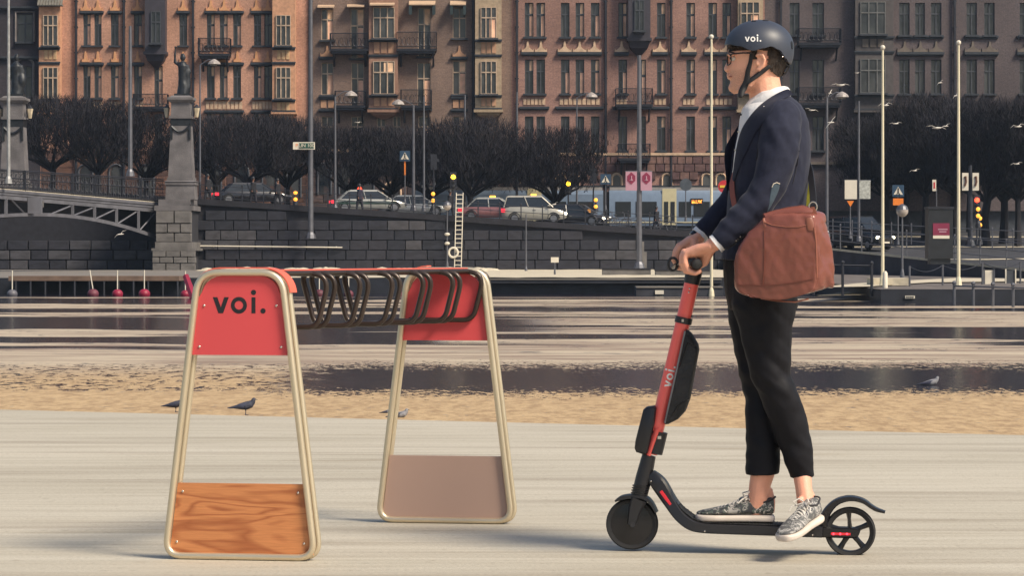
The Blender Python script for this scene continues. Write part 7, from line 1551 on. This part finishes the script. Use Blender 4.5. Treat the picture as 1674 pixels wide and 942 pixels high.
# ---------------------------------------------------------------- leather bag and its strap
m_lea = M('chestnut_leather', srgb(142, 84, 72, .78), .25, var=.14, scale=4, bump=.10, bscale=14)
m_lea2 = M('pale_strap_leather', srgb(156, 96, 78, .75), .45, var=.1)
bag = thing('messenger_bag', 'brown leather messenger bag with a flap corner hanging at the man\'s hip', 'bag', Q(1275, 484, -.35))
def BG(px, py, d=0): # front sheet leans: right end nearer
    Yf = YR - .335 - (px - 1200) / 140 * .075; return W(px, py, Yf + d)
rows = [(348, 1256, 1324), (356, 1249, 1331), (368, 1235, 1334), (385, 1217, 1335), (408, 1201.5, 1335.5), (440, 1199, 1336), (460, 1198.5, 1335), (474, 1201, 1332), (483, 1212, 1326), (488, 1232, 1318)]
mb = MB(); rings = []
for i, (y, x0, x1) in enumerate(rows):
    f = i / (len(rows) - 1); dep = .05 + .075 * math.sin(math.pi * min(1, .12 + f * .8)) ; r = []
    TS = [0, .04] + [q / 12 for q in range(1, 12)] + [.965, .992, 1.0]; nfr = len(TS) - 1
    for k in range(nfr + 1):
        t = TS[k]; x = x0 + (x1 - x0) * t; bul = -.014 * math.sin(math.pi * t) * math.sin(math.pi * min(1, f + .1)); ye = y + (-10 * t * (1 - f) ** 3 if 0 else 0) + (8 * math.sin(math.pi * t) * (f > .95)) - (14 * max(0, t - .5) * f ** 3) ; r.append(BG(x, ye, bul + (.012 if k in (0, nfr) else 0)))
    endx = 1356 + 19 * min(1, f / .6); off = Vector((math.cos(.45) * 0, 0, 0))
    b1 = BG(x1, y - (14 * .5) * f ** 3); e_ = W(endx - (5 if f < .1 else 0) - (9 if f > .95 else 0), y - 7 - 12 * f * f, b1.y + .11); r.append(b1.lerp(e_, .07) + Vector((.002, 0, 0))); r.append(b1.lerp(e_, .5) + Vector((-.004 if .2 < f < .8 else .004, 0, 0))); r.append(e_)
    a0 = BG(x0, y); r.append(e_.lerp(Vector((a0.x + .02, a0.y + dep * 1.3 + .06, a0.z)), .5) + Vector((0, .03, 0))); r.append(Vector((a0.x + .02, a0.y + dep + .05, a0.z))); rings.append(r)
mb.loft(rings)
bo = obj('bag_body', mb, m_lea, bag, sm=60); s_ = bo.modifiers.new('s', 'SUBSURF'); s_.levels = 3; baked(bo)
for v in bo.data.vertices:
    p = v.co + bag.location; n = v.normal; px, py = proj(p)
    k = .45 + 2.2 * max(0, min(1, (px - 1334) / 12)); kk = max(0, 1 - abs(px - 1225) / 30) * .8
    v.co += n * (.0048 * k * noise.noise(Vector((p.x * 16, p.y * 14, p.z * 8))) + .0035 * (k + kk) * noise.noise(Vector(((p.x + p.z * .6) * 34, p.y * 10, p.z * 9))) + .0015 * noise.noise(p * 45))
smooth(bo.data, 80)
bt = BVHTree.FromPolygons([v.co + bag.location for v in bo.data.vertices], [tuple(p.vertices) for p in bo.data.polygons])
def bpatch(nm, L, Rr, mat, n=4, off=.004, th=.003): o = obj(nm, patch(L, Rr, n, off, bt, -.38), mat, bag); return thicken(o, th, 1)
def seam(nm, pts, r, mat, off=.002):
    P2 = []; 
    for (x0, y0), (x1, y1) in zip(pts, pts[1:]):
        for q in range(5): P2.append((x0 + (x1 - x0) * q / 5, y0 + (y1 - y0) * q / 5))
    P2.append(pts[-1]); mb = MB(); mb.tube([onto(x, y, bt, off, -.38) for x, y in P2], r, 6); return obj(nm, mb, mat, bag, sm=True)
m_pip = M('leather_piping', srgb(170, 104, 84, .75), .4, var=.1)
seam('edge_piping', [(1250, 363), (1262, 368), (1285, 371), (1305, 371), (1318, 368)], .0018, m_pip); seam('edge_piping', [(1331, 372), (1334, 395), (1335, 425), (1335.5, 455)], .0028, m_pip)
seam('edge_piping', [(1204, 466), (1230, 466.5), (1260, 466.5), (1300, 462), (1330, 456)], .0016, M('leather_seam', srgb(120, 62, 48, .7), .5)); seam('edge_piping', [(1249, 376), (1250, 410), (1249, 440), (1247, 466)], .0014, M('leather_seam', srgb(120, 62, 48, .7), .5))
bpatch('tab', [(1317, 356), (1318, 366), (1320, 378)], [(1330, 355), (1331, 365), (1330.5, 378)], m_lea2, 3, .002, .002)
bpatch('tab', [(1247, 356), (1247.5, 362), (1248, 372)], [(1252, 356), (1252.5, 362), (1253, 372)], m_lea2, 2, .002, .002)
# top opening: soft rolled flap
mb = MB(); mb.tube([BG(1250, 358, .03), BG(1268, 353, .045), BG(1290, 350, .05), BG(1312, 347, .05), BG(1330, 348, .05)], [(.02, .02), (.035, .022), (.04, .026), (.042, .026), (.03, .02)], 12); obj('flap', mb, m_lea, bag, sm=True)
mb = MB(); top_ = BG(1329, 338, .04); mb.tube([top_ + Vector((.014 * math.cos(a_), 0, .017 * math.sin(a_))) for a_ in [2 * math.pi * k / 16 for k in range(16)]], .003, 6, closed=True); obj('ring', mb, m_bolt, bag, sm=True)
mb = MB(); mb.loft([[BG(x0, y, .03), BG(x1, y, .03), BG(x1, y, .036), BG(x0, y, .036)] for x0, x1, y in ((1326.5, 1331.5, 338), (1322, 1335, 347), (1316, 1336, 356))]); obj('strap_anchor', mb, m_lea2, bag)
def band(nm, pts, w_, th, mat, wdir):
    rings = []; P2 = [Vector(p) for p in pts]
    for i, p in enumerate(P2):
        t = (P2[min(i + 1, len(P2) - 1)] - P2[max(i - 1, 0)]).normalized(); s2 = Vector(wdir[i] if isinstance(wdir, list) else wdir); s2 = (s2 - t * s2.dot(t)).normalized(); n2 = t.cross(s2); rings.append([p + s2 * w_ / 2 - n2 * th / 2, p + s2 * w_ / 2 + n2 * th / 2, p - s2 * w_ / 2 + n2 * th / 2, p - s2 * w_ / 2 - n2 * th / 2])
    mb = MB(); mb.loft(rings); return obj(nm, mb, mat, bag, sm=40)
band('strap', [Q(1206, 272, -.03), Q(1200.5, 284, -.05), Q(1196.5, 300, -.085), Q(1197.5, 318, -.12), Q(1200.5, 335, -.155), Q(1208, 352, -.185)], .020, .004, M('strap_brown', srgb(150, 84, 66, .8), .5, var=.1), (.95, -.6, .3))
band('strap', [Q(1319, 262, .0), Q(1324.5, 280, -.05), Q(1327, 300, -.12), Q(1329, 320, -.2), BG(1329.5, 337, .04)], .024, .004, m_sblk, (.6, -.8, 0))
band('strap', [Q(1322.5, 276, .03), Q(1323, 300, -.02), Q(1322, 330, -.08), Q(1320, 350, -.12)], .018, .003, M('yellow_webbing', srgb(190, 186, 70, .8), .6, var=.2, scale=30), (.6, -.8, 0))

mb = MB(); mb.tube(rpath([BG(1262, 356, -.002), BG(1262, 340, .02), BG(1300, 335, .03), BG(1312, 352, .01)], [0, .02, .02, 0], 6, closed=False), .0055, 8) if False else None
mb = MB(); mb.tube([BG(1322, 489, .03), BG(1300, 494, .02), BG(1270, 492, .02), BG(1245, 488, .03)], [(.012, .003)] * 4, 8); obj('bottom_strap', mb, m_pip, bag, sm=True)
# ---------------------------------------------------------------- the air over the harbour
hv = MB(); hv.box(-140, 150, -7, 216, -3.2, 40); hm_ = bpy.data.materials.new('harbour_haze'); hm_.use_nodes = True; t = hm_.node_tree; t.nodes.remove(t.nodes['Principled BSDF']); pv = t.nodes.new('ShaderNodeVolumePrincipled'); pv.inputs['Color'].default_value = (.62, .78, 1, 1); pv.inputs['Density'].default_value = .00017; pv.inputs['Anisotropy'].default_value = .2; t.links.new(pv.outputs[0], t.nodes['Material Output'].inputs['Volume'])
obj('haze', hv, hm_, kind='stuff')
